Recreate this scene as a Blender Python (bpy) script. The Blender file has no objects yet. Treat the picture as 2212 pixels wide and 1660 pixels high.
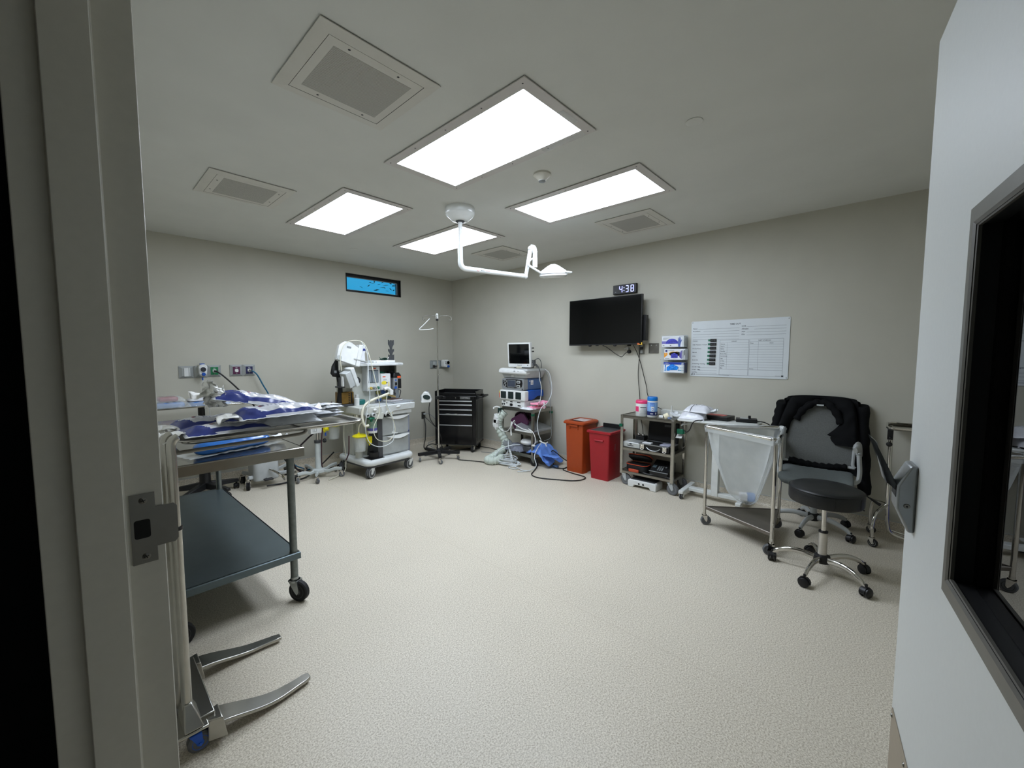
import bpy, math, random
from mathutils import Vector, Matrix
random.seed(7)
SC = bpy.context.scene
COL = SC.collection
PI = math.pi
def rad(d): return d * PI / 180.0
def lin(c):
    c = c / 255.0
    return c / 12.92 if c <= 0.04045 else ((c + 0.055) / 1.055) ** 2.4
MATS = {}
def mat(name, rgb, rough=0.5, metal=0.0, var=0.06, scale=14.0, bump=0.0, spec=0.5, trans=0.0, alpha=1.0, emit=None, coat=0.0, sheen=0.0, aniso=0.0, ior=1.45):
    """procedural Principled material: a noise field varies colour and roughness a little, optionally a bump"""
    if name in MATS: return MATS[name]
    m = bpy.data.materials.new(name); m.use_nodes = True
    nt = m.node_tree; N = nt.nodes; L = nt.links
    b = N['Principled BSDF']
    col = tuple(lin(v) for v in rgb)
    tc = N.new('ShaderNodeTexCoord'); nz = N.new('ShaderNodeTexNoise')
    nz.inputs['Scale'].default_value = scale; nz.inputs['Detail'].default_value = 4.0
    L.new(tc.outputs['Object'], nz.inputs['Vector'])
    rp = N.new('ShaderNodeValToRGB')
    rp.color_ramp.elements[0].position = 0.3; rp.color_ramp.elements[1].position = 0.7
    rp.color_ramp.elements[0].color = (*[v * (1 - var) for v in col], 1)
    rp.color_ramp.elements[1].color = (*[min(1, v * (1 + var)) for v in col], 1)
    L.new(nz.outputs['Fac'], rp.inputs['Fac']); L.new(rp.outputs['Color'], b.inputs['Base Color'])
    b.inputs['Roughness'].default_value = rough; b.inputs['Metallic'].default_value = metal
    b.inputs['Specular IOR Level'].default_value = spec; b.inputs['IOR'].default_value = ior
    if trans: b.inputs['Transmission Weight'].default_value = trans
    if alpha < 1: b.inputs['Alpha'].default_value = alpha
    if coat: b.inputs['Coat Weight'].default_value = coat; b.inputs['Coat Roughness'].default_value = 0.08
    if sheen: b.inputs['Sheen Weight'].default_value = sheen
    if aniso: b.inputs['Anisotropic'].default_value = aniso
    if emit:
        b.inputs['Emission Color'].default_value = (*emit[:3], 1); b.inputs['Emission Strength'].default_value = emit[3]
    if bump:
        bp = N.new('ShaderNodeBump'); bp.inputs['Strength'].default_value = bump; bp.inputs['Distance'].default_value = 0.004
        L.new(nz.outputs['Fac'], bp.inputs['Height']); L.new(bp.outputs['Normal'], b.inputs['Normal'])
    MATS[name] = m
    return m

def unit(v):
    v = Vector(v); return v.normalized() if v.length > 1e-9 else Vector((0, 0, 1))
def spl(pts, n=6, closed=False):
    """Catmull-Rom through pts"""
    P = [Vector(p) for p in pts]; out = []; m = len(P)
    for i in range(m if closed else m - 1):
        g = lambda k: P[k % m] if closed else P[max(0, min(m - 1, k))]
        a, b, c, d = g(i - 1), g(i), g(i + 1), g(i + 2)
        for j in range(n):
            t = j / n
            out.append(0.5 * ((2 * b) + (c - a) * t + (2 * a - 5 * b + 4 * c - d) * t * t + (3 * b - a - 3 * c + d) * t ** 3))
    if not closed: out.append(P[-1])
    return out
def rrect(cx, cy, w, h, r, n=5):
    o = []
    for sx, sy, a0 in ((1, 1, 0), (-1, 1, 90), (-1, -1, 180), (1, -1, 270)):
        for k in range(n + 1):
            a = rad(a0 + 90 * k / n)
            o.append((cx + sx * (w / 2 - r) + r * math.cos(a), cy + sy * (h / 2 - r) + r * math.sin(a)))
    return o
def circ(cx, cy, r, n=24, ry=None):
    return [(cx + r * math.cos(2 * PI * k / n), cy + (ry or r) * math.sin(2 * PI * k / n)) for k in range(n)]
class MB:
    """collects shapes into one mesh; self.mi = material slot of the next faces; self.T = current transform"""
    def __init__(s): s.v = []; s.f = []; s.m = []; s.mi = 0; s.T = Matrix()
    def add(s, vs, fs, mi=None):
        o = len(s.v); T = s.T
        s.v += [T @ Vector(v) for v in vs]
        s.f += [tuple(i + o for i in f) for f in fs]
        s.m += [s.mi if mi is None else mi] * len(fs)
        return s
    def box(s, x0, x1, y0, y1, z0, z1):
        return s.add([(x, y, z) for z in (z0, z1) for y in (y0, y1) for x in (x0, x1)],
                     [(0, 2, 3, 1), (4, 5, 7, 6), (0, 1, 5, 4), (2, 6, 7, 3), (0, 4, 6, 2), (1, 3, 7, 5)])
    def loft(s, rings, caps=True, closed=False):
        n = len(rings[0]); vs = [p for r in rings for p in r]; fs = []
        k = len(rings)
        for i in range(k if closed else k - 1):
            for j in range(n):
                a, b = i * n + j, i * n + (j + 1) % n
                c, d = ((i + 1) % k) * n + (j + 1) % n, ((i + 1) % k) * n + j
                fs.append((a, b, c, d))
        if caps and not closed:
            fs.append(tuple(range(n - 1, -1, -1))); fs.append(tuple((k - 1) * n + j for j in range(n)))
        return s.add(vs, fs)
    def prism(s, poly, z0, z1, sc=None):
        """poly in xy swept z0..z1; sc = (sx, sy, cx, cy) scales the top about (cx, cy)"""
        top = poly if sc is None else [(sc[2] + (x - sc[2]) * sc[0], sc[3] + (y - sc[3]) * sc[1]) for x, y in poly]
        return s.loft([[(x, y, z0) for x, y in poly], [(x, y, z1) for x, y in top]])
    def slab(s, poly, z0, z1, b):
        """prism with rounded top and bottom edges"""
        cx = sum(p[0] for p in poly) / len(poly); cy = sum(p[1] for p in poly) / len(poly)
        def ins(d):
            o = []
            for x, y in poly:
                v = Vector((x - cx, y - cy)); w = max(abs(v.x), 1e-6), max(abs(v.y), 1e-6)
                hx = max(abs(p[0] - cx) for p in poly); hy = max(abs(p[1] - cy) for p in poly)
                o.append((cx + v.x * (hx - d) / hx, cy + v.y * (hy - d) / hy))
            return o
        R = []
        for k in range(4):
            a = rad(90 * k / 3); R.append([(x, y, z0 + b - b * math.cos(a)) for x, y in ins(b - b * math.sin(a))])
        for k in range(4):
            a = rad(90 * k / 3); R.append([(x, y, z1 - b + b * math.sin(a)) for x, y in ins(b - b * math.cos(a))])
        return s.loft(R)
    def tube(s, pts, r, n=8, closed=False, caps=True, flat=None):
        P = [Vector(p) for p in pts]; k = len(P)
        rs = r if isinstance(r, (list, tuple)) else [r] * k
        tang = []
        for i in range(k):
            a = P[i - 1] if (i or closed) else P[i]; b = P[(i + 1) % k] if (i < k - 1 or closed) else P[i]
            tang.append(unit(b - a))
        up = Vector((0, 0, 1)) if abs(tang[0].z) < 0.9 else Vector((1, 0, 0))
        u = unit(up - tang[0] * up.dot(tang[0])); rings = []
        for i in range(k):
            t = tang[i]; u = unit(u - t * u.dot(t)); w = t.cross(u)
            fl = flat or (1, 1)
            rings.append([tuple(P[i] + u * rs[i] * fl[0] * math.cos(2 * PI * j / n) + w * rs[i] * fl[1] * math.sin(2 * PI * j / n)) for j in range(n)])
        return s.loft(rings, caps=caps, closed=closed)
    def cyl(s, p, q, r, n=16, r2=None):
        return s.tube([p, q], [r, r if r2 is None else r2], n)
    def lathe(s, prof, c=(0, 0, 0), axis='z', n=28):
        vs = []; fs = []; k = len(prof)
        for r, h in prof:
            for j in range(n):
                a = 2 * PI * j / n; x, y = max(r, 1e-5) * math.cos(a), max(r, 1e-5) * math.sin(a)
                p = {'z': (x, y, h), 'x': (h, x, y), 'y': (y, h, x)}[axis]
                vs.append((c[0] + p[0], c[1] + p[1], c[2] + p[2]))
        for i in range(k - 1):
            for j in range(n):
                fs.append((i * n + j, i * n + (j + 1) % n, (i + 1) * n + (j + 1) % n, (i + 1) * n + j))
        if prof[0][0] > 1e-4: fs.append(tuple(range(n - 1, -1, -1)))
        if prof[-1][0] > 1e-4: fs.append(tuple((k - 1) * n + j for j in range(n)))
        return s.add(vs, fs)
    def ball(s, c, rx, ry=None, rz=None, n=16, m=10):
        ry = ry or rx; rz = rz or rx; vs = []; fs = []
        for i in range(m + 1):
            t = PI * i / m
            for j in range(n):
                a = 2 * PI * j / n
                vs.append((c[0] + rx * math.sin(t) * math.cos(a), c[1] + ry * math.sin(t) * math.sin(a), c[2] - rz * math.cos(t)))
        for i in range(m):
            for j in range(n):
                fs.append((i * n + j, i * n + (j + 1) % n, (i + 1) * n + (j + 1) % n, (i + 1) * n + j))
        return s.add(vs, fs)
    def grid(s, fn, nu, nv, mif=None):
        vs = [fn(i / nu, j / nv) for j in range(nv + 1) for i in range(nu + 1)]
        w = nu + 1
        for j in range(nv):
            for i in range(nu):
                a = j * w + i
                if j == 0 and i == 0:
                    o = len(s.v); s.v += [s.T @ Vector(v) for v in vs]
                s.f.append((o + a, o + a + 1, o + a + w + 1, o + a + w)); s.m.append(s.mi if mif is None else mif((i + .5) / nu, (j + .5) / nv))
        return s
    def text(s, txt, M, size, mi=None, depth=0.0004, align='LEFT', bold=0.0):
        cu = bpy.data.curves.new('t', 'FONT'); cu.body = txt; cu.size = size; cu.align_x = align; cu.resolution_u = 2
        cu.extrude = depth; cu.offset = bold
        ob = bpy.data.objects.new('t', cu); COL.objects.link(ob)
        dg = bpy.context.evaluated_depsgraph_get(); me = ob.evaluated_get(dg).to_mesh()
        T = s.T; s.T = T @ M
        s.add([v.co.copy() for v in me.vertices], [tuple(p.vertices) for p in me.polygons], mi)
        s.T = T; ob.evaluated_get(dg).to_mesh_clear()
        bpy.data.objects.remove(ob); bpy.data.curves.remove(cu)
        return s
def obj(name, mb, mats, parent=None, bev=0.0, sub=0, solid=0.0, smooth=40, seg=2, loc=None, rot=None):
    me = bpy.data.meshes.new(name)
    me.from_pydata([tuple(v) for v in mb.v], [], mb.f)
    for m in (mats if isinstance(mats, (list, tuple)) else [mats]): me.materials.append(m)
    me.polygons.foreach_set('material_index', mb.m)
    me.update()
    import bmesh
    bm = bmesh.new(); bm.from_mesh(me)
    bmesh.ops.recalc_face_normals(bm, faces=bm.faces)
    bm.to_mesh(me); bm.free()
    if smooth:
        me.shade_smooth(); me.set_sharp_from_angle(angle=rad(smooth))
    o = bpy.data.objects.new(name, me); COL.objects.link(o)
    if parent: o.parent = parent
    if loc: o.location = loc
    if rot: o.rotation_euler = rot
    if solid:
        md = o.modifiers.new('solid', 'SOLIDIFY'); md.thickness = solid; md.offset = 0
    if bev:
        md = o.modifiers.new('bevel', 'BEVEL'); md.width = bev; md.segments = seg; md.limit_method = 'ANGLE'; md.angle_limit = rad(40)
    if sub:
        md = o.modifiers.new('sub', 'SUBSURF'); md.levels = sub; md.render_levels = sub
    return o
def tag(o, label, cat, group=None, kind=None):
    o['label'] = label; o['category'] = cat
    if group: o['group'] = group
    if kind: o['kind'] = kind
    return o
def thing(name, label, cat, loc=(0, 0, 0), rotz=0.0, group=None, rot=None):
    o = bpy.data.objects.new(name, None); COL.objects.link(o); o.empty_display_size = 0.1
    o.location = loc; o.rotation_euler = rot if rot else (0, 0, rad(rotz))
    return tag(o, label, cat, group)
def struct(name, mb, mats, parent=None, **k):
    o = obj(name, mb, mats, parent, **k)
    if not parent: o['kind'] = 'structure'
    return o
def dup(root, loc=None, rotz=None, label=None):
    r = root.copy(); COL.objects.link(r)
    if loc is not None: r.location = loc
    if rotz is not None: r.rotation_euler = (0, 0, rad(rotz))
    if label: r['label'] = label
    for ch in list(root.children):
        c = ch.copy(); COL.objects.link(c); c.parent = r
        for g in list(ch.children):
            d = g.copy(); COL.objects.link(d); d.parent = c
    return r
def RZ(d): return Matrix.Rotation(rad(d), 4, 'Z')
def TR(x, y, z): return Matrix.Translation((x, y, z))
def face(origin, xdir, zdir):
    """matrix whose local x runs along xdir, local y along zdir (text plane), local z out"""
    x = unit(xdir); y = unit(zdir); z = x.cross(y)
    return Matrix(((x.x, y.x, z.x, origin[0]), (x.y, y.y, z.y, origin[1]), (x.z, y.z, z.z, origin[2]), (0, 0, 0, 1)))
def noise3(x, y, z):
    from mathutils import noise
    return noise.noise(Vector((x, y, z)))

# ---- shared materials
M_STEEL = mat('brushed_steel', (172, 170, 163), 0.26, 1.0, 0.05, 30)
M_STEELD = mat('dull_steel', (128, 126, 120), 0.34, 1.0, 0.06, 24)
M_CHROME = mat('chrome', (205, 203, 198), 0.08, 1.0, 0.03, 8)
M_GALV = mat('galvanised_steel', (118, 124, 122), 0.42, 0.9, 0.14, 45)
M_BLACK = mat('black_plastic', (17, 17, 18), 0.42)
M_BLACKM = mat('black_matte', (12, 12, 13), 0.75)
M_RUBBER = mat('black_rubber', (22, 22, 23), 0.7, bump=0.1)
M_GREYR = mat('grey_rubber', (92, 94, 96), 0.6)
M_WHITE = mat('white_plastic', (212, 214, 212), 0.35)
M_WHITEM = mat('white_powder_coat', (206, 209, 206), 0.4)
M_LGREY = mat('light_grey_plastic', (176, 180, 180), 0.42)
M_MGREY = mat('mid_grey_plastic', (128, 132, 133), 0.45)
M_DGREY = mat('dark_grey_plastic', (62, 64, 66), 0.5)
M_PAPER = mat('white_paper', (218, 220, 222), 0.6)
M_FILM = mat('crinkled_film', (226, 230, 234), 0.16, var=0.05, scale=30, bump=0.5)
M_CLEAR = mat('clear_plastic', (226, 232, 232), 0.12, alpha=0.28, bump=0.15)
M_TUBE = mat('clear_tubing', (206, 212, 214), 0.25, alpha=0.9)
M_CREAMT = mat('cream_tubing', (205, 203, 184), 0.35)
M_GLASSK = mat('black_screen', (6, 7, 8), 0.06, var=0.02)
M_YELLOW = mat('yellow_plastic', (226, 214, 22), 0.35)
M_GREEN = mat('green_plastic', (8, 92, 66), 0.4)
M_BLUE = mat('blue_plastic', (24, 80, 170), 0.35)
M_NAVY = mat('navy_print', (50, 60, 122), 0.3)
M_INK = mat('ink', (40, 42, 48), 0.5)
M_ORANGEL = mat('orange_label', (224, 84, 34), 0.5)

def caster(parent, x, y, r=0.05, w=0.028, top=0.12, swing=30, wheelm=None, forkm=None, hubm=None, twin=False, lean=0.7, name='caster', stem=True, hr=0.66):
    """swivel caster under (x, y): fork mesh + wheel as its child"""
    forkm = forkm or M_CHROME; wheelm = wheelm or M_RUBBER; hubm = hubm or M_DGREY
    a = rad(swing); d = Vector((math.cos(a), math.sin(a), 0)); sd = Vector((-d.y, d.x, 0)); off = d * r * lean
    T = TR(x, y, 0) @ RZ(swing); f = MB(); f.T = T
    if stem: f.cyl((0, 0, top - 0.018), (0, 0, top), r * 0.36, 12); f.cyl((0, 0, top - 0.03), (0, 0, top - 0.018), r * 0.5, 14)
    for s in (-1, 1):
        yy = s * (w / 2 + 0.004); t = 0.003
        poly = [(-r * 0.45, top - 0.02), (r * 0.5, top - 0.02), (off.length + r * 0.22, r), (off.length, r * 0.72), (off.length - r * 0.25, r)]
        f.loft([[(px, yy - t, pz) for px, pz in poly], [(px, yy + t, pz) for px, pz in poly]])
    f.box(-r * 0.45, r * 0.5, -w / 2 - 0.006, w / 2 + 0.006, top - 0.026, top - 0.018)
    f.cyl((off.length, -w / 2 - 0.009, r), (off.length, w / 2 + 0.009, r), 0.006, 8)
    fo = obj(name, f, forkm, parent)
    wh = MB(); wh.T = T
    for c in ((-w * 0.3, w * 0.3) if twin else (0,)):
        ww = w * (0.42 if twin else 1.0); e = min(0.006, ww * 0.25)
        wh.mi = 0; wh.lathe([(r * 0.62, -ww / 2), (r - e, -ww / 2), (r, -ww / 2 + e), (r, ww / 2 - e), (r - e, ww / 2), (r * 0.62, ww / 2)], (off.length, c, r), 'y', 24)
        wh.mi = 1; wh.lathe([(0, -ww / 2 - 0.002), (r * 0.3, -ww / 2 - 0.002), (r * 0.34, -ww / 2 + 0.003), (r * hr, -ww / 2 - .0005), (r * hr, ww / 2 + .0005), (r * 0.34, ww / 2 - 0.003), (r * 0.3, ww / 2 + 0.002), (0, ww / 2 + 0.002)], (off.length, c, r), 'y', 24)
    obj('wheel', wh, [wheelm, hubm], fo)
    return fo
def hood_caster(parent, x, y, r=0.026, ang=0, base=None):
    """twin-wheel hooded chair caster"""
    T = TR(x, y, 0) @ RZ(ang); h = MB(); h.T = T
    pr = []
    for k in range(9):
        a = rad(-15 + 195 * k / 8); pr.append((r * 1.14 * math.cos(a), r + r * 1.14 * math.sin(a)))
    pr.append((-r * 1.0, r * 0.75)); pr.append((r * 0.9, r * 0.9))
    h.loft([[(px, -0.011, pz) for px, pz in pr], [(px, 0.011, pz) for px, pz in pr]])
    h.cyl((0, 0, r * 1.6), (0, 0, r * 2.6), 0.008, 10)
    c = obj('caster', h, M_BLACK, parent)
    w = MB(); w.T = T
    for s in (-1, 1):
        w.lathe([(0, s * 0.027), (r * 0.8, s * 0.026), (r, s * 0.021), (r, s * 0.013), (r * 0.7, s * 0.0125)], (0, 0, r), 'y', 18)
    obj('wheel', w, M_BLACK, c)
    return c
# ================= room: x to the far right wall, y to the far left wall, z up; door wall near x = 0 =================
XB, YA, ZC, XC, YD = 4.58, 5.70, 2.77, 0.088, -0.95
def paint(name, rgb, rough=0.75):
    return mat(name, rgb, rough, var=0.025, scale=3.0, bump=0.0, spec=0.25)
M_WALL = paint('greige_wall_paint', (182, 180, 168))
M_CEIL = paint('ceiling_paint', (206, 207, 202))
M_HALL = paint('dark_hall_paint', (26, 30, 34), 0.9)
M_FRAME = mat('door_frame_enamel', (212, 210, 200), 0.38, var=0.02, scale=60, bump=0.02)
M_DOOR = mat('door_laminate', (201, 204, 202), 0.42, var=0.015, scale=90, bump=0.03)
M_TRIM = mat('window_trim_bronze', (92, 90, 84), 0.4, 0.3, 0.05, 30)
M_BAR = mat('black_aluminium', (14, 14, 15), 0.45)
# vinyl floor: fine speckle of pale and brown chips
def vinyl(name, seam=None):
    m = bpy.data.materials.new(name); m.use_nodes = True; N = m.node_tree.nodes; L = m.node_tree.links; b = N['Principled BSDF']
    tc = N.new('ShaderNodeTexCoord')
    n1 = N.new('ShaderNodeTexNoise'); n1.inputs['Scale'].default_value = 150; n1.inputs['Detail'].default_value = 3; n1.inputs['Roughness'].default_value = 0.8
    n2 = N.new('ShaderNodeTexNoise'); n2.inputs['Scale'].default_value = 1.3; n2.inputs['Detail'].default_value = 3
    r1 = N.new('ShaderNodeValToRGB'); e = r1.color_ramp.elements
    e[0].position = 0.36; e[0].color = (lin(160), lin(150), lin(132), 1); e[1].position = 0.62; e[1].color = (lin(226), lin(219), lin(204), 1)
    x = r1.color_ramp.elements.new(0.5); x.color = (lin(203), lin(195), lin(178), 1)
    mx = N.new('ShaderNodeMix'); mx.data_type = 'RGBA'; mx.blend_type = 'MULTIPLY'; mx.inputs[0].default_value = 1.0
    r2 = N.new('ShaderNodeMapRange'); r2.inputs[1].default_value = 0.3; r2.inputs[2].default_value = 0.7; r2.inputs[3].default_value = 0.94; r2.inputs[4].default_value = 1.0
    for n in (n1, n2): L.new(tc.outputs['Object'], n.inputs['Vector'])
    L.new(n1.outputs['Fac'], r1.inputs['Fac']); L.new(n2.outputs['Fac'], r2.inputs[0])
    L.new(r1.outputs['Color'], mx.inputs[6]); L.new(r2.outputs[0], mx.inputs[7])
    last = mx.outputs[2]
    for sx in (seam or []):                       # welded sheet seams
        sp = N.new('ShaderNodeSeparateXYZ'); L.new(tc.outputs['Object'], sp.inputs[0])
        a = N.new('ShaderNodeMath'); a.operation = 'COMPARE'; a.inputs[1].default_value = sx; a.inputs[2].default_value = 0.0016
        L.new(sp.outputs['X'], a.inputs[0])
        c = N.new('ShaderNodeMix'); c.data_type = 'RGBA'; L.new(a.outputs[0], c.inputs[0]); L.new(last, c.inputs[6]); c.inputs[7].default_value = (lin(184), lin(175), lin(158), 1)
        last = c.outputs[2]
    L.new(last, b.inputs['Base Color']); b.inputs['Roughness'].default_value = 0.42; b.inputs['Specular IOR Level'].default_value = 0.4
    bp = N.new('ShaderNodeBump'); bp.inputs['Strength'].default_value = 0.02; bp.inputs['Distance'].default_value = 0.001
    L.new(n1.outputs['Fac'], bp.inputs['Height']); L.new(bp.outputs['Normal'], b.inputs['Normal'])
    return m
M_FLOOR = vinyl('speckled_vinyl', [1.95])
struct('floor', MB().box(-1.9, XB + .15, -2.4, YA + .15, -0.1, 0.0), M_FLOOR, smooth=0)
struct('ceiling', MB().box(-1.9, XB + .15, -2.4, YA + .15, ZC, ZC + 0.1), M_CEIL, smooth=0)
# far left wall with the window opening
WX0, WX1, WZ0, WZ1 = 2.676, 3.562, 2.382, 2.642
w = MB()
w.box(XC - .14, WX0, YA, YA + .15, 0, ZC); w.box(WX1, XB + .15, YA, YA + .15, 0, ZC)
w.box(WX0, WX1, YA, YA + .15, 0, WZ0); w.box(WX0, WX1, YA, YA + .15, WZ1, ZC)
struct('wall_left', w, M_WALL, smooth=0)
struct('wall_right', MB().box(XB, XB + .15, YD - .15, YA, 0, ZC), M_WALL, smooth=0)
struct('wall_near', MB().box(XC, XB, YD - .15, YD, 0, ZC), M_WALL, smooth=0)
w = MB(); JY, HY = 0.948, -0.205
w.box(-0.04, XC, JY + .05, YA, 0, ZC); w.box(-0.04, XC, -2.4, HY - .05, 0, ZC); w.box(-0.04, XC, HY - .05, JY + .05, 2.19, ZC)
struct('wall_door', w, M_WALL, smooth=0)
w = MB()
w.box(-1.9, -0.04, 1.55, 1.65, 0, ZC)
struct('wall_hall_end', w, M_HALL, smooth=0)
w = MB()
w.box(-1.95, -1.85, -2.4, 1.65, 0, ZC); w.box(-1.9, XC, -2.45, -2.35, 0, ZC)
struct('wall_hall', w, M_WALL, smooth=0)
# cove base: the floor vinyl runs 0.1 m up the walls with a rounded foot and a thin cap strip
def cove(name, p, q, inn):
    p, q, n = Vector(p), Vector(q), Vector(inn); b = MB()
    pr = [(0.0, 0.1), (0.004, 0.1), (0.004, 0.035)] + [(0.034 - 0.03 * math.cos(rad(a)), 0.032 - 0.03 * math.sin(rad(a))) for a in (15, 30, 45, 60, 75, 90)] + [(0.034, 0.0), (0.0, 0.0)]
    b.loft([[tuple(e + n * d + Vector((0, 0, h))) for d, h in pr] for e in (p, q)])
    o = struct(name, b, M_FLOOR)
    c = MB(); u = unit(q - p); s = n * 0.006
    c.loft([[tuple(e + Vector((0, 0, 0.1))), tuple(e + s + Vector((0, 0, 0.1))), tuple(e + s + Vector((0, 0, 0.106))), tuple(e + Vector((0, 0, 0.106)))] for e in (p, q)])
    obj('cap_strip', c, M_LGREY, o)
cove('baseboard_left', (XC, YA, 0), (XB, YA, 0), (0, -1, 0))
cove('baseboard_right', (XB, YA, 0), (XB, YD, 0), (-1, 0, 0))
cove('baseboard_near', (XB, YD, 0), (XC, YD, 0), (0, 1, 0))
cove('baseboard_door', (XC, YA, 0), (XC, JY + .06, 0), (1, 0, 0))
# window high in the left wall
b = MB(); t = 0.034
y0, y1 = YA + .035, YA + .11
b.box(WX0, WX0 + t, y0, y1, WZ0, WZ1); b.box(WX1 - t, WX1, y0, y1, WZ0, WZ1)
b.box(WX0 + t, WX1 - t, y0, y1, WZ0, WZ0 + t); b.box(WX0 + t, WX1 - t, y0, y1, WZ1 - t * 1.2, WZ1)
b.box(WX0 + .002, WX0 + .008, YA + .004, y0, WZ0, WZ1); b.box(WX1 - .008, WX1 - .002, YA + .004, y0, WZ0, WZ1)
b.box(WX0, WX1, YA + .004, y0, WZ0 + .002, WZ0 + .008); b.box(WX0, WX1, YA + .004, y0, WZ1 - .012, WZ1 - .002)
win = struct('window_1', b, M_BAR, bev=.002)
b = MB()                                          # white bead round the glass
x0, x1, z0, z1 = WX0 + t, WX1 - t, WZ0 + t, WZ1 - t * 1.2
for q in ((x0, x0 + .006, z0, z1), (x1 - .006, x1, z0, z1), (x0, x1, z0, z0 + .006), (x0, x1, z1 - .006, z1)):
    b.box(q[0], q[1], y0 + .02, y0 + .028, q[2], q[3])
obj('glazing_bead', b, M_LGREY, win)
def thin_glass(name, ior=1.5, tint=(1, 1, 1), rough=0.0):
    m = bpy.data.materials.new(name); m.use_nodes = True; N = m.node_tree.nodes; L = m.node_tree.links
    N.remove(N['Principled BSDF']); out = N['Material Output']
    tr = N.new('ShaderNodeBsdfTransparent'); tr.inputs[0].default_value = (*tint, 1)
    gl = N.new('ShaderNodeBsdfGlossy'); gl.inputs['Roughness'].default_value = rough
    fr = N.new('ShaderNodeFresnel'); fr.inputs[0].default_value = ior
    mx = N.new('ShaderNodeMixShader'); L.new(fr.outputs[0], mx.inputs[0]); L.new(tr.outputs[0], mx.inputs[1]); L.new(gl.outputs[0], mx.inputs[2]); L.new(mx.outputs[0], out.inputs[0])
    return m
M_PANE = thin_glass('window_glass', 1.5, (.9, .95, .97)); M_DGLASS = thin_glass('door_glass', 1.75, (.62, .64, .68))
obj('pane', MB().box(x0, x1, y0 + .03, y0 + .034, z0, z1), M_PANE, win, smooth=0)
# tree outside that window
M_LEAF = mat('dark_leaves', (38, 66, 66), 0.6, var=0.3, scale=9); M_BARK = mat('bark', (52, 50, 46), 0.9, var=0.2, bump=0.4)
tr = thing('tree', 'dark leafy tree seen against blue sky through the high window', 'tree', (5.35, 8.6, 0))
b = MB(); b.tube([(0.3, 0, -0.4), (0.32, .1, 2.0), (.1, 0, 4.2), (-.1, .1, 6)], [.14, .11, .07, .03], 10); obj('trunk', b, M_BARK, tr)
for k in range(7):
    b = MB(); z = 3.2 + .34 * k; a = 2.6 * k
    b.tube(spl([(0.15, 0, z), (0.15 - .6 * (1 + .12 * (k % 3)), .4 * math.sin(a), z + .25), (-.55 - .12 * (k % 4), .5 * math.sin(a), z + .34 + .1 * (k % 2))], 4), .022, 6); obj('branch', b, M_BARK, tr)
b = MB(); rnd = random.Random(3)
for k in range(900):
    cx, cy, cz = rnd.gauss(.0, .42), rnd.gauss(0, .45), rnd.uniform(3.0, 6.2)
    a, e, s = rnd.uniform(0, 6.3), rnd.uniform(-.8, .8), rnd.uniform(.035, .075)
    u = Vector((math.cos(a), math.sin(a), e)) * s; v = Vector((-math.sin(a), math.cos(a), rnd.uniform(-.5, .5))) * s * .45; c = Vector((cx, cy, cz))
    b.add([c - u, c + v, c + u, c - v], [(0, 1, 2, 3)])
obj('foliage', b, M_LEAF, tr, smooth=0)['kind'] = 'stuff'
# door frame jamb (double rabbet) with strike
b = MB(); pj = [(.0963, JY), (.046, JY), (.0446, JY - .016), (-.0117, JY - .016), (-.0117, JY), (-.0513, JY), (-.0513, JY + .052), (.0963, JY + .052)]
b.prism(pj, 0, 2.19)
ph = [(x, 2 * HY + JY - y - JY + 0) if False else (x, HY - (y - JY)) for x, y in pj]
b.prism(ph, 0, 2.19)
pt = [(.0963, 2.14), (.046, 2.14), (.0446, 2.124), (-.0117, 2.124), (-.0117, 2.14), (-.0513, 2.14), (-.0513, 2.192), (.0963, 2.192)]
b.loft([[(x, yy, z) for x, z in pt] for yy in (HY, JY)])
jamb = struct('trim_1', b, M_FRAME, bev=.0015)
zs = 1.185; s = MB(); xi, y = 0.0518, JY - .0012
T0 = [(xi, -.062), (.085, -.062), (.085, -.036), (.110, -.036), (.115, -.030), (.115, .030), (.110, .036), (.085, .036), (.085, .062), (xi, .062)]
s.loft([[(px, y, zs + pz) for px, pz in T0], [(px, y - .0016, zs + pz) for px, pz in T0]])
st = obj('strike_plate', s, M_STEELD, jamb)
s = MB(); rr = rrect(.0665, zs, .0215, .033, .004)
s.loft([[(px, y - .0018, pz) for px, pz in rr], [(px, y - .0022, pz) for px, pz in rr]]); obj('latch_hole', s, M_BLACKM, st)
for dz in (-.05, .05):
    s = MB(); s.lathe([(0, -.0032), (.003, -.0032), (.0058, -.002), (.0062, -.0012), (.0062, 0)], (.0695, y, zs + dz), 'y', 20)
    for a, l in ((0, .0035), (90, .0035)):
        s.mi = 1; ca, sa = math.cos(rad(a + 20)), math.sin(rad(a + 20))
        s.loft([[(.0695 + ca * l - sa * .0006 * q, y - .0035, zs + dz + sa * l + ca * .0006 * q) for q in (-1, 1)] + [(.0695 - ca * l - sa * .0006 * q, y - .0035, zs + dz - sa * l + ca * .0006 * q) for q in (1, -1)],
                [(.0695 + ca * l - sa * .0006 * q, y - .003, zs + dz + sa * l + ca * .0006 * q) for q in (-1, 1)] + [(.0695 - ca * l - sa * .0006 * q, y - .003, zs + dz - sa * l + ca * .0006 * q) for q in (1, -1)]])
    obj('screw', s, [M_STEELD, M_BLACKM], st)
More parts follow.
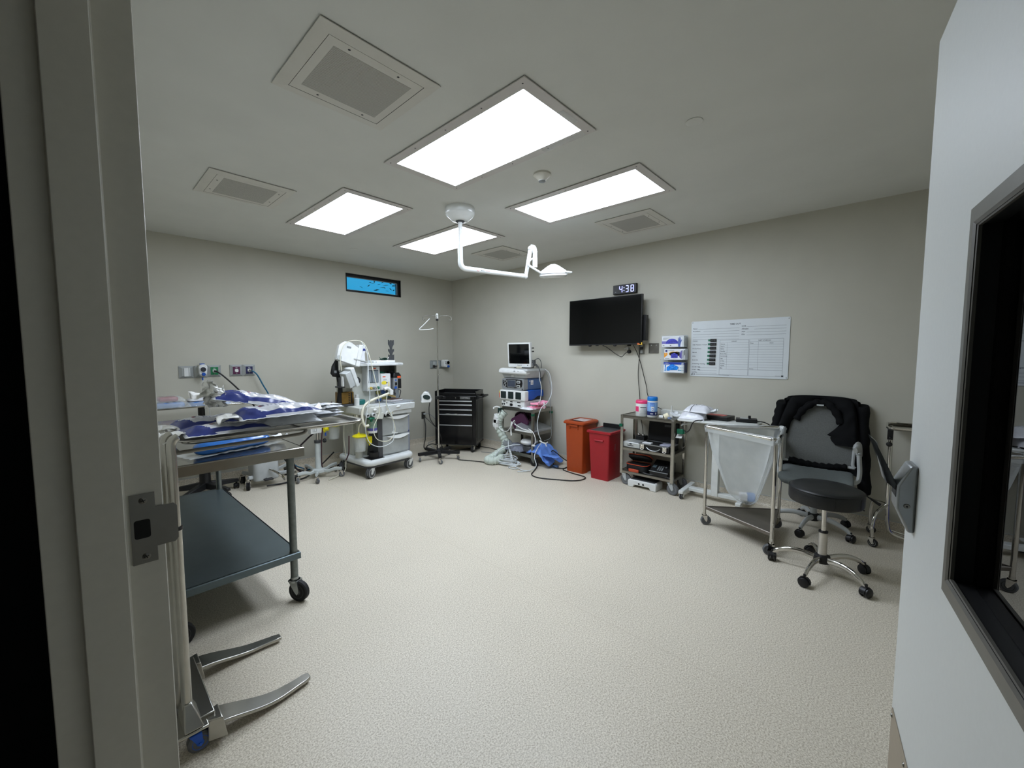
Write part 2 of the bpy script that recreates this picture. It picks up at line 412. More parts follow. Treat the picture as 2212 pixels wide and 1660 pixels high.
# the open door leaf; local x from the latch edge to the hinge, local -y towards the room centre
DW, DH = 1.13, 2.13
a0, a1, c0, c1 = .347, .88, 1.142, 1.68
b = MB()
b.box(0, a0, 0, .045, .012, DH); b.box(a1, DW, 0, .045, .012, DH); b.box(a0, a1, 0, .045, .012, c0); b.box(a0, a1, 0, .045, c1, DH)
door = struct('door_1', b, M_DOOR, smooth=0, loc=(1.246, -.039, 0), rot=(0, 0, rad(187.2)))
b = MB()                                          # vision panel trim
def ringpr(i0, i1, k0, k1, pr):
    R = []
    for (sx, sz) in ((0, 0), (1, 0), (1, 1), (0, 1)):
        R.append([((i0 + d) if sx == 0 else (i1 - d), yy, (k0 + d) if sz == 0 else (k1 - d)) for d, yy in pr])
    b.loft(R, caps=False, closed=True)
ringpr(a0 - .028, a1 + .028, c0 - .028, c1 + .028, [(0, 0), (.002, -.004), (.026, -.006), (.033, -.002), (.033, .002)])
tw = obj('window_trim', b, M_TRIM, door, smooth=30)
b = MB(); ringpr(a0 + .003, a1 - .003, c0 + .003, c1 - .003, [(0, -.004), (.0, .026), (.016, .027), (.016, .045), (-.004, .045)])
obj('glazing_stop', b, M_BAR, door, smooth=30)
obj('glass', MB().box(a0 + .004, a1 - .004, .022, .026, c0 + .004, c1 - .004), M_DGLASS, door, smooth=0)
M_KICK = mat('brown_kick_plate', (150, 138, 120), 0.4, 0.2, 0.04, 50)
kp = obj('kick_plate', MB().box(.012, DW - .03, -.0025, 0, .06, .685), M_KICK, door, bev=.001)
for xx, zz in ((.022, .672), (.16, .672), (.30, .672), (.022, .4)):
    s = MB(); s.lathe([(0, -.005), (.003, -.0048), (.0048, -.003), (.005, -.002)], (xx, 0, zz), 'y', 14); obj('screw', s, M_STEELD, kp)
# push-pull latch: wedge housing and bent paddle
M_SATIN = mat('satin_aluminium', (150, 154, 156), 0.36, 0.75, 0.03, 40)
h = MB(); zc = 1.20
pr = [(.0, zc + .062), (-.011, zc + .062), (-.030, zc + .018), (-.030, zc - .03), (-.010, zc - .078), (.0, zc - .078)]
h.loft([[(x, y, z) for y, z in pr] for x in (.028, .092)])
hd = obj('handle', h, M_SATIN, door, bev=.004)
s = MB(); s.lathe([(0, .0945), (.0042, .0945), (.0052, .092)], (0, -.014, zc - .022), 'x', 16); s.mi = 1; s.lathe([(0, .0952), (.002, .0952), (.002, .0945)], (0, -.014, zc - .022), 'x', 6)
obj('screw', s, [M_STEELD, M_BLACKM], hd)
obj('paddle_slot', MB().box(.036, .084, -.0308, -.024, zc - .008, zc + .016), M_BLACKM, hd, smooth=0)
p = MB(); path = [(-.026, zc + .002), (-.047, zc + .022), (-.066, zc + .104), (-.0705, zc + .108)]
top = [(y - .0022, z + .0022) for y, z in path]; bot = [(y + .0022, z - .0025) for y, z in path]
p.loft([[(x, y, z) for y, z in bot + top[::-1]] for x in (.040, .080)])
obj('paddle', p, M_SATIN, hd, bev=.001)

# ================= ceiling fixtures =================
def emis(name, rgb, strength):
    """prismatic acrylic lens lit from behind by tubes: bright and dim bands along its length and a fine prism grain"""
    m = bpy.data.materials.new(name); m.use_nodes = True; N = m.node_tree.nodes; L = m.node_tree.links; b = N['Principled BSDF']
    tc = N.new('ShaderNodeTexCoord'); sp = N.new('ShaderNodeSeparateXYZ'); L.new(tc.outputs['Object'], sp.inputs[0])
    def mth(op, a, bb):
        n = N.new('ShaderNodeMath'); n.operation = op
        for i, v in enumerate((a, bb)):
            if hasattr(v, 'is_linked') or hasattr(v, 'links'): L.new(v, n.inputs[i])
            elif v is not None: n.inputs[i].default_value = v
        return n.outputs[0]
    band = mth('SINE', mth('MULTIPLY', sp.outputs['X'], 2 * PI / 0.118), None)
    gx = mth('SINE', mth('MULTIPLY', sp.outputs['X'], 900.0), None); gy = mth('SINE', mth('MULTIPLY', sp.outputs['Y'], 900.0), None)
    v = mth('ADD', mth('MULTIPLY', band, 0.10), 1.0); v = mth('ADD', v, mth('MULTIPLY', mth('MULTIPLY', gx, gy), 0.12))
    b.inputs['Emission Color'].default_value = (*[lin(c) for c in rgb], 1); L.new(mth('MULTIPLY', v, strength), b.inputs['Emission Strength'])
    b.inputs['Base Color'].default_value = (.8, .8, .8, 1); b.inputs['Roughness'].default_value = .3
    return m
LENS = 20.0
M_LENS = emis('lit_prismatic_lens', (230, 240, 254), LENS)
M_FIX = mat('fixture_enamel', (196, 192, 188), 0.35, var=0.02)
M_GAP = mat('painted_gap_shade', (30, 30, 30), 0.8)  # near-black colour paints in the shade of the gaps round the ceiling frames
def ceiling_light(x, y, label):
    t = thing('ceiling_light', label, 'ceiling light', (x, y, ZC), 0, 'fluorescent troffers in the ceiling')
    b = MB(); b.mi = 1; b.box(-.300, .300, -.612, .612, -.005, 0)
    b.mi = 0
    for q in ((-.31, -.248, -.623, .623), (.248, .31, -.623, .623), (-.248, .248, -.623, -.561), (-.248, .248, .561, .623)):
        b.box(q[0], q[1], q[2], q[3], -.010, -.005)
    f = obj('frame', b, [M_FIX, M_GAP], t, smooth=0)
    for sx in (-1, 1):
        for sy in (-.585, -.3, 0, .3, .585): obj('screw', MB().lathe([(0, -.0115), (.004, -.011), (.005, -.010)], (sx * .28, sy, 0), 'z', 8), M_DGREY, f)
    obj('lens', MB().box(-.248, .248, -.561, .561, -.0085, -.0052), M_LENS, t, smooth=0)
    return t
for x, y, l in ((1.787, 1.92, 'nearest and largest-looking lit ceiling panel with strips of tape stuck on its frame'),
                (2.95, 1.92, 'lit ceiling panel right of the smoke detector, longest-looking one near the right wall'),
                (1.787, 3.763, 'lit ceiling panel between the white lamp mount and the perforated vent on the left'),
                (2.95, 3.763, 'lit ceiling panel crossed by the drop tube of the white surgical lamp')):
    ceiling_light(x, y, l)
tp = MB(); tp.grid(lambda u, v: (1.787 + .262 + .043 * v + .004 * math.sin(9 * u), 1.92 - .56 + .30 * u, ZC - .0108 - .002 * abs(math.sin(14 * u))), 24, 3)
tag(obj('tape_strip', tp, M_CLEAR), 'clear glossy tape strip stuck along the nearest ceiling light frame', 'tape')
tp = MB(); tp.grid(lambda u, v: (1.787 + .02 + .14 * u, 1.92 - .568 - .035 * v, ZC - .0108 - .002 * abs(math.sin(9 * u))), 16, 3)
tag(obj('tape_strip', tp, M_CLEAR), 'short clear tape scrap on the end of the nearest ceiling light frame', 'tape')
def perf(name):
    m = bpy.data.materials.new(name); m.use_nodes = True; N = m.node_tree.nodes; L = m.node_tree.links; b = N['Principled BSDF']
    tc = N.new('ShaderNodeTexCoord'); sp = N.new('ShaderNodeSeparateXYZ'); L.new(tc.outputs['Object'], sp.inputs[0])
    def mth(op, a, v):
        n = N.new('ShaderNodeMath'); n.operation = op; L.new(a, n.inputs[0])
        if isinstance(v, float): n.inputs[1].default_value = v
        elif v is not None: L.new(v, n.inputs[1])
        return n.outputs[0]
    k = PI / .0045
    g = mth('MULTIPLY', mth('ABSOLUTE', mth('SINE', mth('MULTIPLY', sp.outputs['X'], k), None), None), mth('ABSOLUTE', mth('SINE', mth('MULTIPLY', sp.outputs['Y'], k), None), None))
    r = N.new('ShaderNodeValToRGB'); r.color_ramp.elements[0].position = .48; r.color_ramp.elements[1].position = .6
    r.color_ramp.elements[0].color = (lin(188), lin(186), lin(178), 1); r.color_ramp.elements[1].color = (lin(70), lin(70), lin(66), 1)
    L.new(g, r.inputs[0]); L.new(r.outputs[0], b.inputs['Base Color']); b.inputs['Roughness'].default_value = .5
    return m
M_PERF = perf('perforated_enamel')
M_VENT = mat('vent_enamel', (200, 198, 190), 0.4, var=0.02)
def vent(x, y, label, rz=0):
    t = thing('ceiling_vent', label, 'ceiling vent', (x, y, ZC), rz, 'perforated air vents in the ceiling')
    b = MB(); e = .28
    b.mi = 1; b.box(-.268, .268, -.268, .268, -.004, 0); b.mi = 0
    R = []
    for d, z in ((0, -.004), (0, -.008), (.055, -.014)):
        R.append([(-e + d, -e + d, z), (e - d, -e + d, z), (e - d, e - d, z), (-e + d, e - d, z)])
    b.loft(R, caps=False)
    obj('frame', b, [M_VENT, M_GAP], t, smooth=0)
    p = MB(); p.mi = 1; p.box(-.226, .226, -.226, .226, -.0112, -.005); p.mi = 0; p.box(-.2225, .2225, -.2225, .2225, -.0135, -.0112)
    pn = obj('panel', p, [M_VENT, M_GAP], t, smooth=0)
    obj('grille', MB().box(-.175, .175, -.185, .185, -.0142, -.0135), M_PERF, t, smooth=0)
    for sx, sy in ((-.2, -.1), (-.2, .13), (.2, -.13), (.2, .1)):
        s = MB(); s.lathe([(0, -.0155), (.003, -.0155), (.006, -.0135)], (sx, sy, 0), 'z', 12); obj('screw', s, M_DGREY, pn)
    return t
vent(.982, 1.92, 'large-looking perforated ceiling vent nearest the door, left of the nearest lit panel', 90)
vent(.982, 3.763, 'perforated ceiling vent above the wall gas outlets, leftmost of the vents')
vent(3.795, 1.90, 'perforated ceiling vent near the right wall above the wall television', 90)
vent(3.795, 3.70, 'ceiling vent behind the white surgical lamp arm, nearest the room corner', 90)
b = MB(); b.lathe([(.062, 0), (.062, -.012), (.055, -.018), (.045, -.024), (.032, -.040), (.024, -.044), (.024, -.050), (.0, -.050)], (0, 0, 0), 'z', 32)
t = thing('smoke_detector', 'round white smoke detector on the ceiling beside the lit panels', 'smoke detector', (2.34, 1.887, ZC)); obj('housing', b, mat('ivory_plastic', (205, 203, 193), .45), t)
b = MB(); b.lathe([(.025, -.049), (.025, -.053), (.02, -.056), (0, -.056)], (0, 0, 0), 'z', 24); obj('sensor_cap', b, M_MGREY, t)
def cap(x, y, label):
    b = MB(); b.lathe([(.044, -.001), (.044, -.004), (.038, -.006), (0, -.006)], (0, 0, 0), 'z', 32)
    o = obj('sprinkler_cover', b, M_CEIL, loc=(x, y, ZC)); tag(o, label, 'sprinkler cover', 'flush sprinkler covers')
cap(2.398, .862, 'flush round sprinkler cover on the ceiling at right of the lit panels')
cap(2.392, 4.857, 'flush round sprinkler cover on the ceiling above the high window wall')
# ---- surgical lamp
M_LAMP = mat('white_lamp_enamel', (224, 227, 226), 0.22, coat=0.3, var=0.02)
t = thing('surgical_lamp', 'white jointed surgical lamp hanging from a round ceiling mount', 'surgical lamp', (2.38, 2.84, ZC))
b = MB(); b.lathe([(.128, 0), (.128, -.052), (.122, -.066), (.072, -.108), (.045, -.112), (0, -.112)], (0, 0, 0), 'z', 40); cn = obj('ceiling_mount', b, M_LAMP, t)
b = MB(); b.lathe([(.036, -.110), (.04, -.114), (.036, -.120), (.024, -.122)], (0, 0, 0), 'z', 28); obj('mount_ring', b, M_DGREY, cn)
b = MB(); b.cyl((0, 0, -.112), (0, 0, -.33), .0185, 20); b.cyl((0, 0, -.33), (0, 0, -.44), .0225, 20); b.lathe([(.0232, -.438), (.0232, -.442)], (0, 0, 0), 'z', 20)
obj('drop_tube', b, M_LAMP, t)
ze = 2.250 - ZC; E = Vector((.66, -.19, ze - .002)); d = unit((E.x, E.y, 0))
b = MB(); b.tube([(0, 0, -.442)] + [tuple(Vector((0, 0, ze + .055)) + d * (.055 - .055 * math.cos(rad(a))) + Vector((0, 0, -.055 * math.sin(rad(a))))) for a in range(0, 91, 15)] + [tuple(d * .09 + Vector((0, 0, ze)))], .024, 18); obj('elbow', b, M_LAMP, t)
b = MB(); b.tube([tuple(d * .085 + Vector((0, 0, ze))), tuple(E - d * .06)], [.024, .020], 18); b.tube([tuple(E - d * .062), tuple(E - d * .02)], .022, 18)
ar = obj('arm', b, M_LAMP, t)
b = MB(); nx = Vector((d.y, -d.x, 0)); Mt = face(tuple(d * .16 + nx * .0242 + Vector((0, 0, ze - .006))), tuple(d), (0, 0, 1))
b.mi = 0; b.T = Mt; b.loft([[(.012 * math.cos(a) + .004, .008 * math.sin(a) + .004, 0) for a in [rad(190 + 160 * k / 8) for k in range(9)]] + [(.008 * math.cos(a) + .004, .005 * math.sin(a) + .004, 0) for a in [rad(350 - 160 * k / 8) for k in range(9)]],
        [(.012 * math.cos(a) + .004, .008 * math.sin(a) + .004, .0006) for a in [rad(190 + 160 * k / 8) for k in range(9)]] + [(.008 * math.cos(a) + .004, .005 * math.sin(a) + .004, .0006) for a in [rad(350 - 160 * k / 8) for k in range(9)]]])
b.T = Matrix(); b.mi = 1; b.text('Bovie', Mt @ TR(.03, .002, 0), .016); b.mi = 0; b.text('MI 1000', Mt @ TR(.085, .002, 0), .012)
obj('lettering', b, [mat('red_print', (190, 60, 50), .5), M_INK], ar, smooth=0)
# joint, spring arm, drop cylinder, yoke, lamp head
K = E + Vector((.02, -.045, .26)); b = MB()
b.ball(tuple(E), .022, .022, .026); b.tube([tuple(E + Vector((0, 0, -.01))), tuple(E * .35 + K * .65), tuple(K)], [.017, .019, .021], 14)
obj('spring_arm', b, M_LAMP, t)
b = MB(); b.ball(tuple(K), .027); Q = K + Vector((.03, -.03, -.012))
b.tube(spl([tuple(K + Vector((0, 0, .012))), tuple(K + Vector((.022, -.02, .008))), tuple(Q + Vector((0, 0, -.03)))], 5), .024, 16); b.cyl(tuple(Q + Vector((0, 0, -.03))), tuple(Q + Vector((0, 0, -.075))), .0215, 18)
obj('knuckle', b, M_LAMP, t)
b = MB(); b.cyl(tuple(Q + Vector((0, 0, -.075))), tuple(Q + Vector((0, 0, -.165))), .0235, 18); obj('drop_cylinder', b, M_LAMP, t)
H = Vector((.80, -.42, 2.275 - ZC)); Mh = TR(*H) @ Matrix.Rotation(rad(9), 4, Vector((.45, -.9, 0))) @ RZ(-20)
b = MB(); b.T = Mh; b.lathe([(0, .072), (.026, .074), (.032, .070), (.05, .062), (.122, .014), (.13, .002), (.13, -.012)], (0, 0, 0), 'z', 36); b.mi = 1; b.lathe([(.131, -.012), (.131, -.017)], (0, 0, 0), 'z', 36); b.mi = 0
b.lathe([(.132, -.017), (.134, -.03), (.122, -.044), (.09, -.05), (0, -.05)], (0, 0, 0), 'z', 36); b.mi = 1; b.lathe([(0, .0765), (.016, .0765), (.019, .073)], (0.004, 0, 0), 'z', 20)
for k in range(8):
    a = rad(45 * k + 10); b.mi = 0
hd = obj('lamp_head', b, [M_LAMP, M_DGREY], t)
b = MB(); b.T = Mh; b.tube(spl([(.128 * math.cos(rad(a)), .128 * math.sin(rad(a)), 0) if i in (0, 4) else (.172 * math.cos(rad(a)), .172 * math.sin(rad(a)), -.008) for i, a in enumerate((-62, -52, -30, -8, 2))], 6), .008, 10); obj('handle', b, M_LAMP, hd)
q0 = Q + Vector((0, 0, -.085)); q2 = Mh @ Vector((-.125, .03, 0)); side = unit((-.73, .68, 0))
b = MB(); b.tube(spl([tuple(q0), tuple(q0 + side * .035 + Vector((0, 0, -.004))), tuple(q0 + side * .066 + Vector((0, 0, -.05))), tuple(q2 + side * .05 + Vector((0, 0, .03))), tuple(q2)], 7), .0105, 12); obj('yoke', b, M_LAMP, t)
# ================= left side: prep table, instrument stands, packs, wall gas outlets =================
# ---- stainless prep table along the door wall
t = thing('prep_table', 'long stainless steel prep table with a grey undershelf, along the door wall', 'table', (0.515, 3.435, 0), 0.9)
hx, hy, zt = .375, .915, .945
b = MB(); pr = [(0, -.052), (0, -.006), (-.006, 0), (-.03, 0), (-.03, -.0015), (-.008, -.0015), (-.0015, -.008), (-.0015, -.052)]
b.box(-hx + .004, hx - .004, -hy + .004, hy - .004, zt - .003, zt)
def skirt(hx, hy, z, dep):
    R = []
    for cx, cy in ((hx, hy), (-hx, hy), (-hx, -hy), (hx, -hy)):
        sx, sy = (1 if cx > 0 else -1), (1 if cy > 0 else -1)
        R.append([(cx - sx * d, cy - sy * d, z + dz) for d, dz in ((.02, -dep), (0, -dep), (0, -.006), (.006, 0), (.012, 0), (.012, -.003), (.0025, -.006), (.0025, -dep + .0025), (.02, -dep + .0025))])
    return R
b.loft(skirt(hx, hy, zt, .056), caps=False, closed=True)
M_TTOP = mat('table_top_steel', (150, 148, 142), 0.16, 1.0, 0.04, 20)
obj('table_top', b, M_TTOP, t, smooth=30)
b = MB(); zs = .305; hx2, hy2 = .345, .885
b.box(-hx2 + .004, hx2 - .004, -hy2 + .004, hy2 - .004, zs - .003, zs); b.loft(skirt(hx2, hy2, zs, .042), caps=False, closed=True)
M_SHELF = mat('galvanised_shelf', (96, 108, 112), 0.38, 0.75, 0.05, 6)
obj('undershelf', b, M_SHELF, t, smooth=30)
for sx in (1, -1):
    for sy in (-1, 1):
        x, y = (.315 if sx > 0 else -.262), sy * .855
        b = MB(); b.cyl((x, y, .135), (x, y, zt - .01), .0205, 20)
        b.mi = 1; b.lathe([(.0255, .258), (.0275, .262), (.0275, .302), (.0255, .306)], (x, y, 0), 'z', 20); b.box(x + sx * .0 - .018, x + .018, y - .029 if sy < 0 else y + .02, y - .02 if sy < 0 else y + .029, .272, .292)
        lg = obj('leg', b, [M_GALV, M_STEELD], t)
        caster(lg, x, y, .063, .034, .150, -60 if sx > 0 else 5, M_RUBBER, M_LGREY if False else mat('zinc_plate', (170, 174, 172), .35, .9), M_DGREY, lean=.45)
# ---- wide instrument stand in front (two tray posts, fork base)
t = thing('instrument_stand', 'tall stainless instrument stand by the door with a pack-covered tray and forked base', 'instrument stand', (.245, 1.95, 0))
ox, oy = -.245, -1.95
T0 = TR(ox, oy, 0)
tx0, tx1, ty0, ty1, tz = .255, .945, 1.89, 2.34, 1.170
b = MB(); b.T = T0 @ TR(.6, 2.115, 0)
hx, hy = (tx1 - tx0) / 2, (ty1 - ty0) / 2
R = []
for d, z in ((.03, -.016), (.008, -.016), (.0, -.010), (-.0, 0), (-.014, .003), (-.016, .0), (-.013, -.003), (.0025, -.003), (.010, -.0135), (.03, -.0135)):
    R.append([(x, y, tz + z) for x, y in rrect(0, 0, 2 * hx - 2 * d, 2 * hy - 2 * d, .05)])
b.loft(R, caps=False); b.loft([[(x, y, tz + z) for x, y in rrect(0, 0, 2 * hx - .06, 2 * hy - .06, .03)] for z in (-.016, -.0135)])
obj('tray', b, M_STEEL, t, smooth=50)
b = MB(); b.T = T0                                  # U tube frame carrying the tray, coming off the posts
for y in (1.905, 2.325):
    b.tube(spl([(.24, y, 1.128), (.40, y, 1.132), (.62, y, 1.136), (.675, y, 1.139), (.69, y, 1.147), (.692, y, 1.156)], 4), .0075, 10)
b.tube([(.245, 1.905, 1.128), (.245, 2.325, 1.128)], .0075, 10); b.tube(spl([(.692, 1.905, 1.152), (.692, 2.0, 1.154), (.692, 2.2, 1.154), (.692, 2.325, 1.152)], 3), .006, 8)
obj('tray_frame', b, M_STEELD, t)
for y, l in ((1.875, 0), (1.955, 1)):
    b = MB(); b.T = T0 @ TR(.222 - .008 * l, y, 0)
    b.cyl((0, 0, .13), (0, 0, .86), .0165, 20); b.cyl((0, 0, .86), (0, 0, 1.13), .0145, 18)
    b.tube(spl([(0, 0, 1.12), (0, 0, 1.165), (.008, 0, 1.185), (.022, 0, 1.193)], 4), [.0145] * 12 + [.008], 16)
    p = obj('post', b, M_STEEL, t)
    c = MB(); c.T = T0 @ TR(.222 - .008 * l, y, 0); c.lathe([(.0168, .852), (.0195, .854), (.0195, .864), (.0168, .866)], (0, 0, 0), 'z', 20); obj('collar', c, M_BLACK, p)
b = MB(); b.T = T0                                  # base casting with rear wheel and two flat tines
b.loft([[(.16, y, .10) for y in ()] or [(.15, 1.80, z), (.275, 1.80, z), (.275, 2.27, z), (.15, 2.27, z)] for z in (.10, .112)])
b.prism([(.225, 1.84), (.300, 1.84), (.300, 2.25), (.225, 2.25)], .105, .125)
for y in (1.845, 2.245): b.prism([(.27, y - .03), (.33, y - .05), (.33, y + .05), (.27, y + .03)], .03, .112, (.75, .9, .28, y))
b.loft([[(.20, 1.80, .115), (.26, 1.80, .115), (.26, 1.95, .115), (.20, 1.95, .115)], [(.21, 1.855, .19), (.235, 1.855, .19), (.235, 1.9, .19), (.21, 1.9, .19)]])
obj('base', b, M_STEEL, t, bev=.004)
for yc, s in ((1.885, 1), (2.265, 1)):
    b = MB(); b.T = T0; n = 16; L0 = []; R0 = []
    for k in range(n + 1):
        u = k / n; x = .275 + .385 * u; cyy = yc - .018 * math.sin(PI * u) * (1 if yc < 2 else -1); wd = .052 - .030 * min(1, u * 1.15) + .002
        if u > .95: wd *= .7
        z = .078 - .050 * (1 - math.cos(PI * min(1, u * 1.4))) / 2
        L0.append((x, cyy - wd, z)); R0.append((x, cyy + wd, z))
    b.loft([[L0[k], R0[k], (R0[k][0], R0[k][1], R0[k][2] - .016), (L0[k][0], L0[k][1], L0[k][2] - .016)] for k in range(n + 1)])
    b.cyl((.283, yc - .05, .082), (.283, yc + .05, .082), .006, 10)
    obj('tine', b, M_STEEL, t, bev=.003)
M_BLUEC = mat('blue_caster', (18, 84, 190), .4)
caster(t, .235 + ox, 1.845 + oy, .038, .036, .100, 0, M_GREYR, M_BLUEC, M_BLUEC, lean=.35)
caster(t, .200 + ox, 2.225 + oy, .038, .036, .100, 200, M_GREYR, M_BLUEC, M_BLUEC, lean=.35)
# ---- sterile packs: pillow with crimped film ends
M_PKW = mat('pack_white', (208, 210, 216), 0.22, var=0.05, scale=26, bump=0.35)
M_PKN = mat('pack_navy', (50, 62, 128), 0.24, var=0.12, scale=26, bump=0.35)
M_PKB = mat('pack_blue_wrap', (34, 96, 168), 0.2, var=0.14, scale=22, bump=0.5)
M_PKM = mat('pack_maroon', (112, 62, 78), 0.3, var=0.1, scale=22, bump=0.3)
M_PKR = mat('pack_red', (140, 26, 40), 0.3, var=0.1, scale=22, bump=0.3)
M_TAIL = mat('wrap_tail', (230, 230, 226), 0.45, var=0.05, scale=30, bump=0.5)
def pillow(b, L, Wd, H, seed, mif, nu=64, nv=44, crumple=.004):
    def top(u, v):
        x, y = (u - .5) * L, (v - .5) * Wd
        e = (1 - abs(2 * u - 1) ** 5) * (1 - abs(2 * v - 1) ** 2.2); e = max(0, e) ** .8
        n = noise3(x * 16 + seed, y * 16, seed) * crumple * 2 + noise3(x * 45, y * 45 + seed, 2.0) * crumple * .8
        edge = min(u, 1 - u, v, 1 - v)
        return (x * (1 + .02 * noise3(y * 9, seed, 0)), y * (1 + .04 * noise3(x * 9, seed, 5)), H * e + n * min(1, edge * 9) + .002)
    b.grid(top, nu, nv, mif)
    b.grid(lambda u, v: ((u - .5) * L, (v - .5) * Wd, 0.0), 8, 6, lambda u, v: 0)
    bd = []
    return b
def tailmesh(b, seed, ln, w0, w1, up=.0, n=14):
    def f(u, v):
        w = w0 + (w1 - w0) * u
        y = (v - .5) * w; x = -ln * u
        return (x + .012 * noise3(y * 20, u * 4, seed), y, up * u * u + .02 * math.sin(9 * v + seed + 3 * u) * u * (1 - .4 * u) + .006 * noise3(x * 40, y * 40, seed))
    b.grid(f, n, n); return b
def navy_pack(name, label, loc, rotz, L, Wd, H, seed, tilt=0.0, roll=0.0, tail=.07, band=.15, diag=.22, group='navy and white sterile packs', maroon=True):
    t = thing(name, label, 'sterile pack', loc, 0, group, rot=(rad(roll), rad(tilt), rad(rotz)))
    def mif(u, v):
        if v < band and u > .03 and v > .05: return 1
        if u < diag - (v - .3) * .22 and u > .03 and v < .93: return 1
        if .06 < (u - diag) < .34 and .38 < v < .60:
            k = int((u - diag) * 60)
            if k % 3 == 0 and v < .56: return 3
            if .05 < (u - diag) < .12: return 4
        if .40 < u < .9 and .42 < v < .66 and int(v * 44) % 3 == 0 and int(u * 40) % 5: return 3
        if maroon and v > .82 and .35 < u < .82: return 4
        return 0
    b = MB(); pillow(b, L, Wd, H, seed, mif); obj('wrapper', b, [M_PKW, M_PKN, M_PKB, mat('pack_print', (96, 100, 116), .4), M_PKM], t, smooth=60)
    b = MB(); b.T = TR(-L / 2 + .012, 0, .012); tailmesh(b, seed, tail, Wd * .55, Wd * .8, -.012); obj('tail', b, M_TAIL, t, solid=.0006, smooth=60)
    b = MB(); b.T = TR(L / 2 - .012, 0, .008) @ RZ(180); tailmesh(b, seed + 4, .05, Wd * .6, Wd * .85, .006); obj('tail', b, M_FILM, t, solid=.0006, smooth=60)
    b = MB(); b.grid(lambda u, v: ((u - .5) * (L + .01), -Wd / 2 - .016 + .02 * v, .003 + .003 * noise3(u * 20, seed, 1)), 40, 2); obj('seal_edge', b, M_PAPER, t, solid=.0008)
    return t
navy_pack('sterile_pack', 'navy and white sterile pack lying on the front left edge of the tall tray', (.415, 2.02, 1.176), 3, .30, .20, .030, 1.3, diag=.26)
navy_pack('sterile_pack', 'navy and white sterile pack at the back left of the tall tray, with maroon strip', (.395, 2.215, 1.176), 10, .27, .17, .040, 5.1, diag=.2)
navy_pack('sterile_pack', 'navy and white sterile pack tilted up on its left end, topmost of the pile', (.575, 2.165, 1.262), -6, .36, .2, .045, 8.2, tilt=12, tail=.085, diag=.3)
navy_pack('sterile_pack', 'navy and white sterile pack lying level in front of the tilted one', (.605, 1.995, 1.226), 1, .33, .2, .042, 11.7, tilt=-1, diag=.22)
# crumpled white bag between, under the upper packs
t = thing('folded_drape_pack', 'flat white wrapped drape pack squeezed under the two upper navy packs', 'drape pack', (.66, 2.07, 1.176))
b = MB(); pillow(b, .26, .22, .05, 21.0, lambda u, v: 0, crumple=.006); obj('wrapper', b, M_FILM, t, smooth=60)
# upright crumpled tail standing at the left end of the tilted pack
t = thing('crumpled_wrap', 'crumpled white wrap sticking up at the left end of the tilted navy pack', 'wrapping', (.405, 2.13, 1.262))
b = MB(); b.grid(lambda u, v: ((u - .5) * .075 + .018 * noise3(u * 9, v * 6, 3.0), .02 * math.sin(5 * u + 2 * v) + .03 * noise3(u * 8, v * 8, 9.0), .10 * v + .02 * v * math.sin(6 * u)), 22, 22); obj('sheet', b, M_TAIL, t, solid=.0008, smooth=60)
# pile of peel pouches on the right end of the tray
pr = random.Random(5)
plabs = ['white sterile peel pouch at the bottom of the pile on the tray right end', 'white sterile peel pouch second from the bottom on the tray right end', 'white peel pouch turned crosswise in the middle of the pile on the tray right end',
         'white peel pouch second from the top on the tray right end', 'topmost white peel pouch of the pile on the tray right end']
for k in range(5):
    x, y, rz = .825 + pr.uniform(-.015, .02), 2.09 + pr.uniform(-.03, .05), pr.uniform(-18, 22) + (60 if k == 2 else 0)
    t = thing('peel_pouch', plabs[k], 'sterile pouch', (x, y, 1.177 + .0125 * k), rz, 'peel pouches piled on the tray')
    b = MB(); sd = 30 + 7 * k
    pillow(b, .185, .13, .013, sd, lambda u, v: 1 if (.12 < u < .6 and .35 < v < .65 and int(v * 30) % 3 == 0) else 0, 30, 22, .004)
    obj('pouch', b, [mat('pouch_paper', (216, 219, 224), .3, var=.04, scale=30, bump=.4), mat('pouch_print', (130, 140, 176), .5)], t, smooth=60)
    b = MB(); b.T = TR(.01, -.01, .012); b.grid(lambda u, v: ((u - .5) * .15, (v - .5) * .09, .004 * math.sin(PI * u) + .004 * noise3(u * 7, v * 7, sd)), 16, 12); obj('film', b, M_FILM, t, solid=.0004, smooth=60)
# blue wrapped roll on the prep table, under the tray
t = thing('blue_wrapped_pack', 'long bright blue pack in clear film lying on the prep table under the tray', 'sterile pack', (.60, 2.74, .947), 14)
b = MB()
for k in range(1):
    R = []
    for i in range(25):
        u = i / 24; rr = (.046 * (1 - abs(2 * u - 1) ** 6) ** .5 + .003); x = (u - .5) * .40
        R.append([(x, rr * 1.35 * math.cos(a) + .003 * noise3(x * 20, a, 4), .033 + min(.033, rr * .75) * math.sin(a) + .002 * noise3(x * 26, a * 2, 8)) for a in [2 * PI * j / 20 for j in range(20)]])
    b.loft(R)
obj('roll', b, M_PKB, t, smooth=70)
b = MB(); b.grid(lambda u, v: ((u - .5) * .50, (v - .5) * .17, .004 + .010 * abs(noise3(u * 9, v * 9, 2))), 30, 14); obj('film', b, M_CLEAR, t, smooth=60)
b = MB(); b.T = TR(.2, 0, .022); b.T = b.T @ RZ(180); tailmesh(b, 3, .09, .06, .11, .012); obj('tail', b, M_FILM, t, solid=.0006)
b = MB(); b.T = TR(.205, -.03, .0455); b.T = b.T @ Matrix.Rotation(rad(8), 4, 'Y'); b.box(0, .05, -.02, .02, 0, .0008); obj('paper_label', b, M_PAPER, t, smooth=0)
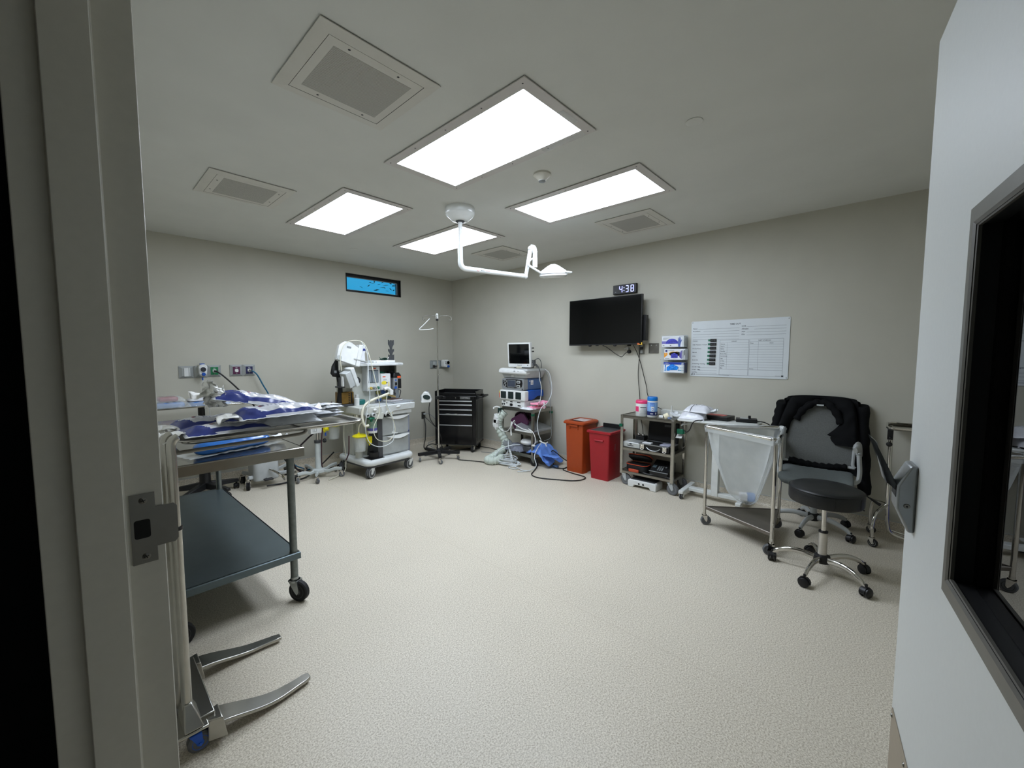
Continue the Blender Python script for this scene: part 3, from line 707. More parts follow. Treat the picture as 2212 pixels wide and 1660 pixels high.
# ---- black based stand at the far left wall with a second tray of packs
t = thing('instrument_stand', 'low instrument stand with thick black column and black base against the left wall', 'instrument stand', (.88, 5.24, 0))
b = MB(); b.slab(rrect(0, 0, .78, .44, .03), .962, .978, .004); obj('tray', b, M_STEEL, t)
b = MB(); b.lathe([(.062, .10), (.050, .16), (.046, .60), (.03, .61), (.03, .962)], (0, 0, 0), 'z', 24); obj('column', b, M_BLACK, t)
b = MB()
for a in (10, 82, 154, 226, 298):
    c, s = math.cos(rad(a)), math.sin(rad(a)); T = RZ(a)
    b.T = T; b.loft([[(.03, -.045, .085), (.03, .045, .085), (.03, .03, .15), (.03, -.03, .15)], [(.31, -.026, .075), (.31, .026, .075), (.31, .02, .108), (.31, -.02, .108)]])
obj('base', b, M_BLACK, t, bev=.006)
for a in (10, 82, 154, 226, 298): hood_caster(t, .29 * math.cos(rad(a)), .29 * math.sin(rad(a)), .030, a + 60)
def wrapped(name, label, cat, loc, rotz, L, Wd, H, m, seed, group=None, film=True):
    t = thing(name, label, cat, loc, rotz, group); b = MB()
    b.slab(rrect(0, 0, L, Wd, .02), 0, H, H * .35); obj('bundle', b, m, t)
    if film:
        b = MB(); b.grid(lambda u, v: ((u - .5) * (L + .10), (v - .5) * (Wd + .06), max(.002, (H + .004) * (1 - max(abs(2 * u - 1), abs(2 * v - 1)) ** 7)) + .007 * noise3(u * 9, v * 9, seed)), 36, 26); obj('film', b, M_CLEAR, t, smooth=60)
    return t
g = 'blue wrapped packs on the far stand'
wrapped('blue_pack', 'slate blue wrapped pack on the far stand, under the red one', 'sterile pack', (.60, 5.10, .979), 5, .22, .2, .05, mat('slate_blue_wrap', (84, 118, 168), .25, var=.1, bump=.4), 2.2, g)
wrapped('red_pack', 'dark red wrapped pack lying on the slate blue pack of the far stand', 'sterile pack', (.60, 5.14, 1.034), 4, .15, .14, .045, M_PKR, 3.2)
wrapped('blue_pack', 'long blue wrapped pack with white top beside the red pack on the far stand', 'sterile pack', (.92, 5.09, .979), 3, .34, .2, .045, M_PKB, 4.4, g)
t = thing('white_pack', 'flat white pack with grey ends lying on the long blue pack of the far stand', 'sterile pack', (.93, 5.12, 1.03), 2)
b = MB(); pillow(b, .36, .2, .035, 6.6, lambda u, v: 1 if (.08 < u < .2 or .8 < u < .92) and .2 < v < .5 else 0, 40, 20); obj('wrapper', b, [M_PKW, M_DGREY], t, smooth=60)
# ---- grey pedestal procedure bed, mostly behind the prep table
t = thing('procedure_bed', 'grey pedestal procedure bed with black cushion, behind the prep table', 'bed', (1.50, 5.22, 0))
b = MB(); b.slab(rrect(-.08, 0, .26, .26, .05), .07, .46, .02); b.lathe([(.09, .46), (.09, .60)], (-.08, 0, 0), 'z', 20); obj('column', b, M_LGREY, t)
b = MB()
for sx, sy in ((-.26, -.10), (.20, -.14), (.22, .2), (-.24, .2)):
    b.tube([(-.06, 0, .115), (sx * .6 - .03, sy * .6, .118), (sx, sy, .128)], .022, 8, flat=(1, .7))
obj('base', b, M_LGREY, t)
for sx, sy, sw in ((-.26, -.10, 250), (.20, -.14, 10), (.22, .2, 40), (-.24, .2, 100)): caster(t, sx, sy, .046, .034, .118, sw, M_RUBBER, M_CHROME, M_DGREY, twin=True, lean=.3)
b = MB(); b.box(-.14, -.05, -.25, -.19, .10, .118); b.box(-.10, -.085, -.2, -.12, .09, .105); b.box(.11, .2, -.27, -.22, .075, .095); obj('pedal', b, M_BLACK, t, bev=.006)
b = MB(); b.tube(spl([(-.06, -.14, .2), (.0, -.2, .16), (.05, -.22, .10), (.06, -.26, .07)], 4), .012, 8); obj('lever', b, M_CHROME, t)
b = MB(); b.slab(rrect(-.22, -.04, .5, .42, .05), .60, .665, .02); obj('cushion', b, M_BLACKM, t)
b = MB(); b.box(-.46, .02, -.22, .14, .585, .60); obj('cushion_base', b, M_LGREY, t, bev=.004)
# ---- wall outlets on the left wall
M_PLATE = mat('plate_silver', (168, 172, 172), 0.35, 0.4, 0.03, 30)
def gas_plate(b, x0, x1, z0, z1, y, d=.022, ins=.03):
    b.loft([[(x0, y, z0), (x1, y, z0), (x1, y, z1), (x0, y, z1)], [(x0, y - .006, z0), (x1, y - .006, z0), (x1, y - .006, z1), (x0, y - .006, z1)],
            [(x0 + ins, y - d, z0 + ins * .8), (x1 - ins, y - d, z0 + ins * .8), (x1 - ins, y - d, z1 - ins * .8), (x0 + ins, y - d, z1 - ins * .8)]])
yw = YA - .0005; go = 'medical gas wall outlets on the left wall'
t = thing('wall_outlet', 'plain silver wall plate with a white slide, leftmost on the left wall', 'gas outlet', (.84, yw, 1.295), 0, go)
b = MB(); gas_plate(b, -.066, .066, -.066, .066, 0); obj('plate', b, M_PLATE, t, smooth=20)
b = MB(); b.box(-.022, .018, -.030, -.02, -.048, .048); b.box(.022, .030, -.028, -.02, -.048, .048); s = obj('slide', b, M_WHITE, t, bev=.002)
t = thing('vacuum_regulator', 'white vacuum regulator with round gauge and blue knob on the left wall', 'regulator', (.967, yw, 1.30))
b = MB(); gas_plate(b, -.056, .062, -.070, .062, 0); obj('plate', b, M_PLATE, t, smooth=20)
b = MB(); poly = rrect(.012, 0, .082, .135, .035, 6); poly = [(x * (1 - .25 * max(0, -z) / .07) if True else x, z) for x, z in poly]
b.loft([[(x, yy, z + .012) for x, z in poly] for yy in (-.02, -.085)]); hb = obj('body', b, M_WHITE, t, bev=.008)
b = MB(); b.lathe([(0, -.094), (.026, -.094), (.032, -.092), (.033, -.084)], (.012, 0, .022), 'y', 28); b.mi = 1; b.lathe([(.0262, -.0945), (.021, -.0945), (.021, -.0942), (.0262, -.0942)], (.012, 0, .022), 'y', 28); b.tube([(.012, -.0955, .022), (.026, -.0955, .036)], .0016, 6)
obj('gauge', b, [M_PAPER, M_INK], hb)
b = MB(); b.lathe([(0, -.102), (.015, -.102), (.019, -.096), (.019, -.084)], (.014, 0, -.032), 'y', 20); obj('knob', b, M_BLUE, hb)
b = MB(); b.box(-.012, .03, -.075, -.03, .078, .088); b.cyl((.008, -.06, -.098), (.008, -.06, -.066), .0065, 10); obj('fitting', b, M_BLUE, hb, bev=.002)
b = MB(); b.tube(spl([(.975, yw - .06, 1.20), (.978, yw - .06, 1.14), (.995, yw - .05, 1.05), (1.02, yw - .05, .93), (1.03, yw - .05, .6), (1.03, yw - .06, .05)], 6), .0028, 6)
tag(obj('suction_tubing', b, M_TUBE), 'thin clear tube hanging down the left wall from the vacuum regulator', 'tube')
def outlet(x, label, m, plug):
    t = thing('wall_outlet', label, 'gas outlet', (x, yw, 1.30), 0, go); b = MB()
    gas_plate(b, -.0645, .0645, -.066, .068, 0); obj('plate', b, M_PLATE, t, smooth=20)
    obj('face', MB().box(-.036, .036, -.0245, -.02, -.042, .046), m, t, bev=.001)
    b = MB(); b.lathe([(.012, -.034), (.018, -.034), (.02, -.024)], (0, 0, 0), 'y', 20); b.box(-.017, .017, -.027, -.02, -.017, .017); b.box(-.01, .01, -.0255, -.02, .03, .034); b.box(-.006, .006, -.0255, -.02, -.034, -.031); obj('socket', b, M_WHITE, t)
    if plug: b = MB(); b.cyl((0, -.03, 0), (.012, -.075, -.004), .012, 12); obj('connector', b, plug, t)
    return t
M_OXY = mat('oxygen_green', (10, 112, 66), .4); M_WAGD = mat('plum_face', (78, 20, 62), .4); M_AIRN = mat('navy_face', (24, 26, 72), .4)
outlet(1.094, 'silver wall outlet with green face and a black hose plugged in', M_OXY, M_BLACK)
outlet(1.309, 'silver wall outlet with plum face and nothing plugged in', M_WAGD, None)
outlet(1.440, 'silver wall outlet with navy face and a blue hose plugged in', M_AIRN, M_CHROME)
def hose(name, label, pts, r, m, cat='hose', n=6, seg=8): 
    b = MB(); b.tube(spl(pts, n), r, seg); return tag(obj(name, b, m, smooth=60), label, cat)
hose('gas_hose', 'black gas hose sloping down from the green wall outlet', [(1.106, yw - .072, 1.296), (1.16, yw - .09, 1.245), (1.26, yw - .10, 1.13), (1.40, yw - .11, .95), (1.53, yw - .12, .72), (1.66, yw - .16, .36), (1.76, yw - .2, .14), (1.9, yw - .26, .02), (2.14, yw - .30, .012)], .0085, M_BLACK)
hose('gas_hose', 'teal blue gas hose sloping down from the navy wall outlet', [(1.452, yw - .072, 1.297), (1.50, yw - .09, 1.25), (1.56, yw - .09, 1.12), (1.63, yw - .10, .95), (1.68, yw - .12, .62), (1.72, yw - .16, .30), (1.83, yw - .24, .10), (2.0, yw - .33, .02), (2.18, yw - .36, .012)], .008, mat('teal_hose', (22, 92, 124), .4))
# second gas plate and the power socket near the corner
t = thing('wall_outlet', 'double silver wall plate with green face behind the IV pole near the corner', 'gas outlet', (4.285, yw, 1.32), 0, go)
b = MB(); gas_plate(b, -.195, -.03, -.070, .068, 0); gas_plate(b, -.03, .2, -.070, .068, 0, ins=.02); obj('plate', b, mat('plate_grey', (134, 140, 140), .4, .3), t, smooth=20)
obj('face', MB().box(.06, .155, -.0245, -.018, -.05, .052), M_OXY, t, bev=.001)
b = MB(); b.box(-.148, -.095, -.03, -.018, -.05, .05); b.box(-.075, -.055, -.028, -.018, -.05, .05); obj('slide', b, M_LGREY, t, bev=.002)
t = thing('vacuum_regulator', 'white oxygen regulator with gauge on the corner wall plate', 'regulator', (4.36, yw - .03, 1.33))
b = MB(); b.loft([[(x - .01, yy, z + .004) for x, z in rrect(0, 0, .105, .13, .035)] for yy in (-.09, .004)]); hb = obj('body', b, M_WHITE, t, bev=.008)
b = MB(); b.lathe([(0, -.108), (.028, -.108), (.036, -.104), (.036, -.088)], (.012, 0, .02), 'y', 24); b.mi = 1; b.lathe([(.022, -.1085), (.0285, -.1085)], (.012, 0, .02), 'y', 24); obj('gauge', b, [M_LGREY, M_INK], hb)
b = MB(); b.lathe([(0, -.115), (.017, -.115), (.02, -.09)], (.02, 0, -.045), 'y', 18); obj('knob', b, M_BLUE, hb)
b = MB(); b.box(-.05, -.012, -.0925, -.089, .028, .038); b.box(-.034, -.018, -.0925, -.089, .0, .014); obj('sticker', b, [M_BLACK], hb, smooth=0)
t = thing('wall_socket', 'brushed steel power socket low on the left wall by the corner', 'socket', (3.94, yw, .475))
b = MB(); b.box(-.036, .036, -.005, 0, -.06, .06); obj('plate', b, M_STEELD, t, bev=.002)
b = MB(); b.slab(rrect(0, 0, .034, .028, .008), 0, .003, .001)
for dz in (-.024, .024):
    c = MB(); c.loft([[(x, yy, z + dz) for x, z in rrect(0, 0, .034, .03, .009)] for yy in (-.0075, -.005)]); obj('receptacle', c, M_DGREY, t)
c = MB(); c.box(-.014, .014, -.04, -.0075, -.038, -.012); obj('plug', c, M_BLACK, t, bev=.004); c = MB(); c.box(-.004, .024, -.045, -.0075, .01, .036); obj('plug', c, M_LGREY, t, bev=.004)
# ---- suction stand
t = thing('suction_stand', 'pale grey suction stand on five casters between the prep table and the anaesthesia machine', 'stand', (1.955, 5.03, 0), 0)
M_STAND = mat('pale_grey_enamel', (184, 190, 188), .38)
b = MB(); b.lathe([(.05, .08), (.04, .11), (.033, .13), (.031, .44)], (0, 0, 0), 'z', 22); cl = obj('column', b, M_STAND, t)
b = MB(); b.cyl((0, 0, .44), (0, 0, .56), .018, 16); obj('inner_tube', b, M_CHROME, cl)
b = MB(); b.lathe([(.037, .425), (.037, .46)], (0, 0, 0), 'z', 20); b.cyl((.03, -.01, .445), (.062, -.022, .445), .008, 8); obj('clamp', b, M_DGREY, cl)
b = MB(); b.lathe([(0, -.012), (.026, -.012), (.028, 0), (.024, .012), (0, .014)], (.075, -.026, .445), 'x', 8); obj('knob', b, M_BLACK, cl)
b = MB(); angs = (195, 244, 318, 20, 100)
for a in angs:
    b.T = RZ(a); b.tube([(.02, 0, .09), (.11, 0, .075), (.165, 0, .095), (.215, 0, .105), (.275, 0, .103)], .021, 8, flat=(1, .75))
b.T = Matrix(); b.lathe([(.06, .06), (.075, .07), (.07, .1), (.04, .115)], (0, 0, 0), 'z', 20)
obj('base', b, M_STAND, t)
for a in angs: caster(t, .262 * math.cos(rad(a)), .262 * math.sin(rad(a)), .034, .022, .098, a + 40, M_GREYR, M_CHROME, M_LGREY, lean=.35)
b = MB(); b.box(-.085, .045, -.03, .05, .545, .66); bx = obj('regulator_box', b, M_WHITE, t, bev=.004)
b = MB()
for x in (-.063, -.048, -.02): b.box(x, x + .006, -.0335, -.03, .575, .635)
b.box(-.063, -.015, -.0335, -.03, .568, .574); obj('bracket', b, M_LGREY, bx, smooth=0)
b = MB(); b.box(.048, .12, -.055, .0, .565, .628); b.box(.062, .10, -.075, -.055, .585, .61); b.cyl((.075, -.03, .545), (.075, -.03, .57), .012, 10); obj('canister_bracket', b, M_YELLOW, t, bev=.004)
b = MB(); b.lathe([(0, .615), (.105, .617), (.108, .623), (.1, .632), (.06, .64), (.0, .642)], (.19, -.02, 0), 'z', 30); ld = obj('canister_lid', b, M_YELLOW, t)
b = MB(); b.lathe([(0, .448), (.058, .45), (.062, .456), (.072, .612), (.074, .615)], (.19, -.02, 0), 'z', 28); cn = obj('canister', b, M_CLEAR, t)
b = MB(); b.lathe([(0, .452), (.05, .455), (.055, .5), (.045, .53), (.06, .57), (.05, .60), (.0, .605)], (.19, -.02, 0), 'z', 20)
for i, v in enumerate(b.v): v.x += .012 * noise3(v.x * 40, v.z * 40, 1); v.y += .012 * noise3(v.y * 40, v.z * 40, 5)
obj('liner', b, M_CLEAR, cn, smooth=20)
b = MB(); b.cyl((.082, -.04, .505), (.082, -.04, .545), .009, 10); obj('blue_fitting', b, M_BLUE, t)
hose('suction_tubing', 'thin white tube hanging from the yellow canister lid to the floor', [(2.245, 5.0, .615), (2.27, 5.0, .60), (2.255, 4.98, .45), (2.262, 4.97, .30), (2.26, 4.95, .15), (2.22, 4.90, .05), (2.10, 4.86, .015), (1.98, 4.80, .012)], .005, M_CREAMT)
hose('gas_hose', 'thick dark hose looping from behind the suction stand to the floor', [(1.96, 5.14, .53), (1.88, 5.16, .46), (1.76, 5.2, .32), (1.74, 5.22, .18), (1.82, 5.22, .06), (2.0, 5.24, .014), (2.3, 5.32, .014), (2.42, 5.34, .08), (2.46, 5.36, .2)], .010, mat('dark_plum_hose', (32, 20, 28), .45))
# ================= anaesthesia machine on the left wall =================
t = thing('anaesthesia_machine', 'large pale grey wheeled anaesthesia machine with drawers and gauges against the left wall', 'anaesthesia machine', (2.622, 4.859, 0), 4.7)
AT = TR(2.622, 4.859, 0) @ RZ(4.7)                 # for the loose things lying on or hanging from it
M_AN = mat('machine_white', (206, 210, 210), .38); M_ANG = mat('machine_grey', (158, 162, 160), .45); M_ANB = mat('machine_bluegrey', (142, 148, 162), .45); M_ANC = mat('machine_cream', (190, 192, 184), .45)
b = MB(); pl = rrect(-.01, -.02, .70, .70, .09, 6); b.slab(pl, .15, .225, .03); obj('base', b, M_AN, t)
b = MB()
for y in (-.02,): b.slab(rrect(-.01, y, .64, .64, .08, 5), .125, .152, .004)
obj('base_skirt', b, M_DGREY, t)
for x, y, sw in ((-.265, -.30, 200), (.30, -.30, 190), (-.30, .27, 215), (.30, .27, 200)):
    caster(t, x, y, .066, .05, .145, sw, M_DGREY, M_WHITE, M_WHITE, twin=True, lean=.3, hr=.84)
# drawer cabinet
b = MB(); pl = rrect(.105, -.02, .41, .50, .03, 4); b.slab(pl, .225, .74, .006); cb = obj('cabinet', b, M_ANG, t)
for k, (z0, z1) in enumerate(((.245, .468), (.482, .715))):
    b = MB(); n = 12
    fr = [(-.098 + .406 * i / n, -.272 - .022 * math.sin(PI * min(1, (i / n) * 1.15))) for i in range(n + 1)]
    b.loft([[(x, y, z) for x, y in fr] + [(x, y + .02, z) for x, y in fr[::-1]] for z in (z0, z1)])
    dr = obj('drawer', b, M_ANG, t, bev=.003)
    b = MB()
    top = [(-.03 + .335 * i / n, -.300 - .004 * math.sin(PI * i / n), z1 - .002) for i in range(n + 1)]
    bot = [(-.03 + .335 * i / n, -.3005 - .016 * math.sin(PI * i / n), z1 - .008 - .034 * math.sin(PI * i / n)) for i in range(n + 1)]
    bck = [(x, -.284, z) for x, y, z in top]
    b.loft([[top[i], bot[i], (bot[i][0], -.285, bot[i][2] + .006), bck[i]] for i in range(n + 1)])
    obj('handle', b, M_WHITE, dr)
b = MB(); b.slab(rrect(.36, .06, .10, .48, .02), .19, .70, .02); b.box(.31, .40, -.15, .28, .16, .19); sc = obj('side_tank', b, M_ANB, t)
b = MB(); b.T = face((.345, -.183, .47), (1, 0, 0), (0, 0, 1)); b.box(0, .012, -.01, .012, 0, .001); b.box(.018, .045, -.008, .01, 0, .001); obj('sticker', b, M_NAVY, sc, smooth=0)
b = MB(); b.box(-.29, -.10, .05, .30, .225, .74); obj('rear_column', b, M_ANC, t, bev=.01)
b = MB(); b.loft([[(-.20, .05, .225), (-.13, -.16, .225), (-.125, -.16, .225), (-.195, .05, .225)], [(-.26, .05, .72), (-.17, -.12, .72), (-.165, -.12, .72), (-.255, .05, .72)]]); obj('side_fin', b, M_ANC, t)
# worktop and front lip
b = MB(); b.slab(rrect(.07, -.06, .60, .50, .03), .842, .862, .006); wt = obj('worktop', b, M_AN, t)
b = MB(); n = 14
b.loft([[(-.215, -.335 + .02, z0), (.355, -.325, z0 + .01), (.365, -.325, z1), (-.225, -.345, z1), ] for z0, z1 in ((.80, .864),)] if False else
       [[(x, -.335 - .012 * math.sin(PI * i / n), .795 - .035 * math.exp(-((x + .08) / .09) ** 2)), (x, -.345 - .016 * math.sin(PI * i / n), .862), (x, -.325 - .014 * math.sin(PI * i / n), .870), (x, -.29, .862), (x, -.29, .80)] for i, x in [(i, -.22 + .585 * i / n) for i in range(n + 1)]])
b.cyl((.352, -.335, .850), (.352, -.27, .852), .018, 12)
obj('front_lip', b, M_AN, t, smooth=50)
b = MB(); b.box(-.10, .335, -.315, .02, .735, .80); obj('apron', b, M_AN, t, bev=.008)
b = MB(); b.ball((.10, -.358, .838), .034, .012, .014); obj('latch', b, M_WHITE, t)
b = MB(); b.lathe([(0, -.345), (.02, -.345), (.024, -.338), (.024, -.31)], (.01, 0, .765), 'y', 20); b.mi = 1; b.tube([(.002, -.347, .757), (.018, -.347, .773)], .003, 6); obj('selector_dial', b, [M_CREAMT, M_DGREY], t)
b = MB(); b.box(-.05, .0, -.335, -.31, .732, .768); b.box(-.085, -.07, -.34, -.31, .72, .79); obj('gas_outlet', b, M_BLACK, t, bev=.004)
b = MB(); b.tube(spl([(-.075, -.32, .73), (-.075, -.345, .76), (-.06, -.35, .79), (-.035, -.348, .782), (-.02, -.345, .80)], 4), .009, 8); obj('outlet_tube', b, M_WHITE, t)
# breathing module on the left
b = MB(); b.loft([[(-.40, -.30, z), (-.20, -.36, z), (-.12, -.345, z), (-.12, -.0, z), (-.40, .02, z)] for z in (.775, .865)]); md = obj('breathing_module', b, M_ANC, t, bev=.012)
b = MB(); b.loft([[(-.25, -.352, .72), (-.13, -.352, .70), (-.10, -.34, .74), (-.10, -.20, .74), (-.25, -.20, .72)], [(-.27, -.352, .79), (-.12, -.352, .79), (-.09, -.34, .79), (-.09, -.20, .79), (-.27, -.20, .79)]]); obj('module_chin', b, M_ANC, md, bev=.01)
for x, r in ((-.335, .02), (-.255, .021)):
    b = MB(); b.lathe([(r + .006, -.33), (r + .006, -.365), (r, -.372), (r * .7, -.372), (r * .66, -.36)], (x, 0, .772), 'y', 20); b.mi = 1; b.lathe([(0, -.361), (r * .66, -.361)], (x, 0, .772), 'y', 20); obj('port', b, [M_LGREY, M_DGREY], md)
b = MB(); b.box(-.315, -.245, -.37, -.30, .72, .742); b.cyl((-.28, -.345, .69), (-.28, -.345, .73), .014, 12); obj('port_fitting', b, M_GREEN, md, bev=.006)
b = MB(); b.ball((-.24, -.365, .83), .022, .012, .016); obj('knob', b, M_WHITE, md)
b = MB(); b.cyl((-.385, -.22, .70), (-.385, -.22, .775), .018, 12); b.cyl((-.30, -.05, .66), (-.30, -.05, .775), .02, 12); obj('exhaust_port', b, M_CREAMT, md)
# absorber canister with green granules and violet band
b = MB(); b.lathe([(.062, .70), (.066, .71), (.066, .735), (.05, .742)], (-.215, -.26, 0), 'z', 26); b.mi = 1; b.lathe([(.052, .56), (.056, .57), (.060, .70)], (-.215, -.26, 0), 'z', 26)
b.mi = 2; b.lathe([(.0595, .57), (.0612, .602)], (-.215, -.26, 0), 'z', 26); b.mi = 3; b.lathe([(0, .54), (.058, .542), (.060, .57), (.052, .575)], (-.215, -.26, 0), 'z', 26)
obj('absorber_canister', b, [M_MGREY, mat('green_granules', (126, 150, 134), .7, var=.2, scale=60, bump=.5), mat('violet_band', (86, 82, 150), .4), M_WHITE], t)
b = MB(); b.box(-.165, -.10, -.30, -.02, .225, .735); obj('dark_bay', b, M_DGREY, t, smooth=0)
# black cup holder on the base
b = MB(); b.box(-.285, -.10, -.335, -.16, .225, .231); b.lathe([(.062, .231), (.064, .30), (.060, .30), (.057, .24), (0, .236)], (-.19, -.25, 0), 'z', 28); obj('cup_holder', b, M_BLACK, t)
# suction canister with yellow lid
b = MB(); b.lathe([(0, .50), (.076, .502), (.088, .508), (.09, .515), (.078, .525), (.05, .535), (.02, .54)], (-.345, -.20, 0), 'z', 30); b.cyl((-.36, -.2, .535), (-.36, -.2, .56), .011, 10); b.cyl((-.385, -.21, .53), (-.385, -.21, .548), .008, 10)
ld = obj('canister_lid', b, M_YELLOW, t)
b = MB(); b.lathe([(0, .325), (.058, .328), (.062, .335), (.074, .48), (.076, .502)], (-.345, -.20, 0), 'z', 28); cn = obj('canister', b, M_CLEAR, t)
b = MB(); b.lathe([(0, .33), (.05, .335), (.052, .38), (.045, .42), (.06, .46), (.05, .49), (0, .495)], (-.345, -.2, 0), 'z', 20)
for v in b.v: v.x += .012 * noise3(v.x * 40, v.z * 40, 7); v.y += .012 * noise3(v.y * 40, v.z * 40, 3)
obj('liner', b, M_CLEAR, cn, smooth=20)
b = MB(); b.box(-.265, -.205, -.24, -.18, .44, .495); b.box(-.25, -.215, -.25, -.20, .41, .445); b.cyl((-.225, -.235, .39), (-.225, -.235, .42), .006, 8); b.cyl((-.245, -.235, .385), (-.245, -.235, .42), .006, 8); obj('canister_bracket', b, M_YELLOW, t, bev=.005)
b = MB(); b.lathe([(.045, .225), (.045, .325)], (-.30, -.10, 0), 'z', 20); obj('canister_post', b, M_ANC, t)
# rear tower: gauge panel, flow meter block, vaporisers, top shelf
b = MB(); b.box(-.30, .02, .02, .30, .74, 1.345); tower = obj('tower', b, M_ANC, t, bev=.008)
b = MB(); b.box(-.085, .40, .03, .10, .862, 1.03); gp = obj('gauge_panel', b, mat('panel_grey', (140, 146, 150), .45), t, bev=.01)
M_RB, M_RY, M_RW, M_RK = mat('gauge_blue', (74, 110, 170), .4), mat('gauge_yellow', (150, 148, 84), .4), mat('gauge_white', (176, 184, 188), .4), mat('gauge_green', (58, 82, 78), .4)
for x, z, m in ((.065, .995, M_RY), (.145, 1.0, M_RB), (.225, 1.0, M_RK), (-.035, .915, M_RW), (.08, .91, M_RB), (.155, .912, M_RY), (.23, .915, M_RK), (.31, .955, M_MGREY)):
    b = MB(); b.lathe([(0, .024), (.022, .024)], (x, 0, z), 'y', 22); b.mi = 1; b.lathe([(.022, .0235), (.024, .017), (.031, .019), (.032, .03)], (x, 0, z), 'y', 22); b.mi = 2; b.tube([(x - .004, .022, z - .008), (x + .012, .022, z + .012)], .0018, 5); obj('gauge', b, [M_RW if m is not M_RW else M_LGREY, m, M_INK], gp)
b = MB(); b.tube(spl([(.37, .02, 1.02), (.40, .0, 1.0), (.40, .01, .95), (.395, .03, .90)], 4), .006, 8); obj('gauge_hose', b, M_DGREY, gp)
# flow meter block
b = MB(); b.box(-.165, .018, -.10, .02, 1.03, 1.34); fm = obj('flow_meter', b, M_AN, t, bev=.008)
M_FLG = mat('flow_window', (58, 66, 74), .12)
b = MB(); b.box(-.150, -.008, -.104, -.10, 1.135, 1.295); fw = obj('flow_window', b, M_FLG, fm, bev=.002)
b = MB()
for i, x in enumerate((-.138, -.118, -.088, -.066, -.046, -.026)): b.cyl((x, -.1045, 1.142), (x, -.1045, 1.288), .0075, 8)
obj('flow_tube', b, mat('flow_glass', (150, 160, 168), .15), fw)
for x, m in ((-.132, mat('knob_yellow', (176, 150, 40), .4)), (-.082, M_MGREY), (-.03, M_GREEN)):
    b = MB(); b.lathe([(0, -.145), (.014, -.145), (.017, -.14), (.017, -.10)], (x, 0, 1.07), 'y', 16); b.mi = 1; b.lathe([(.0, -.1455), (.006, -.1455)], (x, 0, 1.07), 'y', 10); obj('flow_knob', b, [m, M_WHITE], fm)
b = MB(); b.T = face((-.075, -.1005, 1.312), (1, 0, 0), (0, 0, 1)); b.box(0, .034, -.006, .008, 0, .0006); b.mi = 1; b.box(-.018, -.010, -.006, .008, 0, .0006); obj('sticker', b, [M_ORANGEL, mat('olive_sticker', (110, 120, 30), .5)], fm, smooth=0)
# bay behind the vaporisers
b = MB(); b.box(.02, .33, .10, .20, 1.03, 1.345); b.box(.30, .325, -.02, .12, 1.03, 1.345); obj('back_panel', b, mat('panel_olive', (104, 106, 98), .5), t, smooth=0)
b = MB(); b.box(.02, .33, -.03, .14, 1.025, 1.04); obj('vaporiser_rail', b, M_LGREY, t, bev=.003)
b = MB(); b.slab(rrect(.088, -.06, .142, .13, .012), 1.04, 1.245, .008); v1 = obj('vaporiser', b, M_WHITE, t)
b = MB(); b.box(.028, .10, -.05, .02, 1.245, 1.268); b.cyl((.09, -.08, 1.245), (.09, -.08, 1.262), .006, 8); obj('locking_lever', b, M_GREEN, v1, bev=.005)
b = MB(); b.T = face((.088, -.1255, 1.14), (1, 0, 0), (0, 0, 1)); b.box(-.05, -.008, .058, .072, 0, .0008); b.mi = 1; b.box(-.04, .01, .018, .036, 0, .0008); b.mi = 2; b.loft([[(-.045 + .045 * 1 + .04 * math.cos(a) - .03, -.012 + .024 * math.sin(a), z) for a in [2 * PI * k / 18 for k in range(18)]] for z in (0, .001)]); b.box(.035, .046, -.06, .0, 0, .0008); b.mi = 3; b.box(.0, .02, -.02, -.006, .001, .0014)
obj('sticker', b, [M_ORANGEL, M_LGREY, mat('yellow_sticker', (222, 206, 60), .5), M_INK], v1, smooth=0)
b = MB(); b.slab(rrect(.262, -.06, .115, .13, .015), 1.04, 1.195, .008); v2 = obj('vaporiser', b, mat('vaporiser_silver', (150, 154, 156), .3, .4), t); v2['label'] = 'black and silver vaporiser'
b = MB(); b.loft([[(.20, y0, z) if False else (x, y, z) for x, y in rrect(.262, -.06, .122 * s, .136 * s, .015)] for z, s in ((1.185, 1), (1.215, 1), (1.25, .72))]); b.box(.20, .26, -.03, .03, 1.24, 1.268); b.cyl((.25, -.06, 1.25), (.25, -.06, 1.27), .006, 8); obj('vaporiser_cap', b, M_BLACK, v2, bev=.003)
b = MB(); b.T = face((.262, -.1262, 1.12), (1, 0, 0), (0, 0, 1)); b.box(.004, .056, -.078, .05, 0, .002); b.mi = 1; b.box(-.004, .048, .062, .088, 0, .004); b.mi = 2; b.loft([[(-.028 + .011 * math.cos(a), .035 + .011 * math.sin(a), z) for a in [2 * PI * k / 16 for k in range(16)]] for z in (0, .001)]); b.box(-.05, -.012, -.078, -.05, 0, .001); b.mi = 0; b.box(-.04, -.016, -.03, .005, 0, .012)
obj('front_plate', b, [M_BLACK, M_ORANGEL, M_BLUE], v2, smooth=0)
# top shelf
b = MB(); b.slab(rrect(.005, .03, .64, .42, .02), 1.347, 1.382, .008); sh = obj('top_shelf', b, M_AN, t)
b = MB(); b.text('Dräger', face((.235, -.1815, 1.360), (1, 0, 0), (0, 0, 1)), .020); obj('lettering', b, M_MGREY, sh, smooth=0)
b = MB(); b.lathe([(0, 1.16), (.0, 1.16)], (-.25, 0, 0), 'z', 4) if False else b.lathe([(.033, .0175), (.036, .012), (.046, .012), (.047, .02)], (-.235, 0, 1.165), 'y', 24); b.mi = 1; b.lathe([(0, .016), (.034, .016)], (-.235, 0, 1.165), 'y', 24); b.mi = 2; b.tube([(-.245, .014, 1.15), (-.22, .014, 1.185)], .0022, 5); obj('pressure_gauge', b, [M_DGREY, M_LGREY, M_INK], tower)
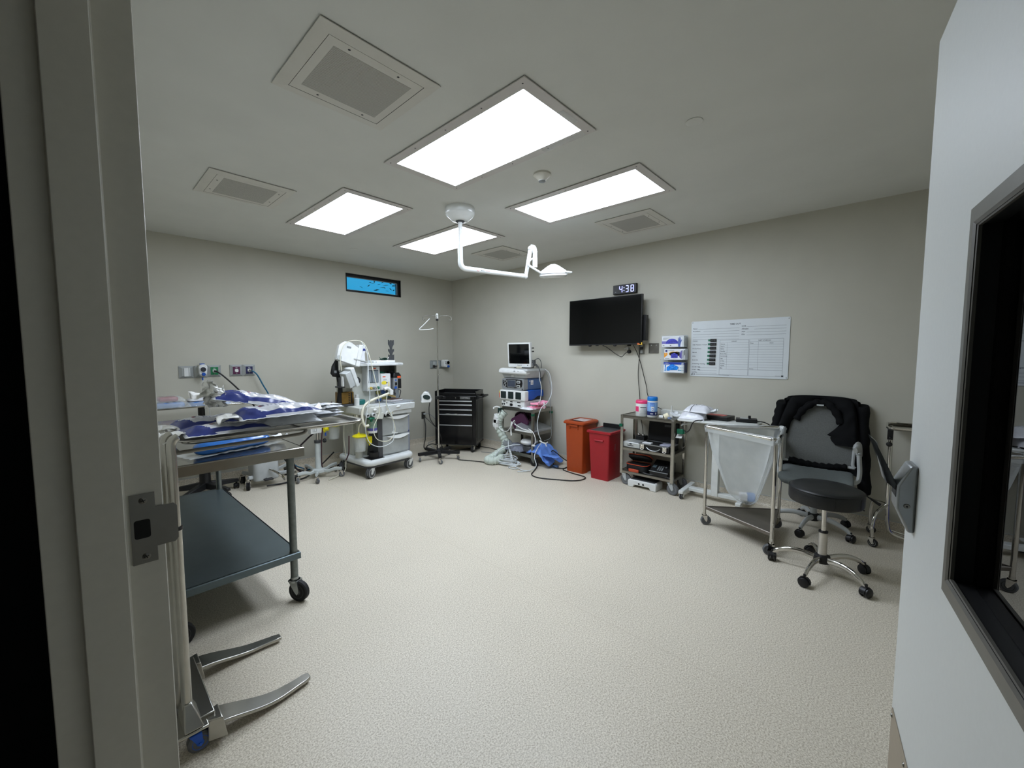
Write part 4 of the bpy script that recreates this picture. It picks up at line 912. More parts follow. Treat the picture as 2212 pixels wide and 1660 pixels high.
# left arm carrying the display and the ventilator box
b = MB(); b.tube([(-.30, .12, 1.10), (-.42, .05, 1.10), (-.50, -.05, 1.105)], .014, 8); b.box(-.52, -.34, -.10, .02, 1.095, 1.112); b.box(-.53, -.505, -.12, -.08, 1.10, 1.22); b.cyl((-.49, .0, 1.11), (-.49, .0, 1.42), .011, 8); obj('side_arm', b, M_DGREY, t, bev=.003)
b = MB(); b.box(-.522, -.50, -.16, -.12, 1.115, 1.235); obj('arm_cover', b, M_WHITE, t, bev=.006)
def tilted(c, ry, rz, rx=0): return TR(*c) @ RZ(rz) @ Matrix.Rotation(rad(ry), 4, 'Y') @ Matrix.Rotation(rad(rx), 4, 'X')
b = MB(); b.T = tilted((-.43, -.10, 1.50), 14, -12, -6)
poly = [(-.115, -.10), (.11, -.125), (.115, .09), (.02, .135), (-.06, .13), (-.112, .07)]
b.loft([[(x, -.05, z) for x, z in poly], [(x, .03, z) for x, z in poly]]); ds = obj('display', b, M_WHITE, t, bev=.005)
b = MB(); b.T = tilted((-.43, -.10, 1.50), 14, -12, -6); b.box(.112, .165, -.055, .06, -.13, .135); obj('display_bezel', b, M_WHITE, ds, bev=.008)
b = MB(); b.T = tilted((-.43, -.10, 1.50), 14, -12, -6); b.box(-.025, .025, -.0525, -.05, .06, .082); b.mi = 1; b.lathe([(.026, -.056), (.03, -.05)], (-.085, 0, -.075), 'y', 20); obj('label_plate', b, [M_MGREY, M_LGREY], ds, smooth=0)
b = MB(); b.T = tilted((-.43, -.10, 1.50), 14, -12, -6); b.box(.08, .24, -.06, .0, -.055, -.043); obj('tray_tongue', b, M_LGREY, ds, bev=.002)
b = MB(); b.T = tilted((-.425, -.14, 1.215), -24, 8, 4); b.box(-.075, .005, -.06, .05, -.10, .09); vb = obj('control_box', b, M_LGREY, t, bev=.006)
b = MB(); b.T = tilted((-.425, -.14, 1.215), -24, 8, 4); b.box(.008, .062, -.065, .055, -.125, .115); obj('control_face', b, M_AN, vb, bev=.008)
b = MB(); b.box(-.46, -.375, .02, .10, 1.03, 1.30); obj('side_panel', b, M_ANC, t, bev=.006)
# brown bellows window on the left rear
b = MB(); b.box(-.46, -.30, -.02, .14, .89, 1.035); bw = obj('bellows_housing', b, mat('amber_case', (128, 98, 40), .3, var=.15), t, bev=.01)
b = MB()
for k in range(6): b.box(-.375, -.352, -.0215, -.02, .90 + .021 * k, .912 + .021 * k)
b.box(-.345, -.325, -.0225, -.02, .9, 1.03); obj('bellows_scale', b, M_BLACK, bw, smooth=0)
b = MB(); b.box(-.47, -.28, -.04, .16, .862, .89); obj('bellows_base', b, M_DGREY, t, bev=.006)
b = MB(); b.box(-.26, -.17, -.06, .03, .866, .93); obj('green_valve', b, mat('teal_plastic', (20, 96, 92), .4), t, bev=.012)
b = MB(); b.lathe([(.03, .865), (.032, .95), (.02, .96), (.02, 1.0)], (-.29, -.06, 0), 'z', 18); obj('white_valve', b, M_WHITE, t)
# ---- loose things on the machine (top-level), placed in its frame
def at(x, y, z): return AT @ Vector((x, y, z))
def on(name, label, cat, x, y, z, rz=0, group=None): return thing(name, label, cat, tuple(at(x, y, z)), 4.7 + rz, group)
def hoseA(name, label, pts, r, m, cat='tube', n=7, seg=8):
    b = MB(); b.T = AT; b.tube(spl(pts, n), r, seg); return tag(obj(name, b, m, smooth=60), label, cat)
k = on('tubing_stand', 'dark grey notched plastic stand upright on the right end of the machine top shelf', 'stand', .345 - .09 + .02, .02, 1.383)
b = MB(); h = [(0, .0), (0, .105), (-.0, .115), (.012, .10), (.028, .115), (.02, .14), (0, .165), (0, .195), (.014, .183), (.03, .196), (.024, .225), (.0, .262), (0, .325), (.013, .325), (.017, .29), (.026, .30), (.030, .322)]
L0 = [(-.045 + x, z) for x, z in h]; R0 = [(.045 - x, z) for x, z in h][::-1]
b.loft([[(x * .95, y, z * .92) for x, z in L0 + R0] for y in (-.006, .006)]); obj('plate', b, M_DGREY, k, smooth=0)
b = MB(); b.box(-.04, .04, -.03, .03, 0, .008); obj('foot', b, M_DGREY, k, bev=.002)
k = on('paper_box', 'white box on the left of the machine top shelf, behind the tilted display', 'box', -.15, .05, 1.383)
b = MB(); b.loft([[(x, y, z) for x, y in rrect(0, 0, .10, .09, .01)] for z in (0, .02)]); b.loft([[(x, y, z) for x, y in rrect(0, 0, w, w * .9, .01)] for z, w in ((.02, .078), (.12, .074), (.14, .085), (.225, .088))]); obj('body', b, M_PAPER, k, bev=.003)
b = MB(); b.box(-.04, .04, -.0415, -.038, .152, .18); obj('band', b, M_NAVY, k, smooth=0)
k = on('flat_box', 'flat white box lying on the machine top shelf under a green strap', 'box', .12, -.02, 1.383)
b = MB(); b.box(-.15, .13, -.08, .10, 0, .03); obj('body', b, M_PAPER, k, bev=.004); b = MB(); b.box(-.19, -.155, -.08, -.02, 0, .025); obj('side_clip', b, M_WHITE, k, bev=.003)
k = on('green_strap', 'small dark green strap bundle on the flat white box of the machine', 'strap', .13, -.02, 1.414)
b = MB()
for q in range(5): b.tube(spl([(-.045, .01 * q - .02, .012), (0, .012 * q - .025, .03 - .003 * q), (.045, .01 * q - .02, .014), (.0, .01 * q - .02, .004)], 5, True), .006, 6, closed=True)
b.tube(spl([(-.045, 0, .015), (-.055, 0, .03), (-.06, 0, .042)], 4), .004, 6); obj('coil', b, mat('dark_green_strap', (16, 52, 40), .6), k); b = MB(); b.tube(spl([(.04, 0, .012), (.06, -.005, .022), (.08, 0, .04)], 4), .004, 6); obj('end', b, M_WHITE, k)
k = on('clipboard_tray', 'grey flat tray lying askew on the right of the machine worktop', 'tray', .27, -.10, .863, 6)
b = MB(); b.box(-.17, .19, -.13, .13, 0, .014); obj('tray', b, mat('tray_grey', (142, 146, 150), .45), k, bev=.003)
k = on('white_book', 'white edged book lying on the grey tray of the machine', 'book', .24, -.06, .878, 9)
b = MB(); b.box(-.12, .09, -.075, .075, .003, .024); obj('pages', b, M_PAPER, k, smooth=0); b = MB(); b.box(-.122, .092, -.078, .077, .024, .027); b.box(-.122, .092, -.078, .077, 0, .003); obj('cover', b, mat('brown_cover', (88, 66, 60), .5), k, smooth=0)
# black breathing bag hanging on the left
k = on('breathing_bag', 'black rubber breathing bag hanging from the left of the anaesthesia machine', 'breathing bag', -.47, .0, 0)
b = MB(); rings = []
for z, xo, w, d in ((1.64, .10, .008, .01), (1.58, .045, .012, .01), (1.50, -.0, .014, .012), (1.42, -.03, .02, .014), (1.35, -.055, .04, .018), (1.28, -.06, .052, .02), (1.24, -.035, .05, .02), (1.22, -.01, .030, .018), (1.10, .005, .026, .016), (1.0, .0, .034, .018), (.93, -.005, .042, .02), (.90, .02, .03, .014), (.87, .045, .012, .008)):
    rings.append([(xo + w * math.cos(a), d * math.sin(a) * (1 + .25 * math.cos(3 * a)), z + .012 * math.cos(a) * (1 if w > .04 else 0)) for a in [2 * PI * j / 16 for j in range(16)]])
b.loft(rings); obj('bag', b, mat('black_bag_rubber', (15, 16, 18), .5, bump=.2), k, smooth=60)
b = MB(); b.box(-.075, -.045, -.022, -.018, 1.27, 1.30); obj('tag', b, M_MGREY, k, smooth=0)
hoseA('scavenging_hose', 'dark red hose running down from the black breathing bag behind the suction stand', [(-.56, .03, .93), (-.60, .04, .84), (-.64, .06, .74), (-.66, .1, .5), (-.62, .2, .2), (-.56, .3, .04)], .007, mat('plum_hose', (62, 26, 38), .4), 'hose')
hoseA('breathing_circuit', 'thick cream breathing hose curving from the machine port up to the elbow connector', [(-.335, -.375, .66), (-.38, -.37, .66), (-.405, -.36, .74), (-.395, -.35, .83), (-.35, -.34, .90), (-.25, -.34, .95), (-.12, -.34, .985), (-.02, -.33, 1.01)], .0155, M_CREAMT, 'hose')
k = on('elbow_connector', 'white elbow connector at the end of the cream breathing hose', 'connector', -.02, -.33, 1.012)
b = MB(); b.tube(spl([(-.06, 0, .05), (-.02, 0, .062), (.03, 0, .03), (.035, 0, .0)], 4), .02, 12); b.box(.005, .05, -.026, .026, -.02, .04); obj('elbow', b, M_WHITE, k, bev=.002)
b = MB(); b.cyl((.03, 0, -.03), (.10, .01, -.055), .012, 10); b.cyl((-.03, 0, -.005), (.03, 0, -.03), .013, 10); obj('brass_adapter', b, mat('tan_adapter', (150, 130, 80), .45), k)
hoseA('sampling_tube', 'pale tube arching over the tilted display and falling to the drawers', [(-.53, -.16, 1.30), (-.54, -.16, 1.48), (-.48, -.17, 1.615), (-.36, -.18, 1.655), (-.26, -.20, 1.62), (-.22, -.24, 1.48), (-.20, -.30, 1.25), (-.19, -.36, 1.02), (-.19, -.38, .80), (-.28, -.39, .62), (-.24, -.40, .48), (-.08, -.40, .44), (.02, -.39, .55), (-.02, -.39, .72), (-.09, -.38, .86), (-.07, -.37, 1.0)], .0045, M_CREAMT)
hoseA('sampling_tube', 'second pale tube from the display looping low in front of the suction canister', [(-.30, -.21, 1.64), (-.25, -.25, 1.50), (-.28, -.31, 1.25), (-.30, -.36, 1.0), (-.36, -.38, .80), (-.38, -.38, .62), (-.34, -.39, .46), (-.2, -.41, .385), (-.03, -.41, .43), (.0, -.39, .58), (-.02, -.385, .75), (-.085, -.365, .90)], .0045, M_TUBE)
hoseA('monitor_cable', 'white cable hanging from the outlet with a small clip against the drawers', [(-.05, -.35, .775), (.0, -.37, .70), (.02, -.37, .60), (.0, -.38, .54), (-.02, -.385, .53), (.03, -.385, .525)], .004, M_WHITE, 'cable')
k = on('circuit_clip', 'small white T clip dangling on tube in front of the upper drawer', 'clip', .0, -.395, .525)
b = MB(); b.cyl((-.02, 0, 0), (.05, 0, -.008), .005, 8); b.cyl((0, 0, -.012), (-.005, 0, .022), .006, 8); obj('tee', b, M_WHITE, k)
hoseA('canister_tube', 'cream tube arching from the yellow canister lid to the machine', [(-.36, -.2, .555), (-.355, -.2, .63), (-.32, -.2, .665), (-.27, -.2, .64), (-.25, -.2, .54), (-.245, -.21, .49)], .0085, M_CREAMT)
hoseA('canister_hose', 'dark red hose along the left side of the yellow lidded canister', [(-.44, -.12, .52), (-.455, -.14, .42), (-.44, -.10, .30), (-.42, .0, .20)], .007, mat('plum_hose', (62, 26, 38), .4), 'hose')
hoseA('power_cord', 'black power cord on the floor behind the machine left caster', [(-.40, .32, .25), (-.55, .34, .12), (-.75, .3, .02), (-1.0, .28, .012), (-1.2, .3, .02)], .009, M_BLACK, 'cord')
# ================= IV pole near the corner =================
t = thing('iv_pole', 'chrome IV pole on a black five-leg base in front of the tool cabinet', 'iv pole', (3.475, 4.66, 0))
b = MB(); b.cyl((0, 0, .10), (0, 0, 1.33), .0135, 14); pole = obj('pole', b, M_CHROME, t)
b = MB(); b.cyl((0, 0, 1.33), (0, 0, 1.97), .009, 12); obj('upper_pole', b, M_CHROME, pole)
b = MB(); b.lathe([(.017, 1.31), (.017, 1.345)], (0, 0, 0), 'z', 14); b.mi = 1; b.lathe([(0, -.075), (.02, -.072), (.022, -.058), (.012, -.045), (.008, -.02)], (0, 0, 1.325), 'x', 12); b.mi = 0; b.cyl((.012, -.012, 1.205), (.012, -.018, 1.205), .006, 8)
for i, v in enumerate(b.v): pass
obj('clamp', b, [M_CHROME, M_BLACK], pole)
b = MB(); b.lathe([(.0155, 1.975), (.0175, 1.985), (.0175, 2.045), (.012, 2.055), (0, 2.055)], (0, 0, 0), 'z', 14); b.mi = 1; b.lathe([(.0175, 1.955), (.018, 1.985)], (0, 0, 0), 'z', 14); hd = obj('pole_head', b, [M_WHITE, M_BLACK], t)
for a in (-38, 52, 142, 232):
    b = MB(); b.T = RZ(a); b.tube(spl([(0.01, 0, 2.02), (.10, 0, 2.028), (.175, 0, 2.02), (.20, 0, 1.99), (.185, 0, 1.965), (.165, 0, 1.975)] if a in (-38, 142) else [(0.01, 0, 2.02), (.08, 0, 2.03), (.12, 0, 2.015), (.125, 0, 1.97)], 5), .0045, 6); obj('hook', b, M_STEEL, hd)
b = MB()
for a in (20, 92, 164, 236, 308):
    b.T = RZ(a); b.box(.02, .30, -.021, .021, .085, .125)
b.T = Matrix(); b.lathe([(.05, .085), (.05, .13), (.03, .14), (.02, .16)], (0, 0, 0), 'z', 18)
obj('base', b, M_BLACKM, t, bev=.002)
for a in (20, 92, 164, 236, 308): caster(t, .275 * math.cos(rad(a)), .275 * math.sin(rad(a)), .029, .022, .086, a + 70, M_GREYR, M_CHROME, M_LGREY, lean=.4)
b = MB(); b.box(-.03, .075, -.03, .02, .86, .905); b.cyl((.06, -.03, .885), (.06, -.075, .885), .02, 12); obj('pump_clamp', b, M_BLACK, t, bev=.004)
b = MB(); b.T = TR(-.20, -.03, 0) if False else Matrix()
pol = [(-.10, .825), (-.085, .81), (.07, .82), (.085, .86), (.055, .93), (.02, .965), (-.045, .97), (-.09, .92)]
b.T = TR(-.115, .105, 0) @ RZ(-40); b.loft([[(x * .82, y, .90 + (z - .90)) for x, z in pol] for y in (-.05, .05)]); pm = obj('infusion_pump', b, M_WHITE, t, bev=.018)
b = MB(); b.T = TR(-.115, .105, 0) @ RZ(-40); b.loft([[(-.0 + .05 * math.cos(a), y, .895 + .034 * math.sin(a) - .15 * .05 * math.cos(a)) for a in [2 * PI * j / 20 for j in range(20)]] for y in (-.0565, -.05)]); b.mi = 1; b.box(-.085, -.07, -.053, -.05, .85, .93); b.cyl((.0, 0, .965), (.0, 0, .985), .012, 10); obj('pump_panel', b, [mat('pump_display', (40, 52, 52), .2), M_MGREY], pm)
hose('pump_cord', 'black cord hanging from the white pump down past the pole to the floor', [(3.375, 4.72, .82), (3.36, 4.72, .72), (3.38, 4.72, .58), (3.45, 4.69, .46), (3.50, 4.66, .36), (3.56, 4.70, .22), (3.60, 4.8, .1), (3.64, 4.9, .02)], .0055, M_BLACK, 'cord')
hose('hanger_wire', 'white bent wire hanger hooked on the IV pole arm', [(3.395, 4.72, 1.985), (3.375, 4.735, 1.96), (3.33, 4.77, 1.90), (3.282, 4.80, 1.845), (3.285, 4.80, 1.83), (3.34, 4.76, 1.832), (3.40, 4.725, 1.838), (3.44, 4.70, 1.848)], .006, M_WHITE, 'hanger', 3)
# ================= black tool cabinet across the corner =================
CR = 33.0 - 90
t = thing('tool_cabinet', 'black wheeled tool cabinet with silver drawer pulls standing across the corner', 'tool cabinet', (4.067, 4.564, 0), CR)
CT = TR(4.067, 4.564, 0) @ RZ(CR)
M_TC = mat('gloss_black_steel', (14, 14, 15), .22, var=.05); W0, W1, D1 = -.62, .03, .44
b = MB(); b.box(W0, W1, .0, D1, .125, .865); body = obj('body', b, M_TC, t, bev=.004)
b = MB()                                            # raised tray rim at the top
for q in ((W0, W0 + .012, .0, D1), (W1 - .012, W1, .0, D1), (W0, W1, D1 - .012, D1), (W0, W1, 0, .010)): b.box(q[0], q[1], q[2], q[3], .865, .935 if q[3] != .010 else .905)
obj('top_rim', b, M_TC, t, bev=.003)
obj('top_mat', MB().box(W0 + .012, W1 - .012, .01, D1 - .012, .865, .872), mat('rubber_mat', (44, 44, 46), .7), t, smooth=0)
zb = [.145, .43, .592, .667, .742, .800]
M_PULL = mat('silver_pull', (196, 198, 198), .3, .85)
for i in range(5):
    z0, z1 = zb[i], zb[i + 1]
    b = MB(); b.box(W0 + .045, W1 - .055, -.012, 0, z0 + .004, z1 - .004); dr = obj('drawer', b, M_TC, t, bev=.003)
    b = MB(); b.loft([[(x, -.012, z1 - .004), (x, -.026, z1 - .006), (x, -.028, z1 - .022), (x, -.012, z1 - .024)] for x in (W0 + .047, W1 - .060)]); obj('drawer_pull', b, M_PULL, dr, bev=.002)
b = MB(); b.box(W0 + .03, W1 - .03, -.013, 0, .806, .862); top = obj('top_panel', b, M_TC, t, bev=.003)
b = MB(); b.lathe([(0, -.022), (.007, -.022), (.010, -.019), (.011, -.012)], (-.285, 0, .835), 'y', 16); obj('lock', b, M_CHROME, top)
fx = lambda x, z: face((x, -.0135, z), (1, 0, 0), (0, 0, 1))
b = MB(); b.T = fx(-.215, .818); b.box(0, .155, 0, .034, 0, .0012); b.mi = 1; b.box(.003, .152, .003, .031, .0012, .0016); b.mi = 2; b.text('CRAFTSMAN', TR(.010, .010, .0018), .0235); obj('badge', b, [M_PULL, M_TC, M_WHITE], top, smooth=0)
b = MB(); b.T = fx(-.52, .835); b.loft([[(.042 * math.cos(a), .013 * math.sin(a), z) for a in [2 * PI * j / 20 for j in range(20)]] for z in (0, .0012)]); b.mi = 1; b.text('VERSA', TR(-.027, -.005, .0014), .015); obj('sticker', b, [mat('pink_violet', (150, 70, 130), .5), M_WHITE], top, smooth=0)
b = MB(); b.T = TR(0, -.03, 0); b.tube(spl([(-.44, .0, .588), (-.40, -.006, .592), (-.33, -.004, .586), (-.26, -.008, .594)], 4), .004, 6); obj('cable_tie', b, M_WHITE, t)
b = MB(); b.tube(spl([(W1, .06, .84), (W1 + .075, .07, .848), (W1 + .09, .09, .85), (W1 + .09, D1 - .09, .85), (W1 + .075, D1 - .07, .848), (W1, D1 - .06, .84)], 4), .014, 10); b.box(W1, W1 + .02, .03, .09, .81, .865); b.box(W1, W1 + .02, D1 - .09, D1 - .03, .81, .865); obj('side_handle', b, M_BLACK, t)
b = MB(); b.box(W1, W1 + .004, .05, D1 - .05, .17, .79); obj('side_panel', b, mat('side_black', (24, 25, 26), .3), t, bev=.003)
b = MB(); b.box(W0, W1, 0, D1, .112, .128); obj('bottom_frame', b, M_BLACKM, t, bev=.002)
for x, y, sw in ((W1 - .06, .05, 250), (W1 - .06, D1 - .06, 300), (W0 + .06, .05, 230), (W0 + .06, D1 - .06, 280)): caster(t, x, y, .05, .03, .113, sw, M_RUBBER, M_CHROME, M_MGREY, lean=.25)
hose('extension_cord', 'thick black cord coiled on the floor left of the tool cabinet', [(3.92, YA - .05, .44), (3.90, YA - .12, .30), (3.80, YA - .25, .13), (3.66, YA - .42, .10), (3.58, YA - .55, .05), (3.62, YA - .72, .014), (3.78, YA - .74, .012), (3.86, YA - .6, .03), (3.80, YA - .46, .08), (3.68, YA - .46, .06), (3.60, YA - .62, .014), (3.70, YA - .80, .012), (3.92, YA - .84, .012), (4.15, YA - .90, .012), (4.3, YA - 1.0, .012)], .008, M_BLACK, 'cord')
hose('power_cord', 'grey power cord hanging in a long loop from the wall socket', [(3.965, YA - .045, .50), (4.01, YA - .09, .49), (4.05, YA - .2, .40), (4.0, YA - .34, .25), (3.84, YA - .46, .14), (3.66, YA - .52, .12), (3.72, YA - .62, .03), (3.62, YA - .80, .012), (3.48, YA - .74, .012)], .005, M_MGREY, 'cord')
hose('power_cord', 'thin dark cord stretched from the wall socket behind the tool cabinet', [(3.945, YA - .04, .45), (3.96, YA - .16, .38), (4.0, YA - .30, .28), (4.05, YA - .42, .2), (4.08, YA - .44, .03)], .0045, M_DGREY, 'cord')
hose('floor_cord', 'black cord lying on the floor along the wall right of the tool cabinet', [(4.35, 4.92, .012), (4.42, 4.6, .012), (4.40, 4.3, .012), (4.45, 4.1, .012), (4.46, 3.85, .012)], .006, M_BLACK, 'cord')
hose('floor_cord', 'black cord on the floor from the IV pole to the white hose', [(3.62, 4.40, .01), (3.72, 4.20, .01), (3.80, 3.98, .01), (3.82, 3.86, .01)], .006, M_BLACK, 'cord')
hose('floor_cord', 'thin grey kinked cord on the floor right of the tool cabinet', [(4.16, 4.52, .008), (4.22, 4.34, .008), (4.14, 4.24, .008), (4.20, 4.16, .008), (4.08, 4.10, .008), (4.06, 4.22, .008)], .0035, M_MGREY, 'cord', 4)
# ================= monitor cart, bins, utility cart =================
t = thing('equipment_cart', 'three-tier steel equipment cart stacked with monitors, against the right wall', 'cart', (4.10, 3.44, 0))
M_CART = mat('cart_steel', (150, 147, 140), .3, 1.0, .06, 24)
# local: x into the wall, y along the wall (0 = right end as seen, .56 = left end)
for nm, z in (('top_shelf', .76), ('middle_shelf', .45), ('bottom_shelf', .15)):
    b = MB(); b.box(0, .42, 0, .56, z - .004, z); b.box(0, .004, 0, .56, z - .045, z); b.box(.416, .42, 0, .56, z - .045, z); b.box(0, .42, 0, .004, z - .045, z); b.box(0, .42, .556, .56, z - .045, z)
    obj(nm, b, M_CART, t, smooth=0)
for x in (0, .42):
    for y in (0, .56):
        b = MB(); sx = 1 if x == 0 else -1; sy = 1 if y == 0 else -1; w = .028
        b.loft([[(x - sx * .003, y - sy * .003, z), (x + sx * w, y - sy * .003, z), (x + sx * w, y, z), (x, y, z), (x, y + sy * w, z), (x - sx * .003, y + sy * w, z)] for z in (.10, .765)])
        lg = obj('post', b, M_CART, t, smooth=0)
        caster(lg, x + sx * .012, y + sy * .012, .055, .026, .128, 200 if y else 285, M_RUBBER, M_GALV, M_RUBBER, lean=.4)
        if y == 0:
            b = MB(); b.box(x - .006 if sx > 0 else x - .03, x + .03 if sx > 0 else x + .006, -.008, .03, .672, .70); obj('green_clip', b, M_GREEN, lg, bev=.002)
def onc(name, label, cat, x, y, z, rz=0, group=None): return thing(name, label, cat, (4.10 + x, 3.44 + y, z), rz, group)
# generator with three displays: white front, royal blue shell, white socket base
k = onc('electrosurgical_unit', 'white and royal blue electrosurgical unit with three dark windows, lowest of the stack', 'medical device', .02, .17, .7605)
b = MB(); b.box(.0, .36, -.0, .43, 0, .095); base = obj('socket_base', b, M_WHITE, k, bev=.004)
b = MB(); b.T = face((-.0005, .43, 0), (0, -1, 0), (0, 0, 1))
for x, z, w, h in ((.035, .066, .045, .014), (.17, .066, .045, .014), (.30, .066, .06, .013), (.31, .022, .055, .013), (.02, .035, .0, 0)):
    if w: b.box(x, x + w, z, z + h, 0, .002)
for x, z, r in ((.02, .03, .012), (.055, .033, .013), (.105, .052, .009)): b.loft([[(x + r * math.cos(a), z + r * math.sin(a), q) for a in [2 * PI * j / 14 for j in range(14)]] for q in (0, .003)])
b.loft([[(.19 + x, .032 + z, q) for x, z in rrect(0, 0, .052, .034, .012)] for q in (0, .004)])
b.mi = 1
for x in (.145, .275): b.box(x, x + .0015, .01, .09, 0, .001)
obj('sockets', b, [M_BLACK, M_LGREY], base, smooth=0)
b = MB(); b.slab(rrect(.025, .215, .09, .475, .02), .095, .235, .015); fr = obj('front_housing', b, M_WHITE, k)
b = MB(); b.T = face((-.0205, .4525, 0), (0, -1, 0), (0, 0, 1))
for x in (.035, .175, .315): b.loft([[(x + .045 + px, .165 + pz, q) for px, pz in rrect(0, 0, .102, .098, .008)] for q in (0, .002)])
obj('display_window', b, mat('esu_window', (34, 44, 44), .1), fr)
b = MB(); b.T = face((-.0215, .4525, 0), (0, -1, 0), (0, 0, 1)); b.box(-.0, .012, .12, .19, 0, .001); b.mi = 1; b.box(.0, .012, .19, .215, 0, .001); obj('warning_label', b, [M_ORANGEL, M_YELLOW], fr, smooth=0)
b = MB(); pr = [(.06, .10), (.08, .13), (.36, .10), (.37, .2), (.35, .232), (.07, .236)]
b.loft([[(x, y, z) for x, z in [(.065, .155), (.09, .11), (.14, .098), (.20, .115), (.26, .145), (.32, .15), (.38, .13), (.40, .16), (.395, .22), (.37, .24), (.09, .24), (.065, .22)]] for y in (-.018, .448)]); obj('blue_shell', b, M_BLUE, k, bev=.012)
b = MB()
for q in range(8):
    for w in range(4): b.box(.10 + .03 * q, .12 + .03 * q, -.002, .0, .012 + .018 * w, .024 + .018 * w)
obj('side_vents', b, M_LGREY, base, smooth=0)
# second unit: black fascia, steel blue body
k = onc('cautery_generator', 'steel blue generator with black curved fascia and small grey screen, second from the bottom', 'medical device', .02, .17, .997)
b = MB(); b.slab(rrect(.225, .215, .33, .40, .02), 0.006, .165, .012); obj('body', b, mat('steel_blue_case', (72, 102, 150), .42), k)
b = MB(); b.loft([[(.08, y, z) for y, z in rrect(.215, .085, .415, .17, .03)], [(.0, y, z) for y, z in rrect(.215, .082, .41, .16, .035)]]); fr = obj('fascia_frame', b, mat('silver_grey', (146, 150, 152), .4, .3), k)
b = MB(); b.T = face((-.001, .215, .088), (0, -1, 0), (0, 0, 1))
pol = [(-.19, .045), (-.10, .062), (.08, .066), (.17, .058), (.185, .01), (.17, -.04), (.05, -.062), (-.10, -.058), (-.19, -.03)]
b.loft([[(x, z, 0) for x, z in pol], [(x * .98, z * .97, .004) for x, z in pol]]); fa = obj('fascia', b, M_BLACK, fr, bev=.002)
b = MB(); b.T = face((-.0055, .215, .088), (0, -1, 0), (0, 0, 1)); b.box(-.095, .06, -.045, .052, 0, .001); b.mi = 1; b.box(-.088, .053, -.04, .046, .001, .0018); obj('screen', b, [M_MGREY, mat('screen_slate', (66, 72, 84), .15)], fa, smooth=0)
b = MB(); b.T = face((-.0055, .215, .088), (0, -1, 0), (0, 0, 1))
for x, z in ((.112, .028), (.11, -.03)): b.mi = 0; b.loft([[(x + px, z + pz, q) for px, pz in rrect(0, 0, .066, .034, .012)] for q in (0, .002)]); b.mi = 1; b.box(x - .022, x + .022, z - .008, z + .006, .002, .003)
for x, z in ((-.137, .03), (-.145, -.022)):
    b.mi = 0; b.loft([[(x + .027 * math.cos(a), z + .022 * math.sin(a), q) for a in [2 * PI * j / 18 for j in range(18)]] for q in (0, .002)]); b.mi = 1; b.loft([[(x + .018 * math.cos(a), z + .014 * math.sin(a), q) for a in [2 * PI * j / 18 for j in range(18)]] for q in (.002, .003)])
b.mi = 0
for q in range(5): b.box(-.075 + .022 * q, -.066 + .022 * q, -.055, -.050, 0, .001)
obj('socket_ring', b, [M_LGREY, M_BLACK], fa, smooth=0)
b = MB(); b.box(-.004, .0, .03, .045, .008, .03); obj('power_switch', b, M_BLACK, fr, smooth=0)
b = MB(); b.T = face((.15, .0145, .075), (1, 0, 0), (0, 0, 1)); b.box(0, .055, .0, .065, 0, .0008); b.mi = 1; b.box(.01, .045, .01, .03, .0008, .001); b.mi = 0; b.box(-.03, -.012, .045, .06, 0, .0008); obj('rating_label', b, [M_PAPER, M_LGREY], k, smooth=0)
b = MB(); b.box(.10, .13, .36, .40, .166, .18); obj('orange_tag', b, M_ORANGEL, k, bev=.003)
# camera control unit: white sloped front, grey body
k = onc('camera_console', 'flat grey console with curved white front, under the monitor', 'medical device', .0, .13, 1.168)
b = MB(); b.loft([[(x, y, 0) for x, y in rrect(.22, .24, .36, .42, .02)], [(x, y, .10) for x, y in rrect(.20, .22, .42, .50, .02)], [(x, y, .125) for x, y in rrect(.20, .22, .40, .48, .02)]]); body = obj('body', b, M_LGREY, k)
b = MB(); n = 10
prf = [(-.02, .055), (-.035, .075), (-.03, .11), (-.0, .13), (.05, .134), (.05, .07)]
b.loft([[(x + .03 * (u ** 6), .475 - .49 * u, z - .006 * u) for x, z in prf] for u in [i / n for i in range(n + 1)]]); fc = obj('white_front', b, M_WHITE, k, bev=.008)
b = MB(); b.T = face((-.036, .20, .088), (0, -1, 0), (0.15, 0, 1)); b.text('1288', TR(0, 0, 0), .022); b.mi = 1; b.text('clear', TR(.075, 0, 0), .020); obj('lettering', b, [M_INK, M_MGREY], fc, smooth=0)
b = MB(); b.box(.02, .045, .26, .275, .012, .05); b.box(.02, .045, .235, .245, .012, .05); obj('front_socket', b, M_WHITE, body, smooth=0)
# monitor
k = onc('medical_monitor', 'white framed square monitor with black screen, topmost on the equipment cart', 'monitor', .04, .105, 1.305)
b = MB(); b.slab(rrect(.13, .17, .16, .20, .03), 0, .022, .006); b.box(.10, .14, .13, .21, .02, .10); obj('stand', b, M_DGREY, k)
MT = TR(.03, .21, .178) @ Matrix.Rotation(rad(-3), 4, 'Y')
b = MB(); b.T = MT; b.loft([[(x, y, z) for y, z in rrect(0, 0, .415 * s, .335 * s, .014)] for x, s in ((0, 1), (.04, 1), (.065, .86))]); fr = obj('housing', b, M_WHITE, k, bev=.004)
b = MB(); b.T = MT; b.box(-.002, .0, -.185, .185, -.120, .148); obj('screen', b, M_GLASSK, k, smooth=0)
b = MB(); b.T = MT @ face((-.001, .035, -.148), (0, -1, 0), (0, 0, 1)); b.text('Medtronic', Matrix(), .020); obj('lettering', b, M_INK, fr, smooth=0)
b = MB(); b.T = MT; b.lathe([(0, -.003), (.007, -.003), (.008, 0)], (0, -.155, -.142), 'x', 12); obj('power_button', b, M_INK, fr)
b = MB(); b.T = MT
for z in (.09, .045, -.08, -.10): b.box(.03, .05, -.235, -.205, z - .008, z + .008)
